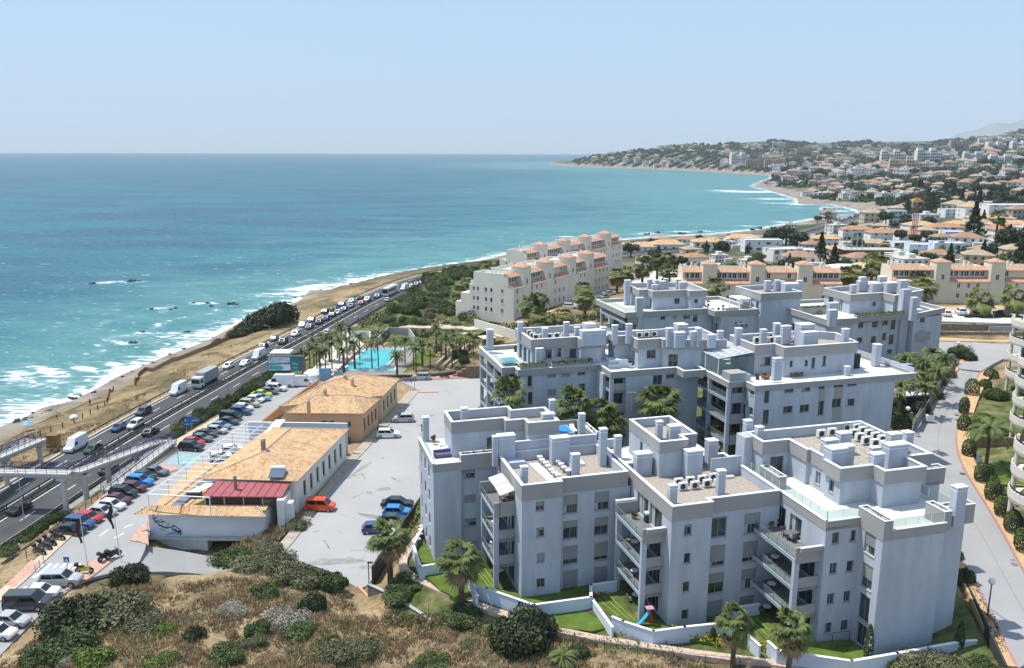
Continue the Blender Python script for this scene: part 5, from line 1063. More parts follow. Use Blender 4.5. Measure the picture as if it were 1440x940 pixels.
# ------------------------------------------------------------------ guard rails, median barrier
def hwline(d,z=0): P=offs(HC,d); return P
def posts(o,pts,h,r_,m,name='post'):
 me=None; O=root(o).location
 for k,p in enumerate(pts[:100]):
  if me is None:
   b=MB(); b.box(-r_,-r_,0,r_,r_,h); me=b.build(name,m,None); me.parent=o; me.location=(p[0]-O.x,p[1]-O.y,p[2]-O.z); first=me
  else: c=first.copy(); COL.objects.link(c); c.location=(p[0]-O.x,p[1]-O.y,p[2]-O.z)
 if len(pts)>100:
  b=MB()
  for p in pts[100:]: b.box(p[0]-r_,p[1]-r_,p[2],p[0]+r_,p[1]+r_,p[2]+h)
  b.build(name,m,o)['kind']='stuff'
def rail_run(name,label,d,t0,t1,beam_m,post_m,h=.75,cat='guard rail'):
 s=np.r_[0,np.cumsum(np.linalg.norm(np.diff(HC,axis=0),axis=1))]; P=offs(HC,d); o=thing(name,label,cat,(float(np.interp(t0,s,P[:,0])),float(np.interp(t0,s,P[:,1])),7))
 at=lambda t,dz=0:(float(np.interp(t,s,P[:,0])),float(np.interp(t,s,P[:,1])),float(np.interp(t,s,HZ))+dz)
 mb=MB();pb=[]; ts=np.arange(t0,t1,4.)
 for a,b in zip(ts,ts[1:]):
  p,q=at(a),at(b); dd=np.array(q[:2])-p[:2]; dd/=np.hypot(*dd); nn=np.array([dd[1],-dd[0]])*.06
  mb.add([(p[0]-nn[0],p[1]-nn[1],p[2]+h-.32),(q[0]-nn[0],q[1]-nn[1],q[2]+h-.32),(q[0]+nn[0],q[1]+nn[1],q[2]+h-.32),(p[0]+nn[0],p[1]+nn[1],p[2]+h-.32),(p[0]-nn[0],p[1]-nn[1],p[2]+h),(q[0]-nn[0],q[1]-nn[1],q[2]+h),(q[0]+nn[0],q[1]+nn[1],q[2]+h),(p[0]+nn[0],p[1]+nn[1],p[2]+h)],[(0,3,2,1),(4,5,6,7),(0,1,5,4),(1,2,6,5),(2,3,7,6),(3,0,4,7)])
  pb.append((p[0],p[1],p[2]-.4))
 mb.build('beam',beam_m,o); posts(o,pb,h+.38,.07,post_m); return o
HL=float(np.sum(np.linalg.norm(np.diff(HC,axis=0),axis=1)))
M_RUST=mat('brown_rail',(.17,.13,.11),.8,.3,.2,1)
rail_run('guard_rail','brown guard rail along the sea side of the highway',-HWW-.9,60,520,M_RUST,M_RUST,.8)
rail_run('guard_rail','dark guard rail along the land side of the highway below the car park',HWW+.5,60,480,M_DCONC,M_DCONC,.8)
rail_run('median_barrier','dark barrier on the sea side of the highway median',-.75,60,HL-60,M_DCONC,M_DCONC,.75,'barrier')
rail_run('median_barrier','dark barrier on the land side of the highway median',.75,60,HL-60,M_DCONC,M_DCONC,.75,'barrier')
def concurb(name,label,d,w_,h,m,t0=40,t1=500):
 s=np.r_[0,np.cumsum(np.linalg.norm(np.diff(HC,axis=0),axis=1))]; i0,i1=np.searchsorted(s,(t0,t1)); a=offs(HC,d-w_/2)[i0:i1];b=offs(HC,d+w_/2)[i0:i1]; o=strip(name,a,b,HZ[i0:i1]+h,m,.7); return o
concurb('road_verge','',-HWW-.45,.85,.1,M_PAVEL)
concurb('road_verge','',HWW+1.4,1.4,.12,mat('grey_verge',(.34,.35,.33),.95,.1,.3,1),60,330)
# fence between pavement and highway slope
def rail_fence(name,label,pts,z,h,m,step=2.0,group=None,r_=.04,nb=3):
 o=thing(name,label,'fence',(*pts[0],z if np.isscalar(z) else z[0]),0,group); P=np.array(pts,float); s=np.r_[0,np.cumsum(np.linalg.norm(np.diff(P,axis=0),axis=1))]; Z=[z]*len(P) if np.isscalar(z) else z
 at=lambda t,dz:(float(np.interp(t,s,P[:,0])),float(np.interp(t,s,P[:,1])),float(np.interp(t,s,Z))+dz); mb=MB();rb=MB(); ts=np.linspace(0,s[-1],max(2,int(s[-1]/step)+1))
 posts(o,[at(t,-.15) for t in ts],h+.15,r_,m)
 for a,b in zip(ts,ts[1:]):
  for k in range(nb): rb.tube(at(a,h*(k+1)/nb-.03),at(b,h*(k+1)/nb-.03),r_*.8,n=4,caps=False)
 rb.build('rails',m,o); return o
rail_fence('railing','brown railing between the parked cars and the highway slope',gp(10.1,(13,788),(52,783),(136,702),(249,615)),10.1,1.1,M_RUST,2.0)
rail_fence('railing','short railing at the bend of the pavement by the motorbikes',gp(10.1,(50,804),(62,792)),10.1,1.0,M_STEEL,1.0)
# ------------------------------------------------------------------ footbridge
fb=thing('footbridge','concrete footbridge with violet blue railings crossing the highway by ramps','footbridge',(-67,120,7))
M_BR=mat('bridge_concrete',(.55,.54,.51),.9,.2,.15,.8); M_VIO=mat('violet_railing',(.07,.075,.15),.6,.3)
def span(p,q,w_=2.2,rails=True,name='deck'):
 p=np.array(p);q=np.array(q);d=q-p;L=np.linalg.norm(d[:2]);e=d/L;n=np.array([e[1],-e[0],0])*w_/2
 mb=MB(); vs=[p-n,q-n,q+n,p+n]; mb.add([tuple(v) for v in vs]+[tuple(v-(0,0,.35)) for v in vs],[(3,2,1,0),(4,5,6,7),(0,1,5,4),(1,2,6,5),(2,3,7,6),(3,0,4,7)]); o=mb.build(name,M_BR,fb)
 mb=MB();
 m0,m1=p+ (0,0,-.36),q+(0,0,-.36); k=n*.45; vs=[m0-k,m1-k,m1+k,m0+k]; mb.add([tuple(v) for v in vs]+[tuple(v-(0,0,.55)) for v in vs],[(3,2,1,0),(4,5,6,7),(0,1,5,4),(1,2,6,5),(2,3,7,6),(3,0,4,7)]); mb.build('girder',M_BR,o)
 if rails:
  for sgn in (-1,1):
   mb=MB(); k=n*.96*sgn; N=max(2,int(L/1.6))
   for i in range(N+1): a=p+d*i/N+k; mb.tube(a,a+(0,0,1.15),.04,n=4)
   for hgt in (.3,.55,.8,1.05,1.15): mb.tube(p+k+(0,0,hgt),q+k+(0,0,hgt),.035,n=4)
   mb.build('railing',M_VIO,o)
DZ=13.3
d0=w3(100,664,DZ); dL=(-104,d0[1]+1.5,DZ); span(dL,d0,2.0)
r1=w3(222,621,11.4); span((d0[0]+.4,d0[1]+.2,DZ),r1,2.0); r1b=(r1[0]+2.1,r1[1]-.2,11.4); span((r1[0]-.6,r1[1]+.3,11.4),(r1b[0]+.8,r1b[1]+.3,11.35),1.9); r2=w3(150,690,10.2); span(r1b,(r2[0],r2[1],10.3),1.9)
s0=(-84.5,d0[1]+1.2,DZ); s1=w3(58,617,11.2); span((s0[0],s0[1],DZ),s1,2.0); s1b=(s1[0]-2.3,s1[1],11.2); span(s1b,(s1[0]-6,s1[1]-16,9.0),1.9)
def pier(x,y,z1,z0=6.4,r_=.42):
 mb=MB(); mb.tube((x,y,z0),(x,y,z1-.9),r_,n=12); mb.box(x-.9,y-.45,z1-1.3,x+.9,y+.45,z1-.9); mb.build('pier',M_BR,fb)
pier(d0[0]-1.4,d0[1],DZ);pier(d0[0]+1.2,d0[1]+1.4,DZ); pier(-84.8,d0[1]+1.2,DZ,5.5)
for t in (.38,.72): pier(d0[0]+(r1[0]-d0[0])*t,d0[1]+(r1[1]-d0[1])*t,DZ+(11.4-DZ)*t)
for t in (.45,.95): pier(s0[0]+(s1[0]-s0[0])*t,s0[1]+(s1[1]-s0[1])*t,DZ+(11.2-DZ)*t,5)
# ------------------------------------------------------------------ billboard, signs, lamps, flags
bb=thing('billboard','teal advertising billboard with a pool picture above the parked vans','billboard',(*g(400,545,9),9))
L0,L1=w3(378,522,13.2),w3(424,521,13.2); L1=(L1[0],L0[1]+.3,L1[2]); zt=onplane(378,502,L0[:2],L1[:2])[1]; zb=onplane(378,521,L0[:2],L1[:2])[1]; Lw=L1[0]-L0[0]
BP=lambda s,z,dd=0:(L0[0]+Lw*s,L0[1]-dd,zb+(zt-zb)*z)
mb=MB(); mb.box(L0[0]-.15,L0[1]+.05,zb-.15,L1[0]+.9,L0[1]+.9,zt+.15); mb.build('board',mat('board_back',(.12,.12,.14),.7,.3),bb)
def bq(name,pts,m,dd):
 mb=MB(); mb.face([BP(s,z,dd) for s,z in pts]); mb.build(name,m,bb)
bq('poster',[(0,0),(.68,0),(.68,1),(0,1)],mat('poster_pale',(.50,.62,.70),.6,.3,.35,1.2,col2=(.30,.38,.46)),.05)
bq('poster_pool',[(0,.08),(.4,.02),(.5,.16),(.38,.34),(.05,.36)],mat('poster_pool',(.03,.36,.34),.6,.3),.056)
bq('poster_deck',[(.2,0),(.68,0),(.68,.42),(.5,.34),(.5,.14),(.4,.02)],mat('poster_deck',(.55,.56,.66),.6,.3),.054)
bq('poster_band',[(0,.42),(.68,.48),(.68,.56),(0,.5)],mat('poster_dark',(.05,.09,.13),.6,.3),.056)
bq('poster_panel',[(.68,0),(1,0),(1,1),(.68,1)],mat('poster_teal',(.01,.17,.20),.5,.4),.055)
mb=MB();
for a,b in (((.76,.6),(.80,.38)),((.80,.38),(.84,.6)),((.84,.6),(.88,.38)),((.88,.38),(.91,.55)),((.76,.2),(.92,.2))): mb.tube(BP(*a,.09),BP(*b,.09),.05,n=4)
mb.build('poster_emblem',mat('poster_white',(.55,.62,.64),.6,.3),bb)
xm=(L0[0]+L1[0])/2; mb=MB(); mb.box(xm-.3,L0[1]+.3,8.5,xm+.3,L0[1]+.8,zb); mb.build('post',M_DARK,bb)
ks=thing('kiosk','small yellow sided hut with a white roof behind the billboard','kiosk',(*g(392,502,10),9)); a=w3(393,494,13); mb=MB(); mb.box(a[0]-1.6,a[1]-1.3,9,a[0]+2.6,a[1]+2.0,12.6); mb.build('wall',mat('ochre_paint',(.55,.38,.08),.8,.2),ks); mb=MB(); mb.box(a[0]-2.,a[1]-1.7,12.6,a[0]+2.9,a[1]+2.4,12.9); mb.build('roof',M_WPLAS,ks)
gs=thing('road_sign','blue direction sign board beside the highway shrubs','road sign',(*g(268,600,8),8)); a=w3(259,596,11.2)
mb=MB(); mb.box(a[0],a[1],10.6,a[0]+1.2,a[1]+.08,12.2);mb.box(a[0]+1.21,a[1],11.5,a[0]+3.0,a[1]+.08,12.2); mb.box(a[0]+.8,a[1],12.21,a[0]+1.7,a[1]+.08,12.6); mb.build('sign_board',mat('sign_blue',(.02,.14,.40),.5,.4),gs); mb=MB(); mb.box(a[0]+.2,a[1]+.09,7,a[0]+.3,a[1]+.2,12);mb.box(a[0]+1.2,a[1]+.09,7,a[0]+1.3,a[1]+.2,12); mb.build('post',M_STEEL,gs)
mb=MB(); mb.box(a[0]+.2,a[1]-.01,11.7,a[0]+.4,a[1]-.003,12.0); mb.box(a[0]+.15,a[1]-.01,11.05,a[0]+.95,a[1]-.003,11.15); mb.box(a[0]+1.5,a[1]-.01,11.8,a[0]+2.6,a[1]-.003,11.9); mb.build('lettering',M_WPLAS,gs)
def lamp(px,py,z,h,label,arm=None,globe=True,group=None,rt=.06,name='street_lamp'):
 x,y=g(px,py,z); o=thing(name,label,'street lamp',(x,y,z),0,group); mb=MB(); mb.tube((x,y,z-.2),(x,y,z+h),rt*1.3,rt,n=8); mb.build('pole',M_STEEL if not globe else M_DARK,o)
 if globe: mb=MB(); mb.ball((x,y,z+h+.25),.34,n=12,k=8); mb.build('lamp_globe',M_WPLAS,o,smooth=True); mb=MB(); mb.tube((x,y,z+h-.12),(x,y,z+h),.13,n=8); mb.build('collar',M_DARK,o)
 elif arm: mb=MB(); mb.tube((x,y,z+h),(x+arm,y,z+h+.25),.05,n=6); mb.box(x+arm-.35,y-.12,z+h+.2,x+arm+.35,y+.12,z+h+.32); mb.build('lamp_head',M_STEEL,o)
 return o
lamp(1389,863,16.2,3.3,'white globe street lamp on the near pavement by the dark wall')
lamp(1322,538,19.5,4.6,'white globe lamp beside the grey fence below the junction'); lamp(1285,586,18.8,4.4,'white globe lamp at the bend near the palm shadows'); lamp(1273,613,18.4,4.2,'white globe lamp nearest the roof of the right block'); lamp(1345,507,20,3.4,'white globe lamp on the planted corner at the junction')
lamp(35,742,7,9,'tall grey highway lamp at the lower left',-1.5,False); lamp(322,566,7,6,'thin grey highway lamp beside the land side lane',-1.2,False); lamp(381,494,7.5,7,'thin highway lamp near the billboard',-1.2,False); lamp(608,392,9,9.5,'tall thin mast beside the highway bend above the surf',.01,False)
lamp(251,653,10,3.4,'slim lamp beside the pale blue parking bay',-.3,False); lamp(583,548,10,2.8,'small post lamp at the kerb island of the big lot',.2,False)
for px,py,z,h,lb in ((170,790,10,8,'dark furled flag on the pole nearest the tiled annex'),(126,812,10,8,'dark furled flag on the pole beside the yellow motorbike')):
 x,y=g(px,py,z); o=thing('flagpole',lb,'flag',(x,y,z)); mb=MB(); mb.tube((x,y,z-.2),(x-.35,y,z+h),.055,.04,n=6); mb.build('pole',M_WPLAS,o); mb=MB(); rnd=random.Random(px)
 for i in range(9):
  t0,t1=i/9,(i+1)/9; f=lambda t,s:(x-.35-.12-s*(.25+.35*math.sin(math.pi*t))+.1*math.sin(9*t),y+.12*math.sin(7*t+s*2),z+h-.2-t*3.3)
  for s0,s1 in ((0,.5),(.5,1)): mb.face([f(t0,s0),f(t0,s1),f(t1,s1),f(t1,s0)])
 mb.build('cloth',mat('dark_flag',(.075,.05,.06),.9,.1,.3,2),o)
for px,py,lb in ((413,715,'left one of two white flagpoles beside the restaurant end wall'),(421,711,'right one of two white flagpoles beside the restaurant end wall')):
 x,y=g(px,py,10); o=thing('flagpole',lb,'pole',(x,y,10)); mb=MB(); mb.tube((x,y,9.8),(x,y,16.6),.06,.04,n=6); mb.build('pole',M_WPLAS,o); mb=MB(); mb.tube((x,y,9.9),(x,y,10.2),.4,n=8); mb.build('base',M_CONC,o)
x,y=g(451/4.7,740+315/4.7,10); o=thing('road_sign','blue pedestrian crossing sign by the zebra crossing','road sign',(x,y,10)); mb=MB(); mb.tube((x,y,9.8),(x,y,11.9),.04,n=6); mb.build('post',M_STEEL,o); mb=MB(); mb.box(x-.35,y-.08,11.6,x+.35,y-.05,12.3); mb.build('sign_board',MATS['sign_blue'],o); mb=MB(); mb.add([(x-.22,y-.087,11.68),(x+.22,y-.087,11.68),(x,y-.087,12.15)],[(0,1,2)]); mb.build('symbol',M_WPLAS,o)
# ------------------------------------------------------------------ vehicles
def paint(name,c,r_=.25,metal=.0):
 m=mat('paint_'+name,c,r_,.5); m.node_tree.nodes['Principled BSDF'].inputs['Coat Weight'].default_value=.6; m.node_tree.nodes['Principled BSDF'].inputs['Coat Roughness'].default_value=.08; return m
SLOT=mat('paint_slot',(.5,.5,.5),.3)
PT={k:paint(k,c) for k,c in dict(white=(.75,.76,.77),silver=(.42,.43,.45),grey=(.13,.14,.15),dgrey=(.05,.055,.06),black=(.012,.013,.015),blue=(.03,.07,.20),bblue=(.02,.22,.62),red=(.42,.02,.025),maroon=(.10,.012,.018),green=(.02,.045,.035),lime=(.50,.52,.03),beige=(.42,.38,.29),orange=(.72,.085,.02),lblue=(.16,.26,.36)).items()}
M_CG=mat('car_glass',(.012,.016,.02),.05,.6); M_LAMP=mat('headlamp_lens',(.62,.64,.66),.1,.6); M_TAIL=mat('tail_lamp_lens',(.30,.01,.01),.2,.5); M_RIM=mat('wheel_rim',(.35,.36,.38),.35,.5,metal=.7)
def car(name,L,Wd,H,hood,cab,belt=.92,cat='car',rearup=None,box=None,gl=True,whr=.32):
 """x forward; hood = (nose height, hood height); cab=(x rear base, x rear roof, x front roof, x front base)"""
 o=thing(name,'vehicle',cat); hw=Wd/2; f=MB()
 xs=[-L/2,-L/2+.12,-L/2+.5,cab[0],cab[3],L/2-.55,L/2-.12,L/2]; tail=rearup or belt
 zt=[tail-.18,tail-.02,tail,belt,belt,hood[1],hood[0]+.05,hood[0]-.12]; wm=[.86,.95,1,1,1,.98,.9,.78]; zb=[.42,.3,.24,.22,.22,.24,.3,.4]
 sec=[]
 for x,z,wk,b in zip(xs,zt,wm,zb): w_=hw*wk; sec.append([(x,-w_*.94,b),(x,-w_,(b+z)/2),(x,-w_*.93,z-.04),(x,-w_*.82,z),(x,w_*.82,z),(x,w_*.93,z-.04),(x,w_,(b+z)/2),(x,w_*.94,b)])
 vs=[p for s in sec for p in s]; fs=[]
 for i in range(len(sec)-1):
  for j in range(8): a=i*8+j;b=i*8+(j+1)%8; fs.append((a,b,b+8,a+8))
 fs+=[tuple(range(8))[::-1],tuple(range(len(vs)-8,len(vs)))]; f.add(vs,[tuple(reversed(q)) for q in fs],SLOT)
 # cabin
 rw=hw*.80; bw=hw*.92; r0,r1,r2,r3=cab
 base=[(r0,-bw,belt-.03),(r3,-bw,belt-.03),(r3,bw,belt-.03),(r0,bw,belt-.03)]; top=[(r1,-rw,H),(r2,-rw,H),(r2,rw,H),(r1,rw,H)]
 f.add(base+top,[(4,5,6,7),(0,1,5,4),(1,2,6,5),(2,3,7,6),(3,0,4,7)],SLOT); body=f.build('body',None,o,smooth=False)
 if gl:
  gm=MB()
  def panel(a,b,c,d,i0=.08,j0=.1,nn=1,off=.014):
   a,b,c,d=map(np.array,(a,b,c,d)); nrm=np.cross(b-a,d-a); nrm=nrm/np.linalg.norm(nrm)*off
   P=lambda s,t:tuple((a*(1-s)+b*s)*(1-t)+(d*(1-s)+c*s)*t+nrm)
   for k in range(nn): s0=i0+(1-2*i0)*k/nn+(.015 if k else 0); s1=i0+(1-2*i0)*(k+1)/nn-(.015 if k<nn-1 else 0); gm.face([P(s0,j0),P(s1,j0),P(s1,1-j0),P(s0,1-j0)])
  panel(base[0],base[1],top[1],top[0],.07,.14,2 if L<5 else 3); panel(base[2],base[3],top[3],top[2],.07,.14,2 if L<5 else 3); panel(base[1],base[2],top[2],top[1],.06,.08); panel(base[3],base[0],top[0],top[3],.08,.12)
  gm.build('windows',M_CG,o)
 for sx in (-1,1):
  for sy in (-1,1):
   x=sx*(L*.5-.82); mb=MB(); mb.tube((x,sy*(hw-.20),whr),(x,sy*(hw+.015),whr),whr,n=14); w_=mb.build('wheel',M_BLACK,o); mb=MB(); mb.tube((x,sy*(hw+.016),whr),(x,sy*(hw+.024),whr),whr*.6,n=10); mb.build('rim',M_RIM,w_)
 for sy in (-1,1):
  mb=MB(); mb.box(L/2-.16,sy*hw*.55-.17,hood[0]-.26,L/2-.02,sy*hw*.55+.17,hood[0]-.1); mb.build('headlight',M_LAMP,o)
  mb=MB(); mb.box(-L/2-.01,sy*hw*.68-.12,tail-.34,-L/2+.12,sy*hw*.68+.12,tail-.14); mb.build('tail_light',M_TAIL,o)
 return o
CARS={}
CARS['hatch']=proto_tree(car('parked_car',4.1,1.76,1.46,(.72,.90),(-1.85,-1.45,.25,1.0)))
CARS['sedan']=proto_tree(car('parked_car',4.6,1.80,1.42,(.70,.88),(-1.75,-.95,.35,1.15),.90))
CARS['suv']=proto_tree(car('parked_car',4.5,1.86,1.66,(.82,1.02),(-2.1,-1.75,.35,1.15),1.05,whr=.36))
CARS['minivan']=proto_tree(car('parked_van',4.4,1.84,1.82,(.85,1.08),(-2.15,-2.05,.75,1.55),1.08,cat='van'))
def bigvan(name,L=5.8,H=2.6,Wd=2.0):
 o=car(name,L,Wd,H-.02,(.95,1.2),(-L/2+.05,-L/2+.1,L/2-1.75,L/2-.95),1.15,cat='van',rearup=1.15,whr=.36,gl=False)
 mb=MB(); mb.face([(L/2-.99,-Wd*.42,1.2),(L/2-.99,Wd*.42,1.2),(L/2-1.45,Wd*.38,1.95),(L/2-1.45,-Wd*.38,1.95)])
 for s in (-1,1):
  q=[(L/2-1.15,s*Wd*.467,1.22),(L/2-2.25,s*Wd*.467,1.22),(L/2-2.25,s*Wd*.437,1.85),(L/2-1.55,s*Wd*.437,1.85)]; mb.face(q if s>0 else q[::-1])
 mb.build('windows',M_CG,o); return o
CARS['van']=proto_tree(bigvan('cargo_van'))
def truck():
 o=thing('truck','vehicle','truck'); mb=MB(); mb.box(1.9,-1.2,.5,4.0,1.2,2.9,SLOT); mb.build('cab',None,o); mb=MB(); mb.box(4.0,-1.05,1.5,4.02,1.05,2.5);mb.box(2.5,-1.215,1.6,3.8,-1.2,2.4);mb.box(2.5,1.2,1.6,3.8,1.215,2.4); mb.build('windows',M_CG,o)
 mb=MB(); mb.box(-5.4,-1.25,1.0,1.7,1.25,3.7); mb.build('cargo_box',mat('tarpaulin',(.36,.37,.36),.8,.2,.15,1),o); mb=MB(); mb.box(-5.3,-.9,.55,3.8,.9,1.0); mb.build('chassis',M_DARK,o)
 mb=MB(); mb.box(4.0,-1.1,.45,4.06,1.1,.95); mb.build('bumper',M_CONC,o)
 for x in (-4.2,-3.1,3.0):
  for s in (-1,1): mb=MB(); mb.tube((x,s*.95,.5),(x,s*1.22,.5),.5,n=14); mb.build('wheel',M_BLACK,o)
 for s in (-1,1): mb=MB(); mb.box(4.03,s*.85-.15,.75,4.08,s*.85+.15,.92); mb.build('headlight',M_LAMP,o)
 return o
CARS['truck']=proto_tree(truck())
def bus():
 o=thing('coach','vehicle','bus'); mb=MB();
 sec=[]; mb.box(-6,-1.25,.4,6,1.25,3.3,SLOT); mb.box(-5.6,-1.1,3.3,5.4,1.1,3.45,SLOT); mb.build('body',None,o)
 mb=MB(); mb.box(-5.7,-1.265,1.6,5.6,-1.25,2.7);mb.box(-5.7,1.25,1.6,5.6,1.265,2.7);mb.box(6,-1.15,1.3,6.015,1.15,2.9);mb.box(-6.015,-1,1.8,-6,1,2.7); mb.build('windows',M_CG,o)
 for x in (-3.8,4.2):
  for s in (-1,1): mb=MB(); mb.tube((x,s*1.0,.5),(x,s*1.27,.5),.5,n=14); mb.build('wheel',M_BLACK,o)
 for s in (-1,1): mb=MB(); mb.box(6,s*.95-.15,.7,6.02,s*.95+.15,.9); mb.build('headlight',M_LAMP,o)
 return o
CARS['bus']=proto_tree(bus())
def moto():
 o=thing('motorbike','motorbike','motorbike');
 for x in (-.68,.68): mb=MB(); mb.tube((x,-.07,.31),(x,.07,.31),.31,n=14); w_=mb.build('wheel',M_BLACK,o); mb=MB(); mb.tube((x,-.075,.31),(x,.075,.31),.17,n=10); mb.build('rim',M_RIM,w_)
 mb=MB(); mb.tube((-.55,0,.55),(.35,0,.62),.16,.2,8,SLOT); mb.box(.1,-.18,.35,.62,.18,.85,SLOT); mb.box(-.35,-.14,.3,.2,.14,.6,SLOT); mb.build('body',None,o)
 mb=MB(); mb.box(-.75,-.15,.74,.05,.15,.86); mb.build('seat',M_BLACK,o); mb=MB(); mb.tube((.68,-.05,.35),(.38,-.05,1.0),.04,n=6); mb.tube((.68,.05,.35),(.38,.05,1.0),.04,n=6); mb.build('fork',M_STEEL,o); mb=MB(); mb.tube((.36,-.36,1.05),(.36,.36,1.05),.03,n=6); mb.build('handlebar',M_DARK,o)
 mb=MB(); mb.box(-.95,-.2,.88,-.6,.2,1.18); mb.build('top_case',M_DARK,o); return o
CARS['moto']=proto_tree(moto())
def hwz(x,y):
 i=int(np.argmin(np.hypot(HC[:,0]-x,HC[:,1]-y))); j=min(max(i,1),len(HC)-2); t=HC[j+1]-HC[j-1]; return float(HZ[i])+.005, math.atan2(t[1],t[0])
def vcl(kind,px,py,col,label,rz=0,z=10.01,sc=.97,name=None,cat=None,group=None,dy=0):
 x,y=g(px,py,z); c=place(CARS[kind],label,(x,y,z),rz,group,sc,{'body':PT[col],'cab':PT[col]})
 if name: c.name=name
 return c
Z1=lambda x,y:(x/4.7,560+y/4.7); Z3=lambda x,y:(180+x/4.7,500+y/4.7); Z7=lambda x,y:(200+x/4.7,400+y/4.7); Z8c=lambda x,y:(400+x/4.7,360+y/4.7)
hdg=R(-11)
rowA=[('sedan',470,893,'black','black saloon nearest the motorbikes at the lower end of the parked row'),('suv',528,852,'blue','dark blue car between the black saloon and the red hatchback'),('hatch',590,814,'red','red hatchback near the lower end of the parked row'),('sedan',672,772,'silver','silver car between the red hatchback and the white one'),('hatch',742,732,'white','white hatchback beside the silver car in the lower row'),('sedan',775,692,'maroon','maroon car just above the white hatchback'),('suv',820,648,'black','black sport utility car between two maroon cars'),('hatch',888,612,'maroon','dark maroon hatchback directly below the bright blue car'),('suv',925,572,'bblue','bright sky blue car in the lower row'),('hatch',960,536,'green','dark green hatchback just above the bright blue car'),('sedan',1026,506,'grey','grey saloon at the upper end of the lower row by the pink pavement')]
for k,x,y,c,lb in rowA: vcl(k,*Z1(x,y),c,lb,hdg,group='cars parked along the pavement')
rowB=[('suv',418,625,'black','black car parked next to the pale blue bay'),('hatch',435,592,'red','red hatchback behind the black car near the pale blue bay'),('sedan',482,565,'grey','grey saloon right above the second red hatchback'),('sedan',515,535,'dgrey','dark grey saloon above the grey saloon in the upper row'),('hatch',588,513,'silver','silver hatchback halfway up the upper row'),('sedan',608,484,'lblue','slate blue saloon above the silver hatchback'),('sedan',662,453,'dgrey','charcoal saloon below the black van of the upper row'),('minivan',682,425,'black','black passenger van in the upper row'),('suv',745,388,'blue','navy car above the black passenger van'),('hatch',765,362,'white','white hatchback above the navy car'),('suv',803,338,'beige','beige car in the upper row'),('hatch',842,308,'white','white hatchback above the beige car'),('sedan',876,296,'lblue','pale blue grey saloon just below the lime car'),('sedan',884,271,'lime','lime yellow car in the upper row'),('hatch',937,254,'grey','grey hatchback above the lime car'),('suv',985,233,'white','white car parked in front of the large white van')]
for k,x,y,c,lb in rowB: vcl(k,*Z3(x,y),c,lb,hdg,group='cars parked along the pavement')
vcl('van',*Z3(1010,205),'white','large white van parked crosswise at the upper end of the car park',R(180),sc=1.1); vcl('van',*Z3(1150,200),'white','white van with blue rear beside the peach wall',R(8),sc=.95)
vcl('hatch',*Z3(690,640),'white','white car under the upper half of the pergola',R(25)); vcl('hatch',*Z3(612,688),'white','white car under the pergola, nearer the terrace',R(25))
vcl('suv',86.5,822,'silver','silver car parked beside the yellow motorbike',R(4),sc=1.08); vcl('sedan',57,838,'white','white car between the silver car and the dark van',R(4)); vcl('minivan',40,855,'dgrey','dark grey van parked beside the big green shrub',R(4),sc=1.12); vcl('sedan',15,878,'silver','silver saloon at the lower left edge of the picture',R(-6)); vcl('hatch',-2,896,'white','white car cut by the left edge of the picture',R(-6))
vcl('minivan',451,717,'orange','bright orange red van alone on the big lot',R(-3),sc=.98); vcl('suv',546,615,'white','white car alone in the middle of the big lot',R(4),z=9.99+.02); vcl('suv',567,593,'silver','silver car with dark roof above the white one in the lot',R(184))
vcl('sedan',559,713,'black','black car topmost by the dark wall of the lot',R(-2),sc=1.05); vcl('hatch',559,725,'bblue','blue car with white roof by the dark wall of the lot',R(-2),sc=1.03); vcl('sedan',553,736,'green','dark green car behind the palm crown by the lot wall',R(3)); vcl('hatch',529,748,'blue','dark blue car lowest beside the palm crown in the lot',R(8))
vcl('suv',592,534,'silver','silver car parked at the back kerb of the big lot',R(184)); vcl('minivan',686,529,'white','white van at the back right kerb of the big lot',R(10))
for i,(px,py,c,rz,lb) in enumerate(((56,780,'black',-20,'first black motorbike of the leaning row by the railing corner'),(64,773,'dgrey',-15,'second motorbike in the leaning row by the railing corner'),(71,767,'black',-20,'third motorbike in the leaning row by the railing corner'),(82,760,'dgrey',-10,'last motorbike of the leaning row, next to the black saloon'),(149,787,'black',60,'left one of two black motorbikes on the pink pavement'),(160,784,'black',55,'right one of two black motorbikes on the pink pavement'),(119,806,'lime',5,'yellow motorbike alone on the pink pavement'),(625,532,'black',170,'black motorbike at the back kerb of the big lot'))):
 vcl('moto',px,py,c,lb,R(rz),z=10.16 if i in (4,5,6) else 10.02,sc=1.15)
def hwcar(kind,px,py,col,label,inl=False,sc=.95):
 x,y=g(px,py,7.6); z,a=hwz(x,y); x,y=g(px,py+ (3 if kind in('van','truck','bus') else 1.5),z+.2)
 z,a=hwz(x,y); place(CARS[kind],label,(x,y,z),a+(0 if inl else math.pi),'vehicles on the coastal highway',sc,{'body':PT[col],'cab':PT[col]})
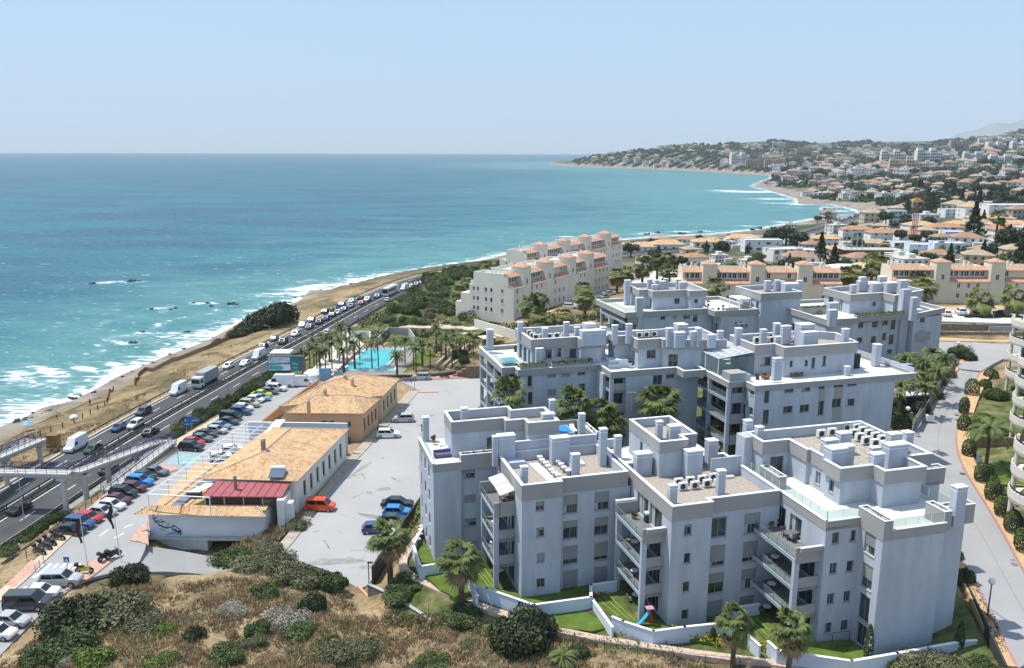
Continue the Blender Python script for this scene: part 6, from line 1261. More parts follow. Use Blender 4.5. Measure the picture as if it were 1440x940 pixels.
HWC_=[('van',107,627,'white','tall white van on the highway right of the beach ramp'),('sedan',131,632,'green','dark green saloon overtaking the tall white van'),('hatch',167,602,'blue','blue hatchback nearest the sea side rail'),('suv',191,598,'white','white car beside the blue hatchback on the highway'),('suv',202,580,'dgrey','dark car with glinting roof ahead of the blue hatchback'),('van',251,549,'white','white van just left of the grey box truck'),('truck',287,538,'white','box truck with grey tarpaulin cargo'),('hatch',321,515,'white','white car ahead of the box truck in the outer lane'),('sedan',345,511,'white','white saloon ahead of the box truck in the inner lane'),('van',364,500,'white','white van pulling level with the dark billboard'),('sedan',370,487,'dgrey','dark saloon near the sea rail above the billboard'),('hatch',385,477,'grey','grey hatchback leading the queue gap'),('suv',398,481,'dgrey','dark glinting car on the inner lane left of the palms'),('suv',416,470,'white','white car alone on the inner lane left of the palms'),('hatch',425,457,'white','white hatchback by the sea rail at the queue tail'),('sedan',435,460,'grey','grey green saloon at the queue tail'),('hatch',438,450,'lblue','blue hatchback in the queue by the sea rail'),('sedan',449,453,'maroon','maroon saloon in the queue'),('sedan',458.5,448,'blue','blue saloon in the queue behind the maroon one'),('suv',457,439,'black','black car in the queue by the sea rail'),('hatch',467,443,'dgrey','dark hatchback in the inner queue'),('sedan',475,439,'white','white saloon in the inner queue'),('sedan',470,435,'green','dark green saloon in the outer queue'),('hatch',484,435,'grey','grey hatchback in the inner queue'),('suv',481,429,'blue','blue car high in the outer queue'),('sedan',494,430,'lblue','pale blue saloon in the inner queue'),('hatch',495,423,'white','white hatchback in the outer queue'),('hatch',508,426,'red','red hatchback in the queue behind the coach'),('suv',517,421,'white','white car right behind the coach'),('sedan',507,419,'black','black saloon in the outer queue below the coach'),('suv',531,417,'blue','dark blue car beside the coach rear'),('bus',549,410,'white','long white coach in the highway queue'),('van',569,404,'white','white van in front of the coach'),('hatch',578,402,'white','white car in front of the van ahead of the coach'),('hatch',586,399.5,'silver','silver car near the bend of the highway'),('hatch',594,396,'white','white car farthest along the visible highway bend')]
for k,px,py,c,lb in HWC_: hwcar(k,px,py,c,lb)
for k,px,py,c,lb in (('sedan',28,716,'black','black saloon passing under the footbridge at lower left'),('sedan',153,661,'black','black saloon half hidden by the footbridge ramp'),('sedan',212,608,'black','black saloon on the land side lane near the blue sign'),('hatch',545,421,'white','white car alone on the land side near the bend'),('hatch',461,467,'white','white car seen between the palm crowns on the land side')): hwcar(k,px,py,c,lb,True)
rnd=random.Random(3); cols=['white','white','silver','grey','blue','black','white','red','lblue']
for i in range(34):
 t=HL-330+i*8.6; s=np.r_[0,np.cumsum(np.linalg.norm(np.diff(HC,axis=0),axis=1))]; P=offs(HC,rnd.choice((-5.6,-2.7))); x,y=float(np.interp(t,s,P[:,0])),float(np.interp(t,s,P[:,1])); z,a=hwz(x,y)
 place(CARS[rnd.choice(['sedan','hatch','suv','van','hatch'])],'one of the vehicles jammed on the far stretch of coast road by the second beach',(x,y,z),a+math.pi,'vehicles jammed on the far coast road',1,{'body':PT[rnd.choice(cols)]})
for k,px,py,c,z,rz,lb in (('hatch',1330,444,'white',22.5,80,'white car at the left of the parking before the arched house'),('suv',1351,442,'white',22.5,75,'white car next to the palm before the arched house'),('sedan',1371,444,'black',22.5,70,'black car right of the palm trunk before the arched house'),('sedan',1408,444,'black',22.5,100,'black car between two palms before the arched house'),('suv',802,434,'white',15.6,-10,'white car on the forecourt of the stepped cream terrace'),('sedan',829,425,'maroon',15.6,40,'dark red car in the shade of the stepped cream terrace'),('sedan',857,415,'silver',15.8,20,'silver car at the far end of the cream terrace forecourt')):
 zq=max(z,hz(*g(px,py,z))+.05); vcl(k,px,py,c,lb,R(rz),z=zq,sc=1)
for t in CARS.values(): remove_tree(t)
# ------------------------------------------------------------------ cream terraces
M_WIN2=mat('blue_window',(.03,.045,.09),.1,.6)
def cream_row(o,P0,e,L,D,z0,nf,towers,wm=M_CREAM,endwin=None,tm=M_TILEP,seed=1,arch=True,sidewall=True):
 rnd=random.Random(seed); e=np.array(e)/np.hypot(*e); b=np.array([-e[1],e[0]]); P=lambda s,d:(float(P0[0]+e[0]*s+b[0]*d),float(P0[1]+e[1]*s+b[1]*d)); z1=z0+nf*2.85
 mb=MB(); poly=[P(0,0),P(L,0),P(L,D),P(0,D)]; ops=[]; s=1.6
 while s<L-1.5:
  if not any(abs(s+.45-t)<2.9 for t in towers):
   for k in range(nf):
    if rnd.random()<.86: ops.append((s,s+.9,z0+2.85*k+.95,z0+2.85*k+2.25))
  s+=2.7
 wallwin(o,mb,poly[0],poly[1],z0-2,z1,(),ops,frame=M_WFRAME,pane=M_WIN2)
 facade(mb,poly[1],poly[2],z0-2,z1); facade(mb,poly[2],poly[3],z0-2,z1)
 eo=[(s,s+.8,z0+2.85*k+.9,z0+2.85*k+2.2) for k in range(nf) for s in (endwin or ())]; wallwin(o,mb,poly[3],poly[0],z0-2,z1,(),eo,frame=M_WFRAME,pane=M_WIN2)
 mb.prism([P(.02,.02),P(L-.02,.02),P(L-.02,D-.02),P(.02,D-.02)],z1-.1,z1); mb.build('wall',wm,o)
 ts=sorted(towers); seg=[]; a=0
 for t in ts: seg.append((a,t-2.0)); a=t+2.0
 seg.append((a,L)); rm=MB(); tw=MB()
 for i,(a,c) in enumerate(seg):
  if c-a<1.2: continue
  sd=-.35
  roofplane(rm,[(*P(a,sd),z1-.1),(*P(c,sd),z1-.1),(*P(c,1.9),z1+.85),(*P(a,1.9),z1+.85)],tm); rm.face([(*P(a,sd),z1-.1),(*P(a,1.9),z1+.85),(*P(a,1.9),z1-.1)],tm,uv=[(0,0)]*3); rm.face([(*P(c,sd),z1-.1),(*P(c,1.9),z1-.1),(*P(c,1.9),z1+.85)],tm,uv=[(0,0)]*3)
  rm.face([(*P(a,sd),z1-.1),(*P(a,0),z1-.14),(*P(c,0),z1-.14),(*P(c,sd),z1-.1)],tm,uv=[(0,0)]*4)
  top=MB(); q=[P(a+.01,1.95),P(c-.01,1.95),P(c-.01,D-1.5),P(a+.01,D-1.5)]; n=max(1,int((c-a)/1.5)); w_=(c-a-.8)/n; oo=[(.4+w_*k+.12,.4+w_*(k+1)-.12,z1+1.15,z1+2.65) for k in range(n)] if (i%3!=2) else [(1.2,2.2,z1+1.1,z1+2.6),(c-a-2.4,c-a-1.4,z1+1.1,z1+2.6)]
  wallwin(o,top,q[0],q[1],z1,z1+3,(),oo,frame=M_WFRAME,pane=M_WIN2 if i%2 else M_PANE); facade(top,q[1],q[2],z1,z1+3);facade(top,q[2],q[3],z1,z1+3);facade(top,q[3],q[0],z1,z1+3); top.prism([P(a+.03,1.97),P(c-.03,1.97),P(c-.03,D-1.52),P(a+.03,D-1.52)],z1+2.9,z1+2.99); top.build('upper_wall',wm,o)
  roofplane(rm,[(*P(a,1.2),z1+2.95),(*P(c,1.2),z1+2.95),(*P(c,3.2),z1+3.95),(*P(a,3.2),z1+3.95)],tm); rm.face([(*P(a,1.2),z1+2.95),(*P(a,3.2),z1+3.95),(*P(a,3.2),z1+2.95)],tm,uv=[(0,0)]*3); rm.face([(*P(c,1.2),z1+2.95),(*P(c,3.2),z1+2.95),(*P(c,3.2),z1+3.95)],tm,uv=[(0,0)]*3); rm.face([(*P(a,3.2),z1+2.95),(*P(a,3.2),z1+3.95),(*P(c,3.2),z1+3.95),(*P(c,3.2),z1+2.95)],tm,uv=[(0,0)]*4)
  mb=MB(); mb.ring([P(a+.05,3.3),P(c-.05,3.3),P(c-.05,D-1.6),P(a+.05,D-1.6)],z1+3,z1+3.75,.2); mb.build('roof_parapet',wm,o)
  mb=MB(); x,y=P(a+rnd.uniform(.8,max(1,c-a-1)),D*.6); mb.box(x-.3,y-.3,z1+3,x+.3,y+.3,z1+5); mb.box(x+.9,y-.3,z1+3,x+1.4,y+.3,z1+4.7); mb.build('chimney',wm,o)
 rm.build('roof',None,o)
 for t in ts:
  mb=MB(); A_=(P(t-2,-.15),P(t+2,-.15),P(t+2,4.0),P(t-2,4.0)); wallwin(o,mb,A_[0],A_[1],z0-2,z1+5.4,(),[(1.5,2.5,z1+.4,z1+1.9)],frame=M_WFRAME,pane=M_WIN2)
  for k in (1,2,3): facade(mb,A_[k],A_[(k+1)%4],z0-2,z1+5.4)
  tw=mb.build('tower',wm,o); rr_=MB(); c=P(t,1.92); hiproof(rr_,c,2.0,2.08,z1+5.4,.95,e=tuple(e),ov=.25,m=tm); rr_.build('tower_roof',None,tw)
 return P,z1
cm=thing('terraced_houses','long arched cream terrace with three towers behind the middle roof chimneys','terraced houses',(66,240,20))
cream_row(cm,(48.6,237),(1,0),45,11,19.6,2,[7.3,20.8,34.3],seed=2)
mb=MB(); mb.box(46.5,238,17,48.55,246,25.5);mb.box(47.2,236.2,17,48.55,238,23); mb.build('wall',M_CREAM,cm)
cr=thing('terraced_houses','long arched cream terrace with towers right of the street junction','terraced houses',(130,238,18))
cream_row(cr,(107.5,235.5),(1,0),62,11,17.8,3,[13.4,28.8,45],seed=5)
mb=MB(); mb.box(101,238,16,107.45,247,24.6); mb.box(103.5,235,16,107.45,238,23.4); mb.build('wall',M_CREAM,cr);
B_=W(65.3,228.4); e_=np.array([.545,.838]);
cl=thing('terraced_houses','stepped cream terrace nearest the pool garden with pink tiled towers and glazed galleries','terraced houses',(*B_,15))
tws=[onplane(px,400,B_,tuple(np.array(B_)+e_*50))[0] for px in (741,773,805,830)]
cream_row(cl,B_,e_,61,15.5,15,3,tws,wm=M_CREAM2,endwin=[1.2,2.6,5.5,7.4,11.2],seed=7)
mb=MB()
for k in range(1,4):
 for s in (13.6,): pass
P2=lambda s,d:(float(B_[0]+e_[0]*s-e_[1]*d),float(B_[1]+e_[1]*s+e_[0]*d))
mb.prism([P2(.5,15.5),P2(6,15.5),P2(6,19),P2(.5,19)],13,20.6); mb.prism([P2(.5,19),P2(4,19),P2(4,21),P2(.5,21)],13,17.8); mb.ring([P2(.3,3),P2(9,3),P2(9,15.3),P2(.3,15.3)],23.5,24.5,.2); mb.build('wall',M_CREAM2,cl)
c2=thing('terraced_houses','cream terrace with towers closest to the sea, behind the stepped one','terraced houses',(20,290,15))
g0=np.array(g(766,343,29.5)); P20=g0-e_*7-np.array([.838,-.545])*-0.0
P20=(float(g0[0]-e_[0]*9),float(g0[1]-e_[1]*9)); t2=[onplane(px,345,P20,(P20[0]+e_[0]*50,P20[1]+e_[1]*50))[0] for px in (766,798,828,856)]
cream_row(c2,P20,e_,max(t2)+13,12,15.3,3,t2,wm=M_CREAM2,endwin=[1.2,5,8.5],seed=9)
# terrace between rows
c3=thing('terraced_houses','cream end block with flat parapets at the sea corner of the stepped terrace','terraced houses',(5,270,15)); q=g(726,372,22); mb=MB(); mb.prism([(q[0]-6,q[1]),(q[0]+4,q[1]-6),(q[0]+9,q[1]+3),(q[0]-1,q[1]+9)],13,23); mb.build('wall',M_CREAM2,c3); mb=MB(); mb.ring([(q[0]-6,q[1]),(q[0]+4,q[1]-6),(q[0]+9,q[1]+3),(q[0]-1,q[1]+9)],23.003,23.9,.2); mb.build('roof_parapet',M_CREAM2,c3)
# ------------------------------------------------------------------ round balcony building at the right edge
rb=thing('apartment_building','building with rounded white balcony bands at the right edge of the picture','apartment block',(*g(1470,640,19),18.5))
def roundstack(cx,cy,rx,ry,levels,depth_to=12,z0=18):
 def arc(f,n=22): return [(cx-rx*f*math.cos(t)+0,cy-ry*f*math.sin(t)) for t in np.linspace(-.9,math.pi*.62,n)]
 for i,z in enumerate(levels):
  A_=arc(1.); mb=MB(); poly=A_+[(cx+depth_to,A_[-1][1]),(cx+depth_to,A_[0][1])]
  a=sum(poly[k][0]*poly[(k+1)%len(poly)][1]-poly[(k+1)%len(poly)][0]*poly[k][1] for k in range(len(poly))); poly=poly if a>0 else poly[::-1]
  mb.prism(poly,z-.3,z); s=mb.build('balcony_slab',M_CREAM2,rb); mb=MB(); mb.wall(A_,z+.003,z+1.05,.18); mb.build('balcony_band',mat('balcony_cream',(.72,.68,.60),.85,.2,.06,.5),s)
  if i%2==0: mb=MB(); mb.wall([(x+.12,y+.02) for x,y in A_[2:-4]],z+1.06,z+1.3,.05); mb.build('rail',M_DARK,s)
 W_=arc(.62); mb=MB(); poly=W_+[(cx+depth_to-.2,W_[-1][1]),(cx+depth_to-.2,W_[0][1])]; a=sum(poly[k][0]*poly[(k+1)%len(poly)][1]-poly[(k+1)%len(poly)][0]*poly[k][1] for k in range(len(poly))); poly=poly if a>0 else poly[::-1]; mb.prism(poly,z0-3,levels[-1]-.3); mb.build('wall',mat('warm_wall',(.56,.44,.30),.85,.2,.1,.5),rb)
 for z in levels[:-1]:
  mb=MB(); G_=arc(.66)[3:16]; mb.wall(G_,z+.05,z+2.5,.05); mb.build('window_band',M_PANE,rb)
 for k in (4,12):
  x,y=arc(.93)[k]; mb=MB(); mb.tube((x,y,z0-3),(x,y,levels[-1]-.3),.28,n=10); mb.build('column',M_CREAM2,rb)
c=g(1458,590,23); roundstack(c[0]+1.5,c[1],4.6,5,[22.3,25.3,28.2,31.2]); c=g(1466,500,27); roundstack(c[0]+2,c[1]+2,6,6,[22.5,25.6,28.7,31.8])
c=g(1474,700,22); roundstack(c[0]+2.0,c[1]+1,5.4,5,[21.2,24.3,27.2])
# ------------------------------------------------------------------ villas near the coast road
def villa(label,px,py,z,w_,d_,h,roof,rz=0,wall=None,zb=None,name='villa',chim_=True,nwin=4,flatroof=False):
 x,y=g(px,py,z); zg=min(z,hz(x,y)) if zb is None else zb; o=thing(name,label,'house',(x,y,zg)); e=(math.cos(rz),math.sin(rz)); b=(-e[1],e[0]); wall=wall or M_WHITE
 P=lambda a,c:(x+e[0]*a+b[0]*c,y+e[1]*a+b[1]*c); poly=[P(-w_/2,-d_/2),P(w_/2,-d_/2),P(w_/2,d_/2),P(-w_/2,d_/2)]; zt=zg+h; mb=MB(); nf=max(1,round(h/3))
 ops=[]; rnd=random.Random(int(px*7+py))
 for k in range(nf):
  for i in range(nwin):
   s=w_*(i+.5)/nwin; ww=rnd.choice((.5,.8,.8,1.2)); ops.append((s-ww,s+ww,zg+3*k+rnd.choice((.2,.9)),zg+3*k+2.2))
 wallwin(o,mb,poly[0],poly[1],zg-2.5,zt,(),ops,frame=M_WFRAME); wallwin(o,mb,poly[3],poly[0],zg-2.5,zt,(),[(d_*.3,d_*.3+1.2,zg+.9+3*k,zg+2.2+3*k) for k in range(nf)],frame=M_WFRAME); wallwin(o,mb,poly[1],poly[2],zg-2.5,zt,(),[(d_*.4,d_*.4+1.2,zg+.9,zg+2.2)],frame=M_WFRAME); facade(mb,poly[2],poly[3],zg-2.5,zt)
 if flatroof: mb.prism(offset(poly,.1),zt-.5,zt-.35)
 mb.build('wall',wall,o)
 if flatroof: mb=MB(); mb.ring(offset(poly,-.08),zt+.003,zt+.12,.4); mb.build('coping',M_COPE,o)
 else: mb=MB(); hiproof(mb,(x,y),w_/2,d_/2,zt,min(w_,d_)*.21,e=e,ov=.5,m=roof); mb.build('roof',None,o)
 if chim_: mb=MB(); q=P(w_*.2,d_*.15); mb.box(q[0]-.35,q[1]-.35,zt-.2,q[0]+.35,q[1]+.35,zt+2.0); mb.build('chimney',wall,o)
 return o
VL=[('sandy hip roofed bungalow at the left end of the seafront villas',901,342,9,15,11,3.2,M_TILE,.0),('wide sandy roofed villa with dark arcade on the seafront',938,340,9,20,12,3.6,M_TILE,.1),('small sandy roof just behind the last cream tower',882,336,9,9,8,3.2,M_TILE,0),('white two storey villa with sandy roof between palms by the sea',995,348,9,18,9,5.6,M_TILE,.0),('villa with peach roof at the water left of the dark pines',1045,338,8,20,11,5.0,M_TILE,-.1),('little red roofed cottage behind the middle cream terrace',976,360,14,11,8,4.4,M_TILER,.2),('red brown roofed cottage left of the little red one',955,356,14,9,8,3.4,M_TILER,.2),
 ('villa with sandy roof behind the palm by the coast road',1160,346,9,15,10,4.6,M_TILE,-.25),('white villa with round arches by the coast road',1148,357,9,17,9,3.2,M_TILE,-.15),('low villa with sandy roof beside the round clipped trees',1178,360,10,13,9,3.6,M_TILE,-.4),('orange roofed villa right of the coast road queue',1204,331,8,20,11,4.6,M_TILER,-.1),('peach roofed villa at the left of the coast road queue',1118,335,7,17,12,4.4,M_TILER,.0),('white villa with orange roof below the white castle house',1248,336,12,24,10,5.0,M_TILER,.0),('orange roofed villa beside the red lattice crane',1278,343,13,14,10,5.5,M_TILER,-.1),('sandy roofed white villa right of the red lattice crane',1292,325,14,18,11,5.6,M_TILE,.1),('peach roofed villa with arched door, centre of the villa quarter',1328,330,16,18,10,5.2,M_TILER,0),('yellow roofed villa under the tall conifer',1350,322,17,17,10,4.5,M_TILE,0),('long yellow roofed villa beside the slender palm',1390,318,18,26,11,5.6,M_TILE,0),('long low villa with sandy roof at the right edge',1420,326,18,22,12,4.0,M_TILE,0),('red roofed villa at the right edge above the dark garden',1428,338,20,26,12,5.4,M_TILER,0),('mauve walled villa with sandy roof and white balustrade',1375,306,18,26,11,7.5,M_TILE,.1)]
for lb,px,py,z,w_,d_,h,m,rz in VL: villa(lb,px,py,z,w_,d_,h,m,rz)
for lb,px,py,z,w_,d_,h,rz in [('white flat roofed modern villa with deep openings by the dark pines',1070,353,9,20,9,6.4,0),('white flat roofed house below the arched villa',1128,366,11,14,9,5.4,-.2),('white block house with stair right of the arched villa',1196,352,9,11,8,4.6,-.1),('cube villa of pale blue white planes, lower one',1300,368,14,16,10,8.0,-.2),('cube villa of pale blue white planes, lower right one',1328,370,15,12,10,9.0,-.2),('cube villa of pale blue white planes, upper one',1352,349,15,20,10,8.4,-.15),('white terrace house between the crane and the pale cubes',1268,356,13,12,9,5.6,0),('white house with round arch half hidden by the conifer',1318,346,15,12,9,5,0),('white villa with blue windows behind the yellow shrubs',1100,362,13,16,9,5.5,.3),('white modern villa with long curved balconies at right',1415,296,24,34,14,8,.1),('white stepped villa with dark glass left of the curved one',1385,292,22,20,12,6,.1),('low white villa beside the dark pine wood at right',1340,303,18,18,10,5,.1),('white cottage near the second beach',1168,285,8,20,11,4.5,0),('white castle like house with crenellated roofline',1258,312,13,12,9,9,0)]:
 villa(lb,px,py,z,w_,d_,h,None,rz,flatroof=True,wall=mat('pale_cube_paint',(.68,.76,.84),.8,.2,.06,.4) if 'pale blue' in lb else M_WHITE,chim_=False,nwin=2 if 'pale blue' in lb else 4)
uc=thing('unfinished_building','unfinished brown concrete building with bare columns near the crane','building site',(*g(1230,385,15),12)); M_BRN=mat('brown_block',(.20,.135,.115),.95,.1,.3,.6)
q=g(1228,372,17); q2=g(1237,357,20)
mb=MB(); A_=(q[0]-14,q[1]);B2_=(q[0]+14,q[1]); facade(mb,A_,B2_,11,17.4,[(5.5,8,12,15.2)],depth=1.2); mb.box(q[0]-14,q[1]+1.3,11,q[0]+14,q[1]+15,17.3); mb.build('lower_storey',M_BRN,uc)
mb=MB(); facade(mb,(q[0]-9,q[1]+6),(q[0]+14,q[1]+6),17.31,22,[(6,9,17.8,20.8),(14,15.5,17.8,21)],depth=1.2); mb.box(q[0]-9,q[1]+7.3,17.31,q[0]+14,q[1]+15,22); mb.build('upper_storey',M_BRN,uc); mb=MB(); mb.box(q[0]-10,q[1]+5.7,22.01,q[0]+14.4,q[1]+15,22.2); mb.build('roof_slab',M_CONC,uc)
for i in range(4): mb=MB(); x=q[0]-8+i*2.2; mb.box(x-.12,q[1]+9,22.2,x+.12,q[1]+9.3,29); mb.build('column',M_CONC,uc)
cn=thing('tower_crane','tall red lattice crane mast standing among the villas','crane',(*g(1283,352,14),12)); x,y=g(1283,352,14); zt=onplane(1285,262,(x-5,y),(x+5,y))[1]; M_CR=mat('crane_red',(.30,.06,.07),.6,.3)
mb=MB(); H_=zt
for sx in (-1,1):
 for sy in (-1,1): mb.tube((x+sx*.9,y+sy*.9,11),(x+sx*.9,y+sy*.9,H_),.13,n=4)
z=12; k=0
while z<H_-3:
 for sy in (-1,1): mb.tube((x-.9,y+sy*.9,z),(x+.9,y+sy*.9,z+2.2),.08,n=4); mb.tube((x+.9,y+sy*.9,z),(x-.9,y+sy*.9,z+2.2),.08,n=4)
 z+=2.2
mb.build('mast',M_CR,cn); mb=MB(); zy=onplane(1284,283,(x-5,y),(x+5,y))[1]; mb.box(x-2.4,y-1.2,zy-.5,x+2.4,y+1.2,zy+.5); mb.build('platform',mat('crane_yellow',(.6,.42,.05),.6,.3),cn); mb=MB(); mb.box(x-1.3,y-1.3,H_,x+1.3,y+1.3,H_+3); mb.build('crane_head',M_DARK,cn)
# ------------------------------------------------------------------ far town: prototypes are single meshes, copied
WALLC=[mat('far_white',(.72,.70,.67),.9,.1,.1,.1),mat('far_cream',(.58,.49,.36),.9,.1,.1,.1),mat('far_rose',(.50,.36,.28),.9,.1,.1,.1),mat('far_grey',(.42,.40,.38),.9,.1,.1,.1)]
ROOFC=[mat('far_roof_orange',(.40,.24,.16),.9,.1,.2,.2),mat('far_roof_tan',(.42,.34,.25),.9,.1,.2,.2),mat('far_roof_pale',(.56,.54,.50),.9,.1,.2,.2)]
M_FWIN=mat('far_window',(.05,.055,.065),.3,.5)
def far_house(i):
 rnd=random.Random(i); mb=MB(); w_=rnd.uniform(10,17); d_=rnd.uniform(8,12); h=rnd.choice((3.4,6,6.2)); wm=WALLC[(0,0,1,0,0,1,0,3)[i%8]]; rm=ROOFC[(0,2,1,0,2,1,2,0)[i%8]]
 mb.box(-w_/2,-d_/2,-5,w_/2,d_/2,h,wm)
 if rnd.random()<.6: mb.box(w_*.1,-d_/2-3,-5,w_/2+2.5,-d_/2+1,h*.6,wm)
 if rm is ROOFC[2]: mb.box(-w_/2-.2,-d_/2-.2,h,w_/2+.2,d_/2+.2,h+.35,rm); mb.box(-2,-2,h+.35,2,2,h+2.4,wm)
 else:
  t=h+min(w_,d_)*.22; a,b=w_/2+.5,d_/2+.5; r_=a-b; vs=[(-a,-b,h),(a,-b,h),(a,b,h),(-a,b,h),(-r_,0,t),(r_,0,t)]
  if r_>0: mb.add(vs,[(0,1,5,4),(1,2,5),(2,3,4,5),(3,0,4),(3,2,1,0)],rm)
  else: mb.add([*vs[:4],(0,0,t)],[(0,1,4),(1,2,4),(2,3,4),(3,0,4),(3,2,1,0)],rm)
 for k in range(int(h//2.8)):
  for j in range(4): x=-w_/2+w_*(j+.5)/4; mb.box(x-.7,-d_/2-.06,.8+3*k,x+.7,-d_/2+.1,2.2+3*k,M_FWIN)
  for j in range(2): y=-d_/2+d_*(j+.5)/2; mb.box(-w_/2-.06,y-.6,.8+3*k,-w_/2+.1,y+.6,2.2+3*k,M_FWIN); mb.box(w_/2-.1,y-.6,.8+3*k,w_/2+.06,y+.6,2.2+3*k,M_FWIN)
 return mb.build('house')
def far_block(i):
 rnd=random.Random(50+i); mb=MB(); w_=rnd.uniform(30,46); d_=13; nf=(4,3,5,3)[i%4]; h=nf*3; wm=WALLC[(0,1,2,1)[i%4]]; n=4
 for k in range(n):
  x0=-w_/2+w_*k/n; hh=h-(k%2)*3; y0=(k%2)*2; mb.box(x0,-d_/2+y0,-8,x0+w_/n,d_/2+y0,hh,wm); mb.box(x0+1,-d_/2+y0+2,hh,x0+w_/n-1,d_/2+y0-2,hh+2.6,wm)
  if i%4: mb.box(x0+.6,-d_/2+y0+1.6,hh+2.6,x0+w_/n-.6,d_/2+y0-1.6,hh+3.0,ROOFC[i%2])
  for f in range(int(hh//3)):
   for j in range(3): x=x0+w_/n*(j+.5)/3; mb.box(x-1.1,-d_/2+y0-.07,.5+3*f,x+1.1,-d_/2+y0+.1,2.5+3*f,M_FWIN)
   mb.box(x0+.3,-d_/2+y0-1.1,3*f-.1,x0+w_/n-.3,-d_/2+y0-.003,3*f+.8,wm)
 return mb.build('apartment_block')
FH=[far_house(i) for i in range(8)]; FB=[far_block(i) for i in range(4)]
MIDP=0
LBH=['one of the small far houses with orange or tan roofs scattered through the bay town','one of the small far white flat roofed houses scattered through the bay town']
rnd=random.Random(11); taken=[]; NH=0
def free(x,y,r_):
 for a,b,c in taken:
  if (a-x)**2+(b-y)**2<(r_+c)**2: return False
 return True
def hwfree(x,y,d=14): return float(np.min(np.hypot(HC[:,0]-x,HC[:,1]-y)))>d
for px,py,i,lb in [(1095,203,0,'far white apartment block on the headland crest'),(1060,206,0,'far white apartment block left on the headland crest'),(1040,227,0,'far white tower block near the headland beach'),(1063,231,2,'far brown apartment block behind the bay beach'),(1090,232,2,'far brown apartment block right of the other brown one'),(1110,217,1,'far cream apartment block above the bay'),(1135,214,2,'far rose apartment row on the ridge'),(1160,222,1,'far cream apartment row below the rose one'),(1255,226,0,'far pale blue white block left of the brown tower block'),(1305,225,0,'far pale block right of the brown tower block'),(1250,206,2,'far rose terrace row on the upper slope'),(1290,207,1,'far cream terrace row on the upper slope'),(1325,209,1,'far cream terrace row, upper slope middle'),(1350,205,2,'far rose terrace row, upper slope right'),(1385,198,0,'far white terrace row high on the right slope'),(1415,199,0,'far white terrace row highest at the right'),(1400,207,0,'far white terrace row below the highest right ones'),(1435,206,0,'far white terrace row at the right edge of the slope'),(1370,222,0,'far white row with red roofs above the pines'),(1410,228,0,'far white row near the right edge above the pines'),(1215,217,0,'far whitish row on the left upper slope'),(1190,228,1,'far cream row left of centre on the slope'),(1272,237,3,'far grey brown tower block in the middle of the town')]:
 x,y,z=gt(px,py+3); ob=FB[i].copy(); COL.objects.link(ob); ob.location=(x,y,z); ob.rotation_euler=(0,0,rnd.uniform(-.3,.3)-math.atan2(x,y)*.6); s_=1.25 if 'tower' not in lb else 1.5; ob.scale=(s_,s_,s_ if 'tower' not in lb else 2.2); tag(ob,lb,'apartment block','far apartment blocks'); taken.append((x,y,24))
def scatter(n,xr,yr,rmin,fn,acc=None):
 k=0;t=0
 while k<n and t<n*40:
  t+=1; px=rnd.uniform(*xr); py=rnd.uniform(*yr)
  if acc and not acc(px,py): continue
  x,y,z=gt(px,py,8)
  if inland(np.array([x]),np.array([y]))[0]<18 or z<.8 or not hwfree(x,y): continue
  rr_=rmin*(1+.0*y)
  if not free(x,y,rr_): continue
  taken.append((x,y,rr_)); fn(x,y,z,px,py); k+=1
 return k
def puth(x,y,z,px,py):
 i=rnd.randrange(8); ob=FH[i].copy(); COL.objects.link(ob); ob.location=(x,y,z); ob.rotation_euler=(0,0,rnd.uniform(-.6,.6)-math.atan2(x,y)*.7); s_=rnd.uniform(.85,1.2)*(1 if y<1500 else 1.5); ob.scale=(s_,s_,s_); flat_=(0,2,1,0,2,1,2,0)[i]==2
 tag(ob,LBH[1 if flat_ else 0],'house','small far flat roofed houses' if flat_ else 'small far tile roofed houses')
for lb_,px_,py_,*_ in VL: taken.append((*g(px_,py_,14),11))
for px_,py_ in ((1070,353),(1128,366),(1196,352),(1300,368),(1328,370),(1352,349),(1268,356),(1318,346),(1100,362),(1415,296),(1385,292),(1340,303),(1168,285),(1258,312),(1235,362),(1220,368)): taken.append((*g(px_,py_,15),11))
def putm(x,y,z,px,py):
 if y<262: return
 i=rnd.randrange(8); ob=FH[i].copy(); COL.objects.link(ob); ob.location=(x,y,z-.3); ob.rotation_euler=(0,0,rnd.uniform(-.4,.4)); s_=rnd.uniform(.6,.85); ob.scale=(s_,s_,s_); tag(ob,'one of the small houses packed between the named villas of the coast quarter','house','small houses of the villa quarter')
scatter(48,(885,1500),(318,378),6.5,putm)
a1=scatter(60,(1130,1500),(262,318),9,puth,lambda px,py: not(px>1280 and py>268 and random.random()<.75))
a2=scatter(100,(1085,1500),(232,266),9,puth); a3=scatter(55,(815,1130),(207,238),9,puth); scatter(55,(1130,1480),(207,238),12,puth); scatter(22,(1340,1500),(188,208),16,puth)
for o in FH+FB: bpy.data.objects.remove(o)
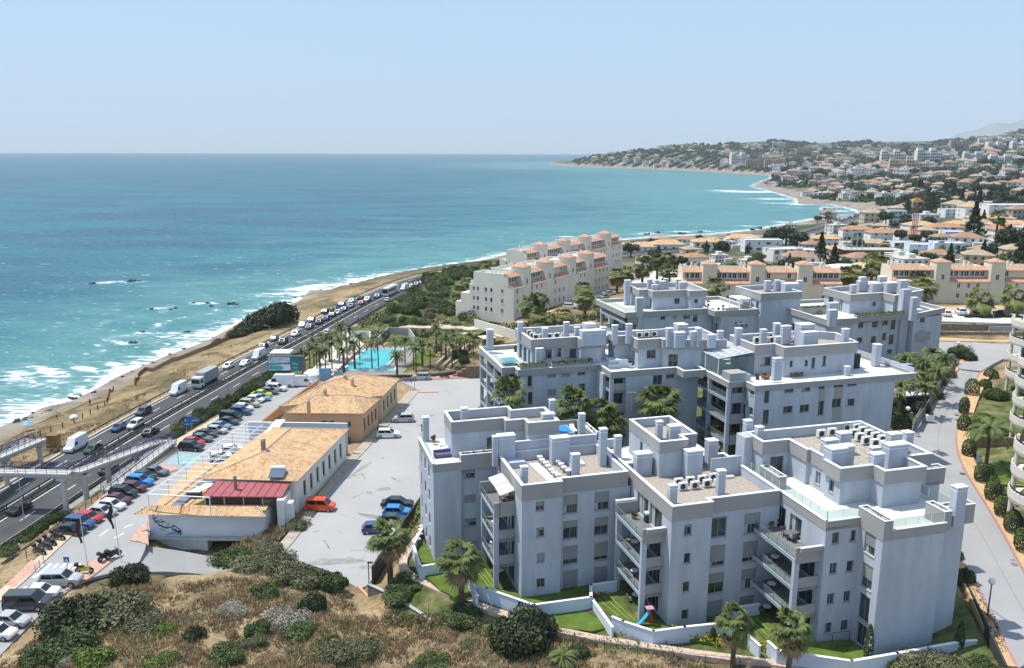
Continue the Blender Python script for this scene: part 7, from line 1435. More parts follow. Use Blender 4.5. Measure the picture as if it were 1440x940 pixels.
# ------------------------------------------------------------------ foliage
def blob(rng,rx,rz,nsub,npts,leaf,flat_=0.0,low=-.25):
 pts=[];nr=[]
 for k in range(nsub):
  t=rng.uniform(0,2*np.pi); q=np.sqrt(rng.uniform(0,1))*.62; c=np.array([q*np.cos(t)*rx,q*np.sin(t)*rx,rz*(.25+rng.uniform(0,.45)*(1-q))]); r_=rng.uniform(.30,.52)*rx; rzz=r_*min(1,rz/rx*1.15)
  m=npts//nsub; d=rng.normal(size=(m,3)); d/=np.linalg.norm(d,axis=1)[:,None]; d=d[d[:,2]>low-.5]; sc=(1-.35*rng.uniform(0,1,len(d))**2)[:,None]
  p=c+d*sc*np.array([r_,r_,rzz])*(1+.12*np.sin(d[:,:1]*9+k)); ok=p[:,2]>.02; pts.append(p[ok]); nr.append(d[ok])
 P=np.concatenate(pts);N_=np.concatenate(nr); return leaves(P,leaf,rng,N_)
def shrub_proto(name,seed,rx,rz,m,npts=2600,leaf=.13,nsub=11,stem=True):
 rng=np.random.default_rng(seed); V,Fq=blob(rng,rx,rz,nsub,npts,leaf)
 # a few bare stems inside
 mb=MB()
 for k in range(9): t=rng.uniform(0,6.28); q=rng.uniform(.2,.7); mb.tube((0,0,-.3),(rx*q*math.cos(t),rx*q*math.sin(t),rz*.7),.05*rx/2,.02,5)
 n=len(V); V=np.concatenate([V,np.array(mb.v)]); F4=[f for f in mb.f if len(f)==4]; Fa=np.concatenate([Fq,np.array(F4)+n]); mi=np.r_[np.zeros(len(Fq)),np.ones(len(F4))]
 return raw(name,V,Fa,None,mats=[m,M_BARK],mi=mi)
M_SCR=leafmat('scrub_olive',(.20,.20,.10),(.075,.085,.04)); M_SCRG=leafmat('scrub_grey',(.38,.35,.29),(.19,.17,.13)); M_SCRB=leafmat('scrub_brown',(.36,.24,.14),(.19,.12,.07))
SP={}
for i,(k,m,leaf,npts) in enumerate((('dark',M_LEAFD,.085,11000),('green',M_LEAF,.085,10000),('olive',M_SCR,.07,8000),('grey',M_SCRG,.06,8000),('brown',M_SCRB,.06,6000),('lime',M_LEAFY,.085,7000))):
 SP[k]=[shrub_proto('shrub',100+i*7+j,2.0,1.6,m,npts,leaf,11+2*j) for j in range(3)]
def bush(kind,x,y,z,rx,rz,label,group=None,name='shrub',cat='shrub',j=None):
 ob=random.choice(SP[kind]).copy(); COL.objects.link(ob); ob.name=name; ob.location=(x,y,z-.1); ob.rotation_euler=(0,0,random.uniform(0,6.28)); ob.scale=(rx/2,rx/2*random.uniform(.85,1.1),rz/1.6); tag(ob,label,cat,group); return ob
def bpx(kind,px,py,rx,rz,label,group=None,**k): x,y,z=gt(px,py); return bush(kind,x,y,z,rx,rz,label,group,**k)
# palms
def feather_crown(rng,nf,L,m,m2,droop=1.0,leafl=.55,wd=.06,up=(-.3,1.25)):
 V=[];Fc=[];mi=[]
 for i in range(nf):
  t=2*np.pi*i*.618+rng.uniform(-.2,.2); e0=rng.uniform(*up); Lf=L*rng.uniform(.8,1.1); pts=[]; p=np.zeros(3); e=e0; n=9
  for k in range(n+1):
   pts.append(p.copy()); p=p+np.array([np.cos(t)*np.cos(e),np.sin(t)*np.cos(e),np.sin(e)])*Lf/n; e-=droop*(.10+.030*k)*(1.15 if e0>.3 else .8)
  pts=np.array(pts); side=np.array([-np.sin(t),np.cos(t),0]); dead=e0<-.15 and rng.uniform()<.6
  for k in range(1,n*3+1):
   s=k/(n*3)*n; a=int(min(s,n-1)); q=pts[a]*(1-(s-a))+pts[a+1]*(s-a); d=pts[a+1]-pts[a]; d/=np.linalg.norm(d); ll=leafl*(np.sin(np.pi*(.12+.86*k/(n*3)))**.6)*rng.uniform(.8,1.15)
   for sg in (-1,1):
    tip=q+side*sg*ll*.8+d*ll*.55-np.array([0,0,ll*rng.uniform(.25,.6)]); b=len(V); V+= [q-d*wd,q+d*wd,tip]; Fc.append((b,b+1,b+2)); mi.append(1 if dead else 0)
  for k in range(n): b=len(V); V+=[pts[k]-side*.03,pts[k]+side*.03,pts[k+1]]; Fc.append((b,b+1,b+2)); mi.append(0)
 return np.array(V),np.array(Fc),np.array(mi)
def fan_crown(rng,nf,L):
 V=[];Fc=[];mi=[]
 for i in range(nf):
  t=2*np.pi*i*.618+rng.uniform(-.2,.2); e0=rng.uniform(-1.0,1.35); pl=L*rng.uniform(.42,.62); d=np.array([np.cos(t)*np.cos(e0),np.sin(t)*np.cos(e0),np.sin(e0)]); c=d*pl; d2=d-np.array([0,0,.35]); d2/=np.linalg.norm(d2); side=np.cross(d2,(0,0,1)); side/=np.linalg.norm(side)+1e-9; upv=np.cross(side,d2); dead=e0<-.75
  b=len(V); V+=[np.zeros(3)-side*.03,np.zeros(3)+side*.03,c]; Fc.append((b,b+1,b+2)); mi.append(1 if dead else 0); R_=L*rng.uniform(.45,.6)
  for k in range(19):
   a=-1.35+2.7*k/18; dd=d2*np.cos(a)+side*np.sin(a); tip=c+dd*R_*rng.uniform(.85,1.1)-np.array([0,0,R_*rng.uniform(.15,.5)]); w_=np.cross(dd,upv)*.042*L; b=len(V); V+=[c+dd*R_*.15-w_*.5,c+dd*R_*.5-w_,tip,c+dd*R_*.5+w_]; Fc+= [(b,b+1,b+3),(b+1,b+2,b+3)]; mi+=[1 if dead else 0]*2
 return np.array(V),np.array(Fc),np.array(mi)
def palm_proto(kind,h,seed):
 rng=np.random.default_rng(seed); o=thing('palm_tree','palm','palm tree'); mb=MB(); r0={'fan':.26,'feather':.15,'date':.3}[kind]; lean=rng.uniform(-.03,.03,2)*h; n=7
 for k in range(n): a,b=k/n,(k+1)/n; mb.tube((lean[0]*a*a,lean[1]*a*a,h*a-(.6 if k==0 else 0)),(lean[0]*b*b,lean[1]*b*b,h*b),r0*(1.25-.3*a),r0*(1.2-.32*b),8,caps=(k==n-1))
 mb.build('trunk',M_TRUNK,o)
 V,Fc,mi=fan_crown(rng,44,2.5) if kind=='fan' else (feather_crown(rng,22,2.9,M_PALM,M_PALMD) if kind=='feather' else feather_crown(rng,44,3.1,M_PALM,M_PALMD,.9,.5,.06))
 V=V+np.array([lean[0],lean[1],h]); c=raw('crown',V,Fc,None,mats=[M_PALMY if kind=='fan' and seed%2 else M_PALM,M_PALMD],mi=mi,parent=o); return proto_tree(o)
PALM={('fan',h):palm_proto('fan',h,h*3+1) for h in (2,4,5,7)}; PALM.update({('feather',h):palm_proto('feather',h,h*5+2) for h in (5,7,8)}); PALM.update({('date',h):palm_proto('date',h,h*7) for h in (2,4,6)})
def palm(kind,x,y,z,hgt,label,group=None,sc=1.0):
 hs=[h for k,h in PALM if k==kind]; h=min(hs,key=lambda q:abs(q*sc-hgt)); return place(PALM[(kind,h)],label,(x,y,z),random.uniform(0,6.28),group,(sc,sc,hgt/h if hgt/h>sc*.7 else sc*.7))
def palm_b(kind,px,py,hgt,label,group=None,sc=1.0,z=None):
 x,y,zz_=gt(px,py) if z is None else (*g(px,py,z),z); return palm(kind,x,y,zz_,hgt,label,group,sc)
def palm_c(kind,px,py,zc,label,group=None,sc=1.0):
 x,y=g(px,py,zc); z=hz(x,y); return palm(kind,x,y,z,max(1.5,zc-z),label,group,sc)
palm_b('fan',549,814,5.4,'fan palm left of the first white block, in front of the parked blue car',None,1.12,12.6)
palm_b('fan',649,848,5.2,'fan palm with dry skirt standing on the lawn edge before the balcony column',None,1.15,13.6)
palm_b('fan',1030,938,4.6,'fan palm left one of the two at the bottom right garden',None,.78,13.8)
palm_b('fan',1108,952,5.0,'fan palm right one of the two at the bottom right garden',None,.86,13.8)
palm_b('date',790,935,.8,'low shaggy palm bush at the bottom on dry ground',None,.62,13.4)
for px,py,lb in ((842,583,'fan palm behind the roof of the first block, right of two'),(806,572,'fan palm behind the roof of the first block, left one'),(926,566,'big fan palm between the front and second rows, at the middle'),(715,562,'fan palm at the foot of the plunge pool block'),(858,598,'small fan palm beside the dark pine shrub between the blocks'),(1020,612,'yellow green palm at the foot of the big glazed balconies')): palm_c('fan',px,py,{842:26,806:27.4,926:27.2,715:28.6,858:24.6,1020:22}[px],lb,None,1.45 if px==926 else 1.15)
PPOOL=[(445,178),(420,232),(330,242),(290,305),(310,335),(385,292),(432,258),(482,262),(462,335),(345,335),(640,292),(680,278),(800,362),(790,272),(850,262),(905,302),(960,282),(920,325),(970,212),(1080,228),(1050,192),(1160,212),(1200,242),(1150,302),(1260,232),(1230,262),(1010,300),(562,240),(530,292),(500,200),(1285,275),(1180,262),(1110,255),(245,300),(270,262),(200,330),(370,250)]
for i,(x,y) in enumerate(PPOOL): palm_c('feather' if i%4 else 'date',380+x/4.5,420+y/4.5,15.6,'one of the slender palms standing around the turquoise pool garden','slender palms around the pool',.92 if i%4 else .8)
for i,(px,py) in enumerate(((1290,472),(1312,496),(1262,520),(1268,543),(1286,530),(1302,545),(1275,506),(1318,522),(1256,556),(1300,510),(1328,505))): palm_c('date' if i%3==0 else 'feather',px,py,25 if py<530 else 24,'one of the palms crowded between the second row end and the street','palms beside the street',1.0)
palm_b('feather',1387,652,5,'broad bright green palm above the clipped cones',None,1.5,18.8)
for px,py,lb in ((745,428,'fan palm left of the pair before the stepped cream terrace'),(756,424,'fan palm right of the pair before the stepped cream terrace'),(760,447,'bushy palm below the pair before the stepped cream terrace'),(791,446,'palm at the forecourt corner behind the plunge pool block'),(823,421,'palm in the forecourt near the white car'),(848,427,'palm at the right of the forecourt'),(868,388,'left palm of the pair behind the glass terrace corner'),(882,385,'right palm of the pair behind the glass terrace corner'),(646,412,'palm left of the cream end wall, nearer one'),(656,400,'palm left of the cream end wall, farther one'),(686,378,'small palm on the lawn above the sea'),(820,408,'short palm on the forecourt edge')): palm_c('fan' ,px,py,21.5 if px>700 else 18,lb,None,1.45)
for px,py,lb in ((904,374,'leftmost palm before the white court'),(925,368,'second palm before the white court'),(938,366,'third palm before the white court'),(941,384,'low palm at the right of the white court'),(1004,404,'fan palm behind the back row pergola terrace'),(1228,366,'palm behind the back row at the white marquee'),(1290,396,'palm left of the pair behind the stair fin'),(1303,404,'palm right of the pair behind the stair fin'),(1270,385,'palm behind the right roof chimneys'),(1190,388,'bushy palm behind the end of the arched terrace'),(1202,386,'second bushy palm behind the end of the arched terrace'),(1379,424,'palm left of the arched house door'),(1426,419,'palm right of the arched house door'),(1235,372,'second palm behind the back row at the white marquee')): palm_c('fan',px,py,26,lb,None,1.5)
for px,py,z,lb,sc in ((1165,303,15,'tall dark palm silhouetted on the coast road queue',1.6),(1404,305,32,'slender tall palm among the yellow roofed villas',1.8),(1322,348,22,'small palm beside the white arch house',1.2),(1245,345,20,'small palm above the unfinished building',1.2),(1225,375,22,'round palm in front of the unfinished building',1.3)): palm_c('fan',px,py,z,lb,None,sc)
for t in PALM.values(): remove_tree(t)
# foreground bushes
for k,px,py,rx,rz,lb in [('dark',112,880,4.0,3.4,'huge dark green bush at lower left hiding the dark van nose'),('olive',160,872,4.6,2.8,'wide green thicket right of the huge dark bush'),('dark',186,822,2.5,2.4,'round dark shrub beside the lowered driveway'),('olive',205,885,2.6,1.6,'green bush at the right of the wide thicket'),('green',95,922,3.2,2.2,'leafy bush on the bottom left slope'),('lime',130,935,2.4,1.5,'bright green palm like bush at the bottom left'),('green',60,930,2.2,1.6,'green bush left of the bright one at the bottom left'),('lime',230,890,1.3,.9,'small bright bush in grey scrub'),('dark',275,898,1.3,1.2,'small dark round bush in grey scrub'),('lime',225,935,2.0,1.2,'broad lime green bush at the bottom'),
  ('olive',395,802,2.6,2.4,'leafless topped olive bush at the lower end of the footpath'),('olive',430,822,2.4,1.8,'green bush left of the bare twigs'),('green',465,826,2.2,2.0,'green bush at the foot of the big lot'),('olive',412,818,3.2,2.0,'pale olive bush between two green ones'),('dark',437,860,1.9,2.0,'dark bush below the lot corner'),('green',420,890,2.1,1.1,'low green bush in the middle of the slope'),('green',372,838,1.9,1.2,'little green bush on the brown slope'),('green',362,890,1.6,1.4,'dark green bush near the grey scrub'),('grey',400,878,3.0,1.6,'big grey dry scrub in the middle of the slope'),('grey',330,862,2.2,1.0,'grey dry scrub left on the slope'),('olive',355,800,3.0,1.4,'green thicket climbing beside the garage opening'),('green',325,790,2.6,1.5,'green thicket just right of the garage opening'),('olive',375,775,2.4,1.3,'straw coloured thicket above the garage'),('olive',420,742,2.0,1.3,'dry thicket at the end wall of the restaurant'),
  ('dark',728,902,3.6,3.4,'largest round dark bush before the white blocks'),('dark',755,898,2.6,2.8,'dark bush joined to the largest round one'),('green',815,922,1.2,1.0,'small bush beside the low shaggy palm'),('green',650,868,2.6,1.2,'bush at the foot of the skirted fan palm'),('green',575,822,2.4,.9,'ivy like bush left of the garden path'),('green',560,838,2.4,1.0,'ivy like bush at the foot of the dark wall'),('olive',515,920,2.4,1.4,'olive bush on the lower middle slope'),('green',610,935,2.0,1.0,'dark bush at the bottom middle'),('olive',470,925,2.4,1.6,'tall reedy olive bush at the bottom'),('green',320,925,2.2,1.2,'green bush at the bottom left of centre'),
  ('green',1345,790,.9,1.4,'small tree like bush hanging over the right wall top'),('green',1358,822,1.1,1.9,'bush at the upper end of the dark street wall'),('lime',1262,940,1.5,1.2,'lime bush at the white wall corner'),('olive',1300,945,3.4,1.7,'broad feathery bush at the bottom right'),('olive',1340,948,2.6,1.6,'feathery bush right of the broad one'),('green',1380,945,2.0,1.4,'green bush at the end of the slab path'),('dark',1228,700,.01,.01,'x')]:
 if rx>.1: bpx(k,px,py,rx,rz,lb)
bd={'olive':'one of the low olive green tufts scattered on the dry slope','grey':'one of the low grey dry scrubs scattered on the slope','brown':'one of the low rusty brown scrubs scattered on the slope','green':'one of the low fresh green tufts scattered on the dry slope'}
for i in range(62):
 px=random.uniform(0,1000); py=random.uniform(800,945)
 lim=np.interp(px,[0,100,200,300,400,500,520,600,860,1000],[925,880,830,812,800,838,862,878,925,938])
 if py<lim: continue
 k=random.choice(['olive','olive','grey','brown','brown','green']); bpx(k,px,py,random.uniform(.5,1.6),random.uniform(.35,.9),bd[k],k+' tufts on the dry slope')
# slope vegetation along the highway, beach bush, bank above the bend
for i in range(34):
 t=i/33; px=252+t*(428-252)+random.uniform(-5,5); py=610+t*(500-610)+random.uniform(-3,7); bpx(random.choice(['green','green','olive','dark']),px,py,random.uniform(1.4,2.6),random.uniform(1.4,2.4),'one of the bushes in the green strip between highway and parked cars','bushes along the highway slope')
for i in range(10):
 px=random.uniform(8,95);py=790-(px)*.62+random.uniform(-3,4); bpx('green',px,py-8,random.uniform(1,1.8),random.uniform(.8,1.4),'one of the bushes below the railing at the lower left highway edge','bushes below the railing')
for px,py,rx,rz in ((342,470,4,3),(352,466,4.5,3.4),(362,462,5,4),(374,458,6,5),(388,455,6.5,6.5),(398,452,6,6),(333,474,3.5,2.4)): bpx('dark',px,py,rx,rz,'one of the dark bushes massed on the beach edge beside the highway','dark bushes on the beach edge')
BANK=[g(x,y,12) for x,y in ((520,452),(560,424),(590,404),(615,393),(640,388),(655,392),(640,420),(645,445),(620,462),(575,458),(545,458))]
bx=[p[0] for p in BANK];by=[p[1] for p in BANK]; k=0
while k<62:
 x=random.uniform(min(bx),max(bx));y=random.uniform(min(by),max(by))
 if pip(np.array([x]),np.array([y]),BANK)[0] and hwfree(x,y,10): z=hz(x,y); bush(random.choice(['green','green','lime','green','olive']),x,y,z,random.uniform(2,3.8),random.uniform(1.6,3),'one of the bushes covering the bank between highway bend and cream terrace','bushes on the highway bank'); k+=1
# hedges: clipped masses along lines
def hedge(label,pts,z,h,w_,m,leaf=.16,dens=26,name='hedge'):
 rng=np.random.default_rng(int(abs(pts[0][0]*100))); P=[];N_=[]
 for a,b in zip(pts,pts[1:]):
  a=np.array(a);b=np.array(b);L=np.linalg.norm(b-a);e=(b-a)/L;n=np.array([e[1],-e[0]]);k=int(L*dens*(h*2+w_)*.5)
  s=rng.uniform(0,L,k); f=rng.uniform(0,2*h+w_,k); off=np.where(f<h,-w_/2,np.where(f>h+w_,w_/2,f-h-w_/2)); zz_=np.where(f<h,f,np.where(f>h+w_,f-h-w_,h)); xy=a+e*s[:,None]+n*(off+rng.normal(0,.1,k))[:,None]; P.append(np.c_[xy,zz_+rng.normal(0,.10,k)])
  N_.append(np.where((f<h)[:,None],np.r_[-n,.2],np.where((f>h+w_)[:,None],np.r_[n,.2],np.array([0,0,1.]))))
 P=np.concatenate(P);N_=np.concatenate(N_); zb=np.array([hz(x,y) for x,y in P[:,:2]]) if z is None else z; P[:,2]+=zb; V,Fq=leaves(P,leaf,rng,N_)
 c=P[0]; return tag(raw(name,V-c,Fq,m,loc=c),label,'hedge')
hedge('long clipped hedge below the stepped cream terrace',[g(*p,13) for p in ((648,447),(700,462),(760,470),(850,468),(866,460))],None,1.8,1.6,M_LEAF,.22,18)
hedge('dark hedge curving along the seaward lawn',[g(*p,13) for p in ((705,377),(672,382),(655,402),(630,418),(612,425))],None,1.5,1.2,M_LEAFD,.22,14)
hedge('tall hedge behind the pool garden',[g(*p,10) for p in ((505,458),(550,450),(560,448))],None,2.4,1.4,M_LEAFD,.2,18); hedge('dark hedge block left of the pale wall behind the pool',[g(*p,10) for p in ((522,478),(548,476))],None,2.6,2.5,M_LEAFD,.2,18)
hedge('hedge before the cream terrace over the pool garden trees',[g(*p,12.5) for p in ((600,432),(650,440),(690,452))],None,2.2,2.0,M_LEAF,.22,16)
for i,(x0,y0,x1,y1) in enumerate(((588,739,600,690),(568,768,586,742))): hedge(('yellow green hedge strip inside the dark lot wall, upper part','yellow green hedge strip inside the dark lot wall, lower part')[i],[g(x0,y0,12),g(x1,y1,12)],None,.9,1.0,M_LEAFY,.12,40)
hedge('yellow flowering shrub row before the white garden wall',[g(*p,13.8) for p in ((945,893),(975,897),(1010,905),(1040,910),(1083,918))],None,.9,.8,mat('bloom_mix',(.50,.42,.03),.8,.1,.6,3,col2=(.10,.14,.02)),.12,50)
hedge('low flowering border left of the yellow shrubs',[g(*p,13.6) for p in ((868,893),(900,900),(938,905))],None,.5,.9,M_LEAFY,.1,50)
hedge('low mixed border along the garden path at the left',[g(*p,13.2) for p in ((545,850),(600,868),(650,880),(700,893))],None,.7,1.2,M_LEAFO,.12,40)
hedge('low mixed border along the garden path at the centre',[g(*p,13.4) for p in ((775,893),(830,905),(880,912),(960,925))],None,.5,.9,M_LEAF,.1,40)
hedge('reddish planting between slab path and street wall',[g(*p,14.3) for p in ((1362,838),(1378,868),(1392,895),(1408,935))],None,.6,.7,mat('reddish_leaf',(.16,.09,.05),.8,.1,.6,2,col2=(.10,.12,.03)),.1,50)
# clipped cones along the street
def topiary(seed,rx,h,label,px,py,z,m=M_LEAF,grp='clipped cones along the street'):
 rng=np.random.default_rng(seed); n=1500; t=rng.uniform(0,2*np.pi,n); q=rng.uniform(0,1,n); prof=np.sqrt(np.clip(1-(np.abs(q-.38)/.64)**2.4,0,1)); r_=rx*prof; P=np.c_[r_*np.cos(t),r_*np.sin(t),q*h]; N_=np.c_[np.cos(t),np.sin(t),(q-.3)]; V,Fq=leaves(P+rng.normal(0,.03,P.shape),.10,rng,N_); x,y=g(px,py,z); ob=raw('clipped_shrub',V,Fq,m,loc=(x,y,z)); return tag(ob,label,'shrub',grp)
for i,(px,py,z) in enumerate(((1362,640,18.2),(1380,675,17.8),(1395,700,17.5),(1409,722,17.2),(1423,744,17.0),(1438,770,16.8),(1355,604,18.7))): topiary(i,.95,2.4,('clipped cone by the wall end below the green palm','second clipped cone below the green palm','third clipped cone below the green palm','fourth clipped cone below the green palm','fifth clipped cone toward the lower right','clipped cone cut by the right edge','clipped column beside the green palm')[i],px,py,z)
for i,(px,py,r_,h) in enumerate(((1366,556,1.2,3),(1393,533,1.3,1.9),(1385,546,1.1,1.6),(1355,580,.8,2.6))): topiary(20+i,r_,h,('tall clipped column at the inside of the street bend','round clipped ball nearest the curved balconies','smaller round clipped ball beside the tall column','slim clipped column at the street bend')[i],px,py,19.2)
bpx('lime',1385,600,2.6,2.2,'big light green bush behind the clipped column'); bpx('green',1405,612,2.4,1.6,'green bush beside the rounded balconies'); bpx('green',1400,560,2.2,1.8,'creeper mass before the rear rounded balconies')
for i,(px,py,k) in enumerate(((1268,600,'green'),(1280,575,'green'),(1262,580,'lime'),(1310,560,'green'),(1330,530,'olive'),(1322,515,'green'),(1295,555,'dark'),(1345,500,'green'),(1360,506,'dark'),(1352,497,'olive'),(1310,540,'dark'),(1285,560,'green'),(1250,590,'dark'),(1300,530,'green'),(1270,560,'dark'),(1335,515,'olive'),(1316,532,'green'),(1292,580,'green'))): bpx(k,px,py,2.2,1.9,'one of the garden bushes under the palms beside the street','bushes under the street palms')
for i in range(42):
 px,py=random.choice([(random.uniform(450,690),random.uniform(455,512)),(random.uniform(560,690),random.uniform(440,470)),(random.uniform(860,960),random.uniform(360,380))]);
 if 478<px<575 and 480<py<528: continue
 bpx(random.choice(['green','dark','olive']),px,py,random.uniform(1.2,2.4),random.uniform(1,2.2),'one of the garden bushes between the pool palms','bushes of the pool garden')
for i,(x,y,k) in enumerate(((24,101,'dark'),(30,103,'green'),(37,103,'dark'),(41,105,'green'),(47,101,'dark'),(53,97,'green'),(56,95,'lime'),(62,93,'green'),(68,93,'green'),(73,91,'green'),(27,105,'green'),(33,107,'dark'),(43,99,'green'),(75,93,'lime'),(50,104,'green'),(84,98,'green'),(86,102,'lime'))):
 a=W(x,y); bush(k,*a,hz(*a),2.2,2.6 if k=='dark' else 2.0,'one of the garden shrubs between the front and second rows','shrubs between the rows')
# trees in the villa quarter and the town
def tree_proto(seed,h,r_,m,conifer=False):
 rng=np.random.default_rng(seed); n=900
 if conifer: q=rng.uniform(0,1,n)**.8; t=rng.uniform(0,6.28,n); rr_=r_*(1-q)*rng.uniform(.55,1.0,n)*(1+.25*np.sin(q*34)); P=np.c_[rr_*np.cos(t),rr_*np.sin(t),h*(.12+.88*q)]; V,Fq=leaves(P,r_*.14,rng)
 else: V,Fq=blob(rng,r_,h*.75,9,n+700,r_*.10); V[:,2]+=h*.28
 mb=MB(); mb.tube((0,0,-1.5),(0,0,h*.55),r_*.09,r_*.05,6); k=len(V); F4=np.array([f for f in mb.f if len(f)==4]); V=np.concatenate([V,np.array(mb.v)]); return raw('tree',V,np.concatenate([Fq,F4+k]),None,mats=[m,M_BARK],mi=np.r_[np.zeros(len(Fq)),np.ones(len(F4))])
TP=[tree_proto(1,7,4,M_LEAFD),tree_proto(2,8,4.5,M_LEAFD),tree_proto(3,6,3.5,M_LEAF),tree_proto(4,12,3.2,M_LEAFD,True),tree_proto(5,10,5,M_LEAFD),tree_proto(6,6,3.2,M_LEAFO)]
def tree(i,x,y,z,s_,label,group=None,name='tree'):
 ob=TP[i].copy(); COL.objects.link(ob); ob.name=name; ob.location=(x,y,z); ob.rotation_euler=(0,0,random.uniform(0,6.28)); ob.scale=(s_,s_,s_*random.uniform(.85,1.1)); return tag(ob,label,'tree',group)
def tpx(i,px,py,s_,label,group=None,**k): x,y,z=gt(px,py); return tree(i,x,y,z,s_,label,group,**k)
for px,py,i,s_,lb in ((887,362,4,1.0,'dark round tree at the right end of the cream terraces'),(1105,345,4,1.6,'dark spreading pine behind the seafront villas'),(1090,350,4,1.4,'dark spreading pine left of the larger one'),(1120,350,1,1.5,'dark pine right of the larger one'),(1153,372,3,1.1,'dark conical tree left of the round clipped trees'),(1185,376,2,.6,'small round clipped tree before the low villa'),(1176,378,2,.5,'smaller round clipped tree before the low villa'),(1367,345,3,1.7,'tall tiered conifer among the yellow roofs'),(1415,360,4,1.3,'dark tree right of the grey wall'),(1438,380,3,1.4,'tall dark cypress at the right edge'),(1400,365,0,1.0,'dark garden tree below the red roofed villa'),(1412,385,2,1.2,'light green tree before the grey wall'),(985,352,0,1.1,'dark pine between the seafront villas'),(1025,340,2,.9,'small round tree on the sea skyline'),(983,338,2,.8,'small round tree beside the seafront villa'),(1208,352,1,.8,'dark tree right of the sandy roofed villa'),(1310,352,1,.9,'dark tree between the crane and the cubes'),(920,372,1,1.0,'dark tree left behind the white court'),(1015,365,1,1.2,'dark tree behind the middle cream terrace'),(1062,375,2,1.0,'leafy tree before the white modern villa')): tpx(i,px,py,s_,lb)
for px,py,k in ((1045,378,'lime'),(1030,380,'lime'),(1060,384,'lime'),(1095,380,'lime'),(1108,383,'lime'),(1120,380,'lime'),(1140,392,'lime')): bpx(k,px,py-3,3.2,2.6,'one of the yellow green bushes behind the middle cream terrace','yellow green bushes behind the terrace')
def putt(x,y,z,px,py):
 i=rnd.choice((0,1,4,4,0,2,5)) if not(1240<px<1420 and py>262) else rnd.choice((3,4,1,3,4)); tree(i,x,y,z,rnd.uniform(.8,1.3)*(1 if y<1400 else 1.6),'one of the many dark trees between the houses of the bay town','trees of the bay town')
scatter(85,(1240,1460),(258,302),1.2,putt); scatter(40,(1130,1500),(262,325),2,putt); scatter(80,(890,1500),(322,384),1.5,lambda x,y,z,px,py: tree(rnd.choice((0,2,5,1,3)),x,y,z,rnd.uniform(.45,.95),'one of the garden trees between the houses of the villa quarter','garden trees of the villa quarter') if y>262 else None); scatter(60,(1080,1500),(230,264),3,putt)
# one mass of far woodland and rooftop clutter that nobody could count
rng=np.random.default_rng(5); Pw=[]
for _ in range(12500):
 px=rng.uniform(805,1500);py=rng.uniform(184,262) if rng.random()<.72 else rng.uniform(258,302)
 if px>1010 and math.sin(px*.061+py*.23)+math.sin(px*.023-py*.41+1)+math.sin(px*.13+py*.09)*.6<-.45 and not (px>1235 and py>258): continue
 Pw.append((px,py))
Pw2=[]
for px,py in Pw:
 # march along the ray in coarse steps with the terrain
 d=ray(px,py);
 Pw2.append(d/np.hypot(d[0],d[1]))
dirs=np.array(Pw2); rs_=np.exp(np.linspace(math.log(650),math.log(4600),120)); hit=np.full(len(dirs),-1.)
for q in rs_:
 xx=dirs[:,0]*q;yy=dirs[:,1]*q; zz_=CZ+dirs[:,2]*q; m_=hit<0
 if not m_.any(): break
 hh=H0(xx[m_],yy[m_]); idx=np.where(m_)[0]; ok=hh>=zz_[m_]; hit[idx[ok]]=q
sel=hit>0; xx=dirs[sel,0]*hit[sel];yy=dirs[sel,1]*hit[sel]; ii=inland(xx,yy)>20; xx,yy=xx[ii],yy[ii]; hh=H0(xx,yy); rad=np.hypot(xx,yy)
nn_=26; base=np.c_[xx,yy,hh]; sc=(2.6+rad*.0016)*rng.uniform(.6,1.4,len(rad)); d=rng.normal(size=(len(base),nn_,3)); d/=np.linalg.norm(d,axis=2)[...,None]; d[...,2]=np.abs(d[...,2])*.9; P=(base[:,None]+d*sc[:,None,None]*rng.uniform(.5,1,(len(base),nn_,1))).reshape(-1,3); V,Fq=leaves(P,np.repeat(sc,nn_)*.32,rng,d.reshape(-1,3)); tag(raw('woodland',V,Fq,M_LEAFD),kind='stuff')
for i,(px,py,k,r_) in enumerate(((437,690,'green',1.1),(446,678,'olive',1.0),(452,668,'green',1.2),(461,654,'olive',1.1),(466,645,'green',1.3),(474,634,'olive',1.2),(480,624,'green',1.5),(486,612,'dark',1.3),(444,662,'dark',1.0),(497,606,'green',1.1),(458,640,'green',1.2))): bpx(k,px,py,r_,r_*1.1,'one of the plants along the right hand wall of the sandy roofed restaurant','plants along the restaurant wall')
for i in range(46):
 t=random.random(); px=598+t*125; py=396-t*17+random.uniform(-4,5); x,y,z=gt(px,py)
 if hwfree(x,y,9.2) and inland(np.array([x]),np.array([y]))[0]>6: bush(random.choice(['green','lime','green','olive']),x,y,z,random.uniform(2.4,4.2),random.uniform(2.2,4.2),'one of the bushes on the bluff where the highway disappears','bushes on the bluff')
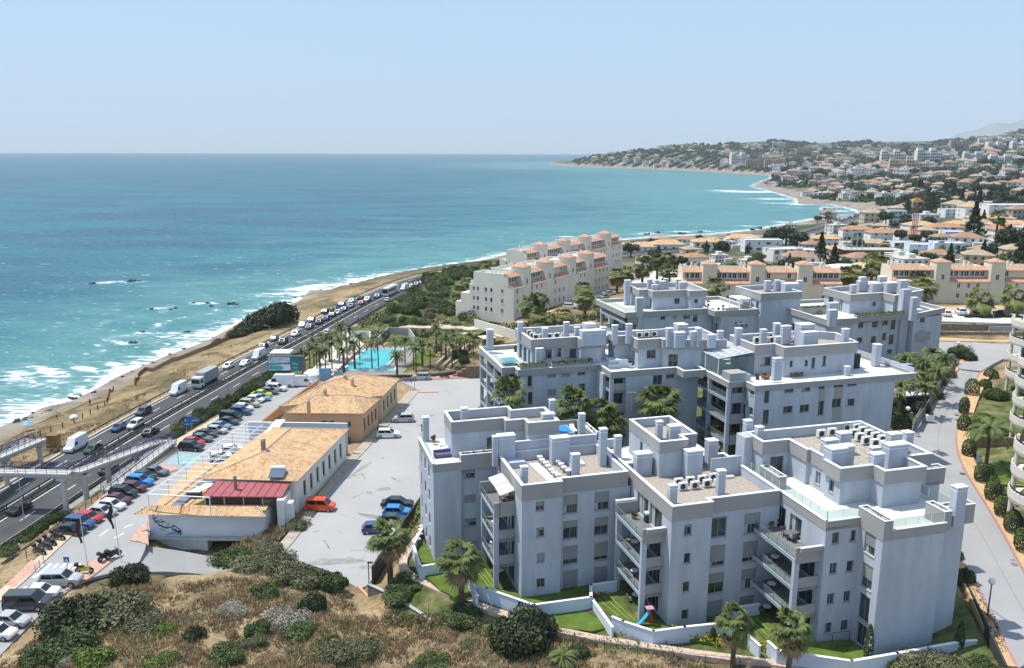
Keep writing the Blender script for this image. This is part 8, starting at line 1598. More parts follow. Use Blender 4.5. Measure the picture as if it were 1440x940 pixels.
# ------------------------------------------------------------------ front gardens
GZ=14.0
def lawn(*px,z=GZ+.16,m=None,name='lawn'):
 P=[g(x,y,z) for x,y in px]; return flat(name,P,z,m or M_LAWN,.9)
lawn((595,760),(612,785),(625,790),(591,793),(583,770)); lawn((598,810),(640,802),(662,815),(671,840),(649,845),(620,830),z=13.9)
lawn((663,797),(686,796),(704,832),(683,829),(671,824)); lawn((683,829),(702,828),(738,840),(790,833),(830,823),(831,840),(751,851),z=14.165)
lawn((768,863),(831,852),(861,882),(832,888),(783,882),z=13.95); lawn((831,838),(866,833),(896,874),(940,882),(919,888),(876,875),(862,868),z=14.17)
lawn((958,897),(1026,888),(1042,885),(1068,910),(1020,908),z=13.95); lawn((1046,868),(1070,866),(1100,893),(1122,910),(1098,916),(1081,903),(1066,888),z=14.172)
lawn((1122,908),(1150,903),(1196,900),(1228,925),(1198,929),(1094,917),z=14.176); lawn((1312,905),(1335,890),(1352,885),(1375,900),(1330,915),z=14.1)
mb=MB(); rnd=random.Random(1)
for lines_ in (((668,800),(690,828)),((673,799),(697,830)),((680,798),(701,828)),((848,838),(885,872)),((855,836),(893,873)),((841,842),(870,866)),((1056,872),(1090,903)),((1062,868),(1100,903))):
 a,b=[np.array(g(*p,14.19)) for p in lines_]; d=(b-a)/np.linalg.norm(b-a); n=np.array([d[1],-d[0]])*.05; q=[(*(a-n),14.186),(*(a+n),14.186),(*(b+n),14.186),(*(b-n),14.186)]; mb.face(q)
for i,f in enumerate(mb.f):
 p=[np.array(mb.v[k]) for k in f]
 if np.cross(p[1]-p[0],p[2]-p[0])[2]<0: mb.f[i]=tuple(reversed(f))
tag(mb.build('lawn_stripes',mat('pale_turf',(.22,.30,.10),.95,.1)),kind='structure')
M_GW=mat('garden_wall_paint',(.58,.66,.77),.85,.2,.08,.5)
def gwall(lb,zt,h,*px,t=.22): return bwall('garden_wall',lb,'wall',gp(zt,*px),zt-h,zt,t,M_GW,.06)
gwall('low white garden wall around the corner lawn left of the first block',15.1,1.6,(607,741),(594,742),(581,766),(591,797),(627,791))
gwall('stepped white garden wall before the balcony column of the first block',15.3,1.6,(671,824),(684,828),(751,851),(831,840),(831,823),(866,818))
gwall('slanting white garden fence wall between two lawns under the middle block',15.0,1.4,(831,840),(861,882)); gwall('thin white fence wall left of the striped lawn',15.0,1.3,(659,812),(671,838))
gwall('white garden wall below the balcony column of the middle block',15.3,1.7,(862,868),(876,874),(919,888),(963,882),(1021,876),(1040,882),(1068,908)); gwall('short white wall behind the small lawn at the right of the middle block',15.2,1.3,(1032,855),(1067,850))
gwall('white corner wall before the nearest block with lit coping',15.4,1.9,(1081,903),(1094,915),(1198,930),(1262,919),(1350,903),(1372,901)); gwall('white fence wall at the right foot of the nearest block',15.0,1.2,(1341,870),(1362,897))
PTH=[(607,742),(590,752),(577,768),(566,784),(566,796),(574,808),(598,819),(640,838),(672,850),(712,864),(770,882),(832,896),(880,903),(940,913),(1030,924),(1090,932),(1180,944)]
def pathstrip(name,pxs,z,w_,m,th=.35):
 P=[g(x,y,z if np.isscalar(z) else z[i])for i,(x,y) in enumerate(pxs)]; Z=[z]*len(P) if np.isscalar(z) else z; P=smooth(resm(P,50),4); Zs=np.interp(np.linspace(0,len(Z)-1,50),range(len(Z)),Z); return strip(name,offs(P,-w_/2),offs(P,w_/2),Zs,m,th)
pathstrip('garden_path',PTH,[13.2,13.2,13.2,13.3,13.4,13.5,13.6,13.7,13.85,13.9,13.9,13.9,13.95,14.0,14.0,14.1,14.1],1.0,mat('stone_path',(.62,.49,.40),.95,.1,.45,2.5,.5,5,col2=(.40,.30,.24)),.6)
pathstrip('slab_path',((1352,846),(1366,866),(1380,892),(1396,925),(1404,945)),[14.4,14.4,14.4,14.5,14.5],1.7,mat('pale_slab',(.66,.64,.58),.9,.1,.15,.8),.6)
# dark boundary wall between the lot and the gardens, retaining wall at its end
w1=gp(12.7,(598,690),(560,742),(525,792)); bwall('boundary_wall','long dark wall between the big lot and the gardens','wall',[g(598,690,12.6),g(563,738,12.6),g(524,796,12.6)],9.6,12.6,.25,mat('dark_wall_paint',(.055,.057,.062),.85,.2,.2,1),.0)
a,b,c,d=g(504,826,10.4),g(519,822,12.3),g(556,836,12.6),g(604,857,13.5)
rw=thing('retaining_wall','retaining wall at the lot corner, pink face and grey stone face','wall',(*b,8)); mb=MB(); mb.wall([a,b],7.4,10.6,.3); mb.build('pink_face',mat('pink_render',(.62,.36,.29),.9,.1,.12,1),rw); mb=MB(); mb.wall([b,c,d],7.4,12.3,.3); mb.build('stone_face',mat('grey_stone',(.22,.215,.20),.95,.1,.4,2.5,.8,5),rw); mb=MB(); mb.wall([b,c,d],12.303,12.38,.4); mb.build('coping',M_CONC,rw)
x,y=b; o=thing('lamp_post','black lamp post on the lot corner wall','street lamp',(x,y,10)); mb=MB(); mb.tube((x,y,9.8),(x,y,15.2),.06,n=6); mb.build('pole',M_DARK,o); mb=MB(); mb.box(x-.1,y-.1,15.0,x+.5,y+.1,15.15); mb.build('lamp_head',M_DARK,o)
bwall('boundary_wall','dark wall holding the street above the slab path','wall',gp(16.3,(1357,814),(1383,866),(1416,937),(1426,960)),13.8,16.28,.2,MATS['dark_wall_paint'],0)
rail_fence('garden_fence','thin dark post fence along the lower garden border','' and [] or [g(x,y,13.6) for x,y in ((603,862),(650,878),(720,895),(790,905),(850,915),(940,930),(1040,940))],13.6,1.1,M_DARK,3.2,nb=1,r_=.025)
# ------------------------------------------------------------------ garden things
def blk(name,lb,cat,px,py,z,parts,rz=0,group=None):
 x,y=g(px,py,z); o=thing(name,lb,cat,(x,y,z),rz,group)
 for pn,m,fn in parts: b=MB(); fn(b); q=b.build(pn,m,None); q.parent=o
 return o
M_BLUEP=mat('blue_plastic',(.03,.38,.62),.4,.4); M_REDP=mat('red_plastic',(.55,.06,.04),.4,.4)
def slide(b):
 for k in range(5): t0,t1=k/5,(k+1)/5; z=lambda t:1.4*(1-t)**1.4+.1; b.add([(-1.3*t0,-.25,z(t0)),(-1.3*t1,-.25,z(t1)),(-1.3*t1,.25,z(t1)),(-1.3*t0,.25,z(t0)),(-1.3*t0,-.25,z(t0)-.08),(-1.3*t1,-.25,z(t1)-.08),(-1.3*t1,.25,z(t1)-.08),(-1.3*t0,.25,z(t0)-.08)],[(0,3,2,1),(4,5,6,7),(0,1,5,4),(2,3,7,6)])
blk('toy_slide','blue toy slide on the lawn corner under the middle block balconies','toy slide',912,878,14.2,[('chute',M_BLUEP,slide),('ladder',M_REDP,lambda b:(b.tube((.05,-.25,0),(.05,-.25,1.8),.05),b.tube((.05,.25,0),(.05,.25,1.8),.05),b.tube((.5,-.25,0),(.05,-.25,1.5),.05),b.tube((.5,.25,0),(.05,.25,1.5),.05))),('canopy',mat('pink_plastic',(.6,.25,.32),.5,.3),lambda b:b.box(-.35,-.35,1.8,.45,.35,1.9))],.2)
blk('goal_frame','small black goal frame on the shaded lawn of the nearest block','goal',1182,903,14.2,[('frame',M_DARK,lambda b:(b.tube((-.9,0,0),(-.9,0,1.1),.03,n=5),b.tube((.9,0,0),(.9,0,1.1),.03,n=5),b.tube((-.9,0,1.1),(.9,0,1.1),.03,n=5),b.tube((-.9,-.7,0),(.9,-.7,0),.03,n=5)))],.15)
rnd=random.Random(8)
for i in range(7): x,y=g(833+i*3.2+rnd.uniform(-.5,.5),838-i*.7+rnd.uniform(-1,1),14.2); mb=MB(); mb.ball((x,y,14.3),.14,rnd.choice((M_WPLAS,M_REDP,M_BLUEP,MATS['yellow_bloom'])),8,6); tag(mb.build('toy_ball',origin=(x,y,14.16)),'one of the coloured balls lined along the wall of the striped lawn','ball','coloured balls on the striped lawn')
for i,(px,py) in enumerate(((593,752),(590,759),(587,766),(594,747))): blk('storage_box',('second','third','fourth','first')[i]+' grey box in the row on the corner lawn left of the first block','box',px,py,14.2,[('body',(M_CONC,M_DARK,M_GREYF,M_CONC)[i],lambda b:b.box(-.35,-.25,0,.35,.25,.7)),('lid',M_WPLAS,lambda b:b.box(-.38,-.28,.7,.38,.28,.78))],.8)
cyp=None
def cypress(px,py,z,h,r_,lb):
 rng=np.random.default_rng(px); n=900;q=rng.uniform(0,1,n);t=rng.uniform(0,6.28,n);rr_=r_*np.sin(np.pi*np.clip(q*.93+.05,0,1))**.7; P=np.c_[rr_*np.cos(t),rr_*np.sin(t),q*h]; V,Fq=leaves(P,.09,rng,np.c_[np.cos(t),np.sin(t),.5+0*t]); x,y=g(px,py,z); tag(raw('cypress_tree',V,Fq,M_LEAFD,loc=(x,y,z)),lb,'tree')
cypress(1219,934,13.9,4.2,.42,'small dark cypress at the corner of the nearest block'); cypress(1347,921,13.9,3.6,.42,'small dark cypress at the right garden wall end'); cypress(1002,903,13.8,1.6,.3,'small dark conical plant among the yellow shrubs')
# ------------------------------------------------------------------ rooftop and balcony furniture
def vuv(px,py,z): return g(px,py,z)
def table(o,L,Wd,h=.74,m=None,legs=True):
 b=MB(); b.box(-L/2,-Wd/2,h-.05,L/2,Wd/2,h); q=b.build('table_top',m or M_GREYF,None); q.parent=o
 for sx in (-1,1):
  for sy in (-1,1): b=MB(); b.box(sx*(L/2-.1)-.03,sy*(Wd/2-.1)-.03,0,sx*(L/2-.1)+.03,sy*(Wd/2-.1)+.03,h-.05); q=b.build('leg',M_DARK,None); q.parent=o
ch=thing('garden_chair','chair','chair'); b=MB(); b.box(-.25,-.25,.40,.25,.25,.46); q=b.build('seat',M_GREYF,None);q.parent=ch; b=MB(); b.box(-.25,.2,.46,.25,.25,.92); q=b.build('backrest',M_GREYF,None);q.parent=ch
for sx in(-1,1):
 for sy in (-1,1): b=MB(); b.box(sx*.22-.02,sy*.22-.02,0,sx*.22+.02,sy*.22+.02,.4); q=b.build('leg',M_DARK,None);q.parent=ch
CHT=proto_tree(ch)
def dining(px,py,z,n,lb,L=2.0,grp=None,m=None,rz=AZr):
 x,y=g(px,py,z); o=thing('dining_table',lb,'table',(x,y,z),rz); table(o,L,.95,m=m)
 for i in range(n):
  s=-L/2+L*(i//2+.5)/max(1,(n+1)//2); sd=1 if i%2 else -1; c,s_=math.cos(rz),math.sin(rz); X_,Y_=x+c*s-s_*sd*.75,y+s_*s+c*sd*.75; place(CHT,'one of the chairs around the '+lb,(X_,Y_,z),rz+(0 if sd>0 else math.pi),'chairs around the '+lb[:44],1.0)
dining(912,511,30.61,6,'grey dining table on the middle second row terrace',3.0)
dining(1292-0,486+32,30.61,0,'x') if False else None
dining(1115,757,G0+3*FL+.01,4,'dark table on the balcony of the nearest block',2.0)
dining(712,703,G0+3*FL+.01,2,'low wooden table on the balcony under the white awning',1.6,m=M_WOOD)
dining(1275,519,30.61,4,'thin metal table on the right end terrace',1.4,m=M_STEEL)
dining(1042,461,29.86,4,'dark table on the back row terrace corner',1.8)
dining(948,634,26.01,4,'grey table on the middle block back terrace',1.5)
dining(687,640-14,26.02,0,'low dark table behind the planter of the first block',1.4)
def sofa(px,py,z,lb,m,L=1.9,rz=AZr,cat='sofa'):
 x,y=g(px,py,z); o=thing('outdoor_sofa',lb,cat,(x,y,z),rz)
 for n_,bx_ in (('seat',(-L/2,-.4,.12,L/2,.4,.42)),('backrest',(-L/2,.32,.42,L/2,.42,.78)),('armrest',(-L/2,-.4,.42,-L/2+.14,.32,.6)),('armrest',(L/2-.14,-.4,.42,L/2,.32,.6))): b=MB(); b.box(*bx_); q=b.build(n_,m,None); q.parent=o
sofa(625,642,26.05,'violet covered sofa at the front of the first block roof deck',M_PURP,2.6,cat='sofa');
def lounger(px,py,z,lb,rz,m=M_WPLAS,grp=None):
 x,y=g(px,py,z); o=thing('sun_lounger',lb,'sun lounger',(x,y,z),rz,grp); b=MB(); b.box(-.95,-.32,.28,.35,.32,.40); b.add([(.35,-.32,.34),(.35,.32,.34),(.95,.32,.75),(.95,-.32,.75),(.35,-.32,.24),(.35,.32,.24),(.95,.32,.65),(.95,-.32,.65)],[(0,3,2,1),(4,5,6,7),(0,1,5,4),(1,2,6,5),(2,3,7,6),(3,0,4,7)]); q=b.build('mattress',m,None);q.parent=o
 for sx in (-.8,.3): b=MB(); b.box(sx,-.3,0,sx+.06,.3,.28); q=b.build('leg',M_DARK,None);q.parent=o
lounger(623,634,26.05,'white lounger right behind the violet sofa',AZr+.2); lounger(628,628,26.05,'white lounger farther behind the violet sofa',AZr+.2); lounger(806,607,26.05,'white lounger in front of the blue plunge pool on the first block',AZr+1.5)
# folded awning over the first block balcony
o=thing('awning','white two panel folding awning over the first block balcony','awning',(*W(23,85),26));
mb=MB(); A=lambda x,y,z:(*g(570+x/4.7,560+y/4.7,z),z)
for q in (((548,527),(637,495),(683,550),(588,582)),((590,585),(684,554),(727,607),(625,645))):
 zs=(26.6,26.6,26.2,26.2) if q[0][0]==548 else (26.15,26.15,25.5,25.5); p=[A(x,y,z) for (x,y),z in zip(q,zs)]; mb.add(p+[(x,y,z-.05) for x,y,z in p],[(3,2,1,0),(4,5,6,7),(0,1,5,4),(1,2,6,5),(2,3,7,6),(3,0,4,7)])
mb.build('canvas',M_WPLAS,o); mb=MB()
for q in ((625,645),(727,607)): p=A(*q,25.5); mb.tube((p[0],p[1],G0+3*FL+.1),p,.05,n=6)
mb.build('post',M_DARK,o)
# white hot tub deck
o=blk('hot_tub','white covered hot tub on the left corner of the middle second row terrace','hot tub',650+1020/4.7,430+392/4.7,30.61,[('platform',M_WPLAS,lambda b:b.box(-1.9,-1.3,0,1.9,1.3,.4)),('tub',M_WPLAS,lambda b:b.box(-1.6,-1.05,.4,1.4,1.05,1.0)),('steps',M_WPLAS,lambda b:b.box(-2.3,-.8,0,-1.9,.8,.2))],AZr)
blk('covered_swing_seat','black covered box seat on the right terrace of the second row','seat cover',1195,517,30.61,[('cover',mat('black_tarp',(.02,.02,.022),.6,.3),lambda b:(b.box(-1.1,-.8,0,1.1,.8,2.0),b.box(-1.15,-.85,2.0,1.15,.85,2.12)))],AZr)
blk('hammock_stand','grey boat shaped hammock on a stand at the front of the right terrace','hammock',1154,523,30.61,[('hammock_cloth',M_GREYF,lambda b:[b.add([(-1.5+k*.5,-.45,.55+.12*(k-3)**2*.5),(-1+k*.5,-.45,.55+.12*(k-2)**2*.5),(-1+k*.5,.45,.55+.12*(k-2)**2*.5),(-1.5+k*.5,.45,.55+.12*(k-3)**2*.5)],[(0,1,2,3)]) for k in range(6)]),('stand',M_DARK,lambda b:(b.tube((-1.6,0,1.1),(-.6,0,.05),.04),b.tube((1.6,0,1.1),(.6,0,.05),.04),b.tube((-.9,0,.06),(.9,0,.06),.05)))],AZr)
blk('curved_bench','teal curved bench before the penthouse window of the wide block','bench',900+845/4.7,430+425/4.7,30.61,[('seat',mat('teal_cushion',(.04,.16,.18),.8,.2),lambda b:b.box(-1.4,-.4,.1,1.4,.4,.5)),('backrest',MATS['teal_cushion'],lambda b:b.box(-1.4,.3,.5,1.4,.42,.85))],AZr)
sofa(900+1395/4.7-1,506,30.61,'dark sofa hidden behind the planting of the right terrace',M_GREYF)
sofa(900+205/4.7,430+390/4.7,30.61,'dark wicker sofa right of the long dining table',M_DARK,1.8)
for i,(px,py,z,lb) in enumerate(((900+828/4.7,430+485/4.7,30.61,'wicker armchair on the sunny corner of the wide block'),(900+1010/4.7,430+468/4.7,30.61,'first low armchair along the wide block terrace edge'),(900+1050/4.7,430+465/4.7,30.61,'second low armchair along the wide block terrace edge'),(1080+235/4,340+398/4,29.86,'brown lounge chair on the back row terrace at the glass rail'),(1080+290/4,340+410/4,29.86,'brown lounge chair at the middle of the back row terrace'))): sofa(px,py,z,lb,M_WOOD,.9,cat='armchair')
def potted(px,py,z,lb,h=.9,k='green',grp=None):
 x,y=g(px,py,z); o=thing('potted_plant',lb,'potted plant',(x,y,z),0,grp); b=MB(); b.tube((0,0,0),(0,0,.4),.2,.27,10); q=b.build('pot',M_TERRA if h<.8 else M_DARK,None);q.parent=o; rng=np.random.default_rng(int(px*3)); V,Fq=blob(rng,.42,h,4,160,.10); V[:,2]+=.35; raw('leaves',V,Fq,{'green':M_LEAF,'red':mat('red_foliage',(.25,.05,.05),.8,.2,.4,2),'olive':M_LEAFO}[k],parent=o)
for px,py,z,h,k,lb in ((1094,740,G0+3*FL,1.0,'red','red leaved plant on the nearest block balcony'),(1108,746,G0+3*FL,.8,'red','second red leaved plant on the nearest block balcony'),(1084,742,G0+3*FL,.5,'green','small green bowl plant at the nearest block balcony rail'),(1011,440,29.9,1.2,'olive','left shrub in a pot on the back row planter terrace'),(1017,436,29.9,1.0,'olive','right shrub in a pot on the back row planter terrace'),(996,430,29.9,1.4,'green','round potted tree on the back row beside the pergola'),(725,495,30.61,1.2,'olive','round potted tree beside the roof plunge pool'),(1065,534,30.61,.9,'olive','plant at the corner of the sunny terrace'),(1043,526,31.2,.8,'green','plant beside the small blue roof pool'),(1098,520,30.61,1.0,'green','plant beside the slim chimney of the sunny terrace'),(1168,512,30.61,1.2,'green','spiky potted plant left of the black covered seat'),(1176,512,30.61,1.1,'green','spiky potted plant touching the black covered seat'),(1190,513-2,30.61,1.0,'olive','plant on the planter before the black covered seat'),(595,607,26.4,1.0,'green','plant in a pot at the left rail of the first block roof'),(1334,728,26.4,.5,'green','small pot by the glass rail of the nearest block'),(973,492,31.1,.8,'green','plant at the left corner of the glasshouse'),(610,622,26.3,.6,'olive','small pot behind the sofa of the first block'),(891,757-27,G0+3*FL,.5,'green','small plant on the middle block balcony floor'),(840,735,14.2,.6,'green','small pot between lawn walls')): potted(px,py,z,lb,h,k)
blk('barbecue','black barbecue grill on the middle block balcony','barbecue',912,734,G0+3*FL+.01,[('body',M_DARK,lambda b:b.box(-.45,-.3,.0,.45,.3,.9)),('lid',M_WPLAS,lambda b:b.box(-.42,-.28,.9,.42,.28,1.15))],AZr)
blk('sun_lounger','white deck chair on the middle block balcony','sun lounger',877,718,G0+3*FL+.01,[('frame',M_WPLAS,lambda b:(b.box(-.7,-.3,.25,.6,.3,.35),b.box(.5,-.3,.35,.6,.3,.9)))],AZr+.6)
remove_tree(CHT)
rng_f=random.Random(77)
# furniture inside open balconies of the front blocks
def bset(u,v,z,lb):
 x,y=W(u,v); o=thing('balcony_table',lb,'table',(x,y,z),AZr); b=MB(); b.tube((0,0,.68),(0,0,.73),.45,n=12); q=b.build('table_top',M_WPLAS,None);q.parent=o; b=MB(); b.tube((0,0,0),(0,0,.68),.05,n=6); q=b.build('leg',M_DARK,None);q.parent=o; b=MB(); b.box(-1.0,-.25,.35,-.55,.25,.42);b.box(-1.05,-.25,.42,-1.0,.25,.85); q=b.build('bench',M_GREYF,None);q.parent=o
for bi,(u0,v0,nm) in enumerate(((22.9,86.5,'first'),(35.9,76.5,'middle'),(48.6,69.5,'nearest'))):
 for k,fl in enumerate(('ground floor','second floor','third floor')): bset(u0+rng_f.uniform(-.3,.3),v0+rng_f.uniform(-1.5,1.5),G0+FL*k+(.18 if k==0 else .01),'round table on the %s balcony of the %s block'%(fl,nm))
# ------------------------------------------------------------------ pool garden
pl=thing('swimming_pool','large turquoise swimming pool among palms behind the big lot','swimming pool',(*g(520,508,9.5),9.4))
PP=[g(*p,9.62) for p in ((480,521.5),(515,491.5),(565,491.5),(545,510),(558,513),(555,520),(500,519.5),(499,523))]
PP=[g(*p,9.62) for p in ((484,519.5),(515,491.5),(566,491.5),(541,516),(556,517),(554,521),(500,521))]
a=sum(PP[i][0]*PP[(i+1)%len(PP)][1]-PP[(i+1)%len(PP)][0]*PP[i][1] for i in range(len(PP))); PP=PP if a>0 else PP[::-1]
mb=MB(); mb.prism(PP,9.2,9.6); mb.build('pool_water',M_POOL,pl); mb=MB(); mb.ring(offset(PP,-.35),9.2,9.68,.34); mb.build('pool_rim',M_COPE,pl)
flat('pool_deck',[g(*p,9.5) for p in ((474,526),(512,487),(575,487),(590,492),(565,528),(520,529))],9.5,mat('pool_paving',(.30,.26,.25),.9,.2,.2,1),.8)
flat('pool_lawn',[g(*p,9.5) for p in ((560,527),(590,490),(612,493),(606,520),(590,527))],9.46,M_LAWN,.6); flat('pool_lawn',[g(*p,9.5) for p in ((540,486),(553,478),(600,478),(595,488),(570,488))],9.47,M_LAWN,.6)
flat('promenade',[g(*p,9.5) for p in ((428,532),(452,505),(474,478),(500,474),(512,484),(480,515),(462,534))],9.52,mat('white_paving',(.66,.60,.52),.9,.1,.12,.6),.8); flat('promenade',[g(*p,9.8) for p in ((560,468),(600,455),(650,448),(700,452),(760,468),(740,478),(680,470),(620,470))],11.4,mat('beige_paving',(.56,.46,.33),.9,.1,.2,.8),2.)
bwall('pool_wall','dark wall between pool garden and the lot','wall',gp(10.6,(458,529),(520,528),(600,527),(640,522)),9,10.6,.3,mat('slate_wall',(.12,.12,.12),.9,.2,.3,1),0)
blk('sign_panel','light blue panel at the left end of the dark pool wall','sign',458,537,9.6,[('panel',mat('sky_panel',(.25,.45,.68),.7,.2,.25,1),lambda b:b.box(-1.4,-.1,0,1.4,.1,3.2))],0); blk('sign_panel','small pale blue panel right of the larger one','sign',476,536,9.6,[('panel',MATS['sky_panel'],lambda b:b.box(-.9,-.1,0,.9,.1,2.4))],0)
bwall('garden_wall','tall pale concrete wall behind the pool with a peaked top','wall',gp(11.6,(532,474),(546,460),(575,462),(583,473)),8.8,11.6,.3,M_CONC,0)
bwall('garden_wall','low white walled planter at the left behind the pool','wall',gp(11.2,(490,474),(488,466),(520,466),(520,474)),9,11.2,.3,M_COPE,0)
for i,(p,q) in enumerate((((612,512),(650,480)),((622,514),(660,482)),((632,514),(668,488)))): o=bwall('garden_wall',('left','middle','right')[i]+' one of the three parallel pale walls right of the pool','wall',gp(11,p,q),9.2,11,.3,mat('cream_wall',(.62,.55,.43),.9,.1,.1,.5),0)
for i,(px,py,w_,d_) in enumerate(((668,462,7,4),(690,474,6,4),(655,470,5,3))): blk('shade_roof',('largest','right','left')[i]+' pale shade roof at the foot of the plunge pool block','canopy',px,py,13,[('canopy',mat('sail_cream',(.66,.56,.42),.8,.2,.1,.5),lambda b,w_=w_,d_=d_:b.box(-w_/2,-d_/2,0,w_/2,d_/2,.15)),('post',M_DARK,lambda b,w_=w_,d_=d_:(b.tube((-w_/2+.2,-d_/2+.2,-3.5),(-w_/2+.2,-d_/2+.2,0),.06),b.tube((w_/2-.2,-d_/2+.2,-3.5),(w_/2-.2,-d_/2+.2,0),.06)))],.5)
blk('tent','cream domed tent behind the parked vans','tent',441,533,9.6,[('canvas',M_COPE,lambda b:b.ball((0,0,.3),2.6,n=12,k=6,sz=.8))],0)
for i,(px,py) in enumerate(((448,517),(452,512),(458,507))): x,y=g(px,py,9.6);
# steps by the pool wall
st=thing('stair_wall','stepped brown stone terraces at the back right of the lot','steps',(*g(660,520,10),10));
for k in range(4): mb=MB(); P=gp(10.4+.8*k,(640+6*k,527-4*k),(692,526-4*k)); mb.wall(P,9,10.4+.8*k,1.0); mb.build('step',mat('brown_stone',(.24,.17,.13),.95,.1,.3,2),st)
flat('sea_lawn',[g(*p,14) for p in ((628,420),(655,399),(680,383),(704,380),(712,392),(670,412),(664,436),(640,432))],13.9,M_LAWN,2.5)
flat('forecourt',[g(*p,15.1) for p in ((745,448),(800,428),(850,410),(880,408),(868,432),(830,447),(790,452))],15.35,mat('forecourt_paving',(.50,.46,.42),.9,.1,.15,.5),2.5); flat('forecourt_band',[g(*p,15.2) for p in ((748,446),(800,428),(812,430),(765,448))],15.36,M_PAVE,.3); flat('white_court',[g(*p,17) for p in ((872,392),(900,383),(948,381),(966,390),(935,397),(880,400))],17.2,MATS['white_paving'],4)
gwall2=bwall('garden_wall','cream wall around the forecourt garden of the stepped terrace','wall',gp(16.4,(668,449),(728,466),(760,463)),14,16.4,.3,M_CREAM2,0)
# wall, parking and signs before the right cream terrace
flat('upper_parking',[g(*p,22.4) for p in ((1318,452),(1300,436),(1460,434),(1460,456))],22.4,mat('light_paving',(.58,.56,.52),.9,.1,.15,.4),3); flat('tan_strip',[g(*p,22.4) for p in ((1300,437),(1460,433),(1460,429),(1300,432))],22.41,M_PAVE,3)
bwall('stone_wall','rough stone retaining wall above the street junction','wall',gp(22.3,(1312,455),(1370,456),(1460,455)),19.6,22.3,.8,M_STONE,0); bwall('stone_wall','lower rough stone wall beside the junction pavement','wall',gp(21,(1318,467),(1380,468),(1460,468)),19.6,21.2,.6,M_STONE,0)
blk('sign_panel','pale rectangular panel on the stone wall above the junction','sign',1408,468,20.4,[('panel',M_CONC,lambda b:b.box(-3,-.15,0,3,.15,1.5))],0)
for i in range(9): bpx(random.choice(['green','dark']),1298+i*1.8 if i<3 else 1320+i*14,449 if i>2 else 450,1.2,1.4,'one of the bushes on top of the stone wall above the junction','bushes on the stone wall')
for px,py,w_,h,m,lb in ((1188,381,13,.6,M_WPLAS,'white marquee roof behind the back row terrace'),(1213,379,6,.5,mat('straw_awning',(.62,.48,.2),.8,.2),'small straw yellow awning right of the marquee')): blk('marquee',lb,'marquee',px,py-6,22.5,[('canopy',m,lambda b,w_=w_:b.add([(-w_/2,-3,0),(w_/2,-3,0),(w_/2,3,0),(-w_/2,3,0),(-w_*.2,0,1.0),(w_*.25,0,.9)],[(0,1,5,4),(1,2,5),(2,3,4,5),(3,0,4),(3,2,1,0)])),('post',M_STEEL,lambda b,w_=w_:(b.tube((-w_/2+.2,-2.8,-4),(-w_/2+.2,-2.8,0),.07),b.tube((w_/2-.2,-2.8,-4),(w_/2-.2,-2.8,0),.07)))],0)
bwall('retaining_wall','long grey wall before the yellow roofed villas','wall',gp(22,(1372,352),(1416,356)),14,22,.4,M_CONC,0)
# gardens at the right edge
flat('garden_lawn',[g(*p,18.2) for p in ((1392,652),(1432,652),(1460,680),(1460,705),(1415,690))],18.25,M_LAWN,1.5)
bwall('garden_wall','tall tan stone garden wall behind the broad green palm','wall',gp(20,(1372,614),(1395,616),(1432,618)),17,20.2,.4,mat('tan_stone',(.34,.23,.13),.95,.1,.5,1.6,.6,5),0)
for i,(px,py) in enumerate(((1404,690),(1432,708))): bwall('garden_wall',('tan stone wall between two gardens near the right edge','lower tan stone wall at the right edge')[i],'wall',gp(18.6,(px,py-10),(px+50,py-6)),16.5,18.6,.35,MATS['tan_stone'],0)
bwall('fence_panel','blue grey fence along the clipped cones, upper part','fence',gp(19,(1371,632),(1383,652)),17.6,19,.06,mat('blue_fence',(.14,.18,.26),.6,.3),0); bwall('fence_panel','blue grey fence along the clipped cones, lower part','fence',gp(18.4,(1405,685),(1440,730)),16.6,18.4,.06,MATS['blue_fence'],0)
rail_fence('garden_fence','grey fence between the palms and the street pavement',[g(x,y,20) for x,y in ((1283,600),(1300,570),(1325,535),(1343,510))],19.0,1.8,M_CONC,1.2,nb=4)
bwall('fence_panel','grey slatted fence panel between palms and street','fence',gp(20.8,(1290,588),(1318,545),(1342,511)),19,20.9,.08,mat('fence_grey',(.24,.235,.22),.8,.2,.2,2),0)
blk('bin','white block with a dark bin at the bend of the street pavement','bin',1307,592,19.0,[('body',M_WPLAS,lambda b:b.box(-.6,-.4,0,.6,.4,1.0)),('lid',M_DARK,lambda b:b.box(-.3,-.3,1.0,.5,.3,1.15))],0)
blk('flat_canopy','white flat canopy roof behind the palms at the street','canopy',1258,552,21.5,[('canopy',M_COPE,lambda b:b.box(-3.2,-3,0,4.5,3.5,.25)),('screen_wall',M_DARK,lambda b:b.box(-3,-2.8,-3,5,-2.6,-.1))],AZr)
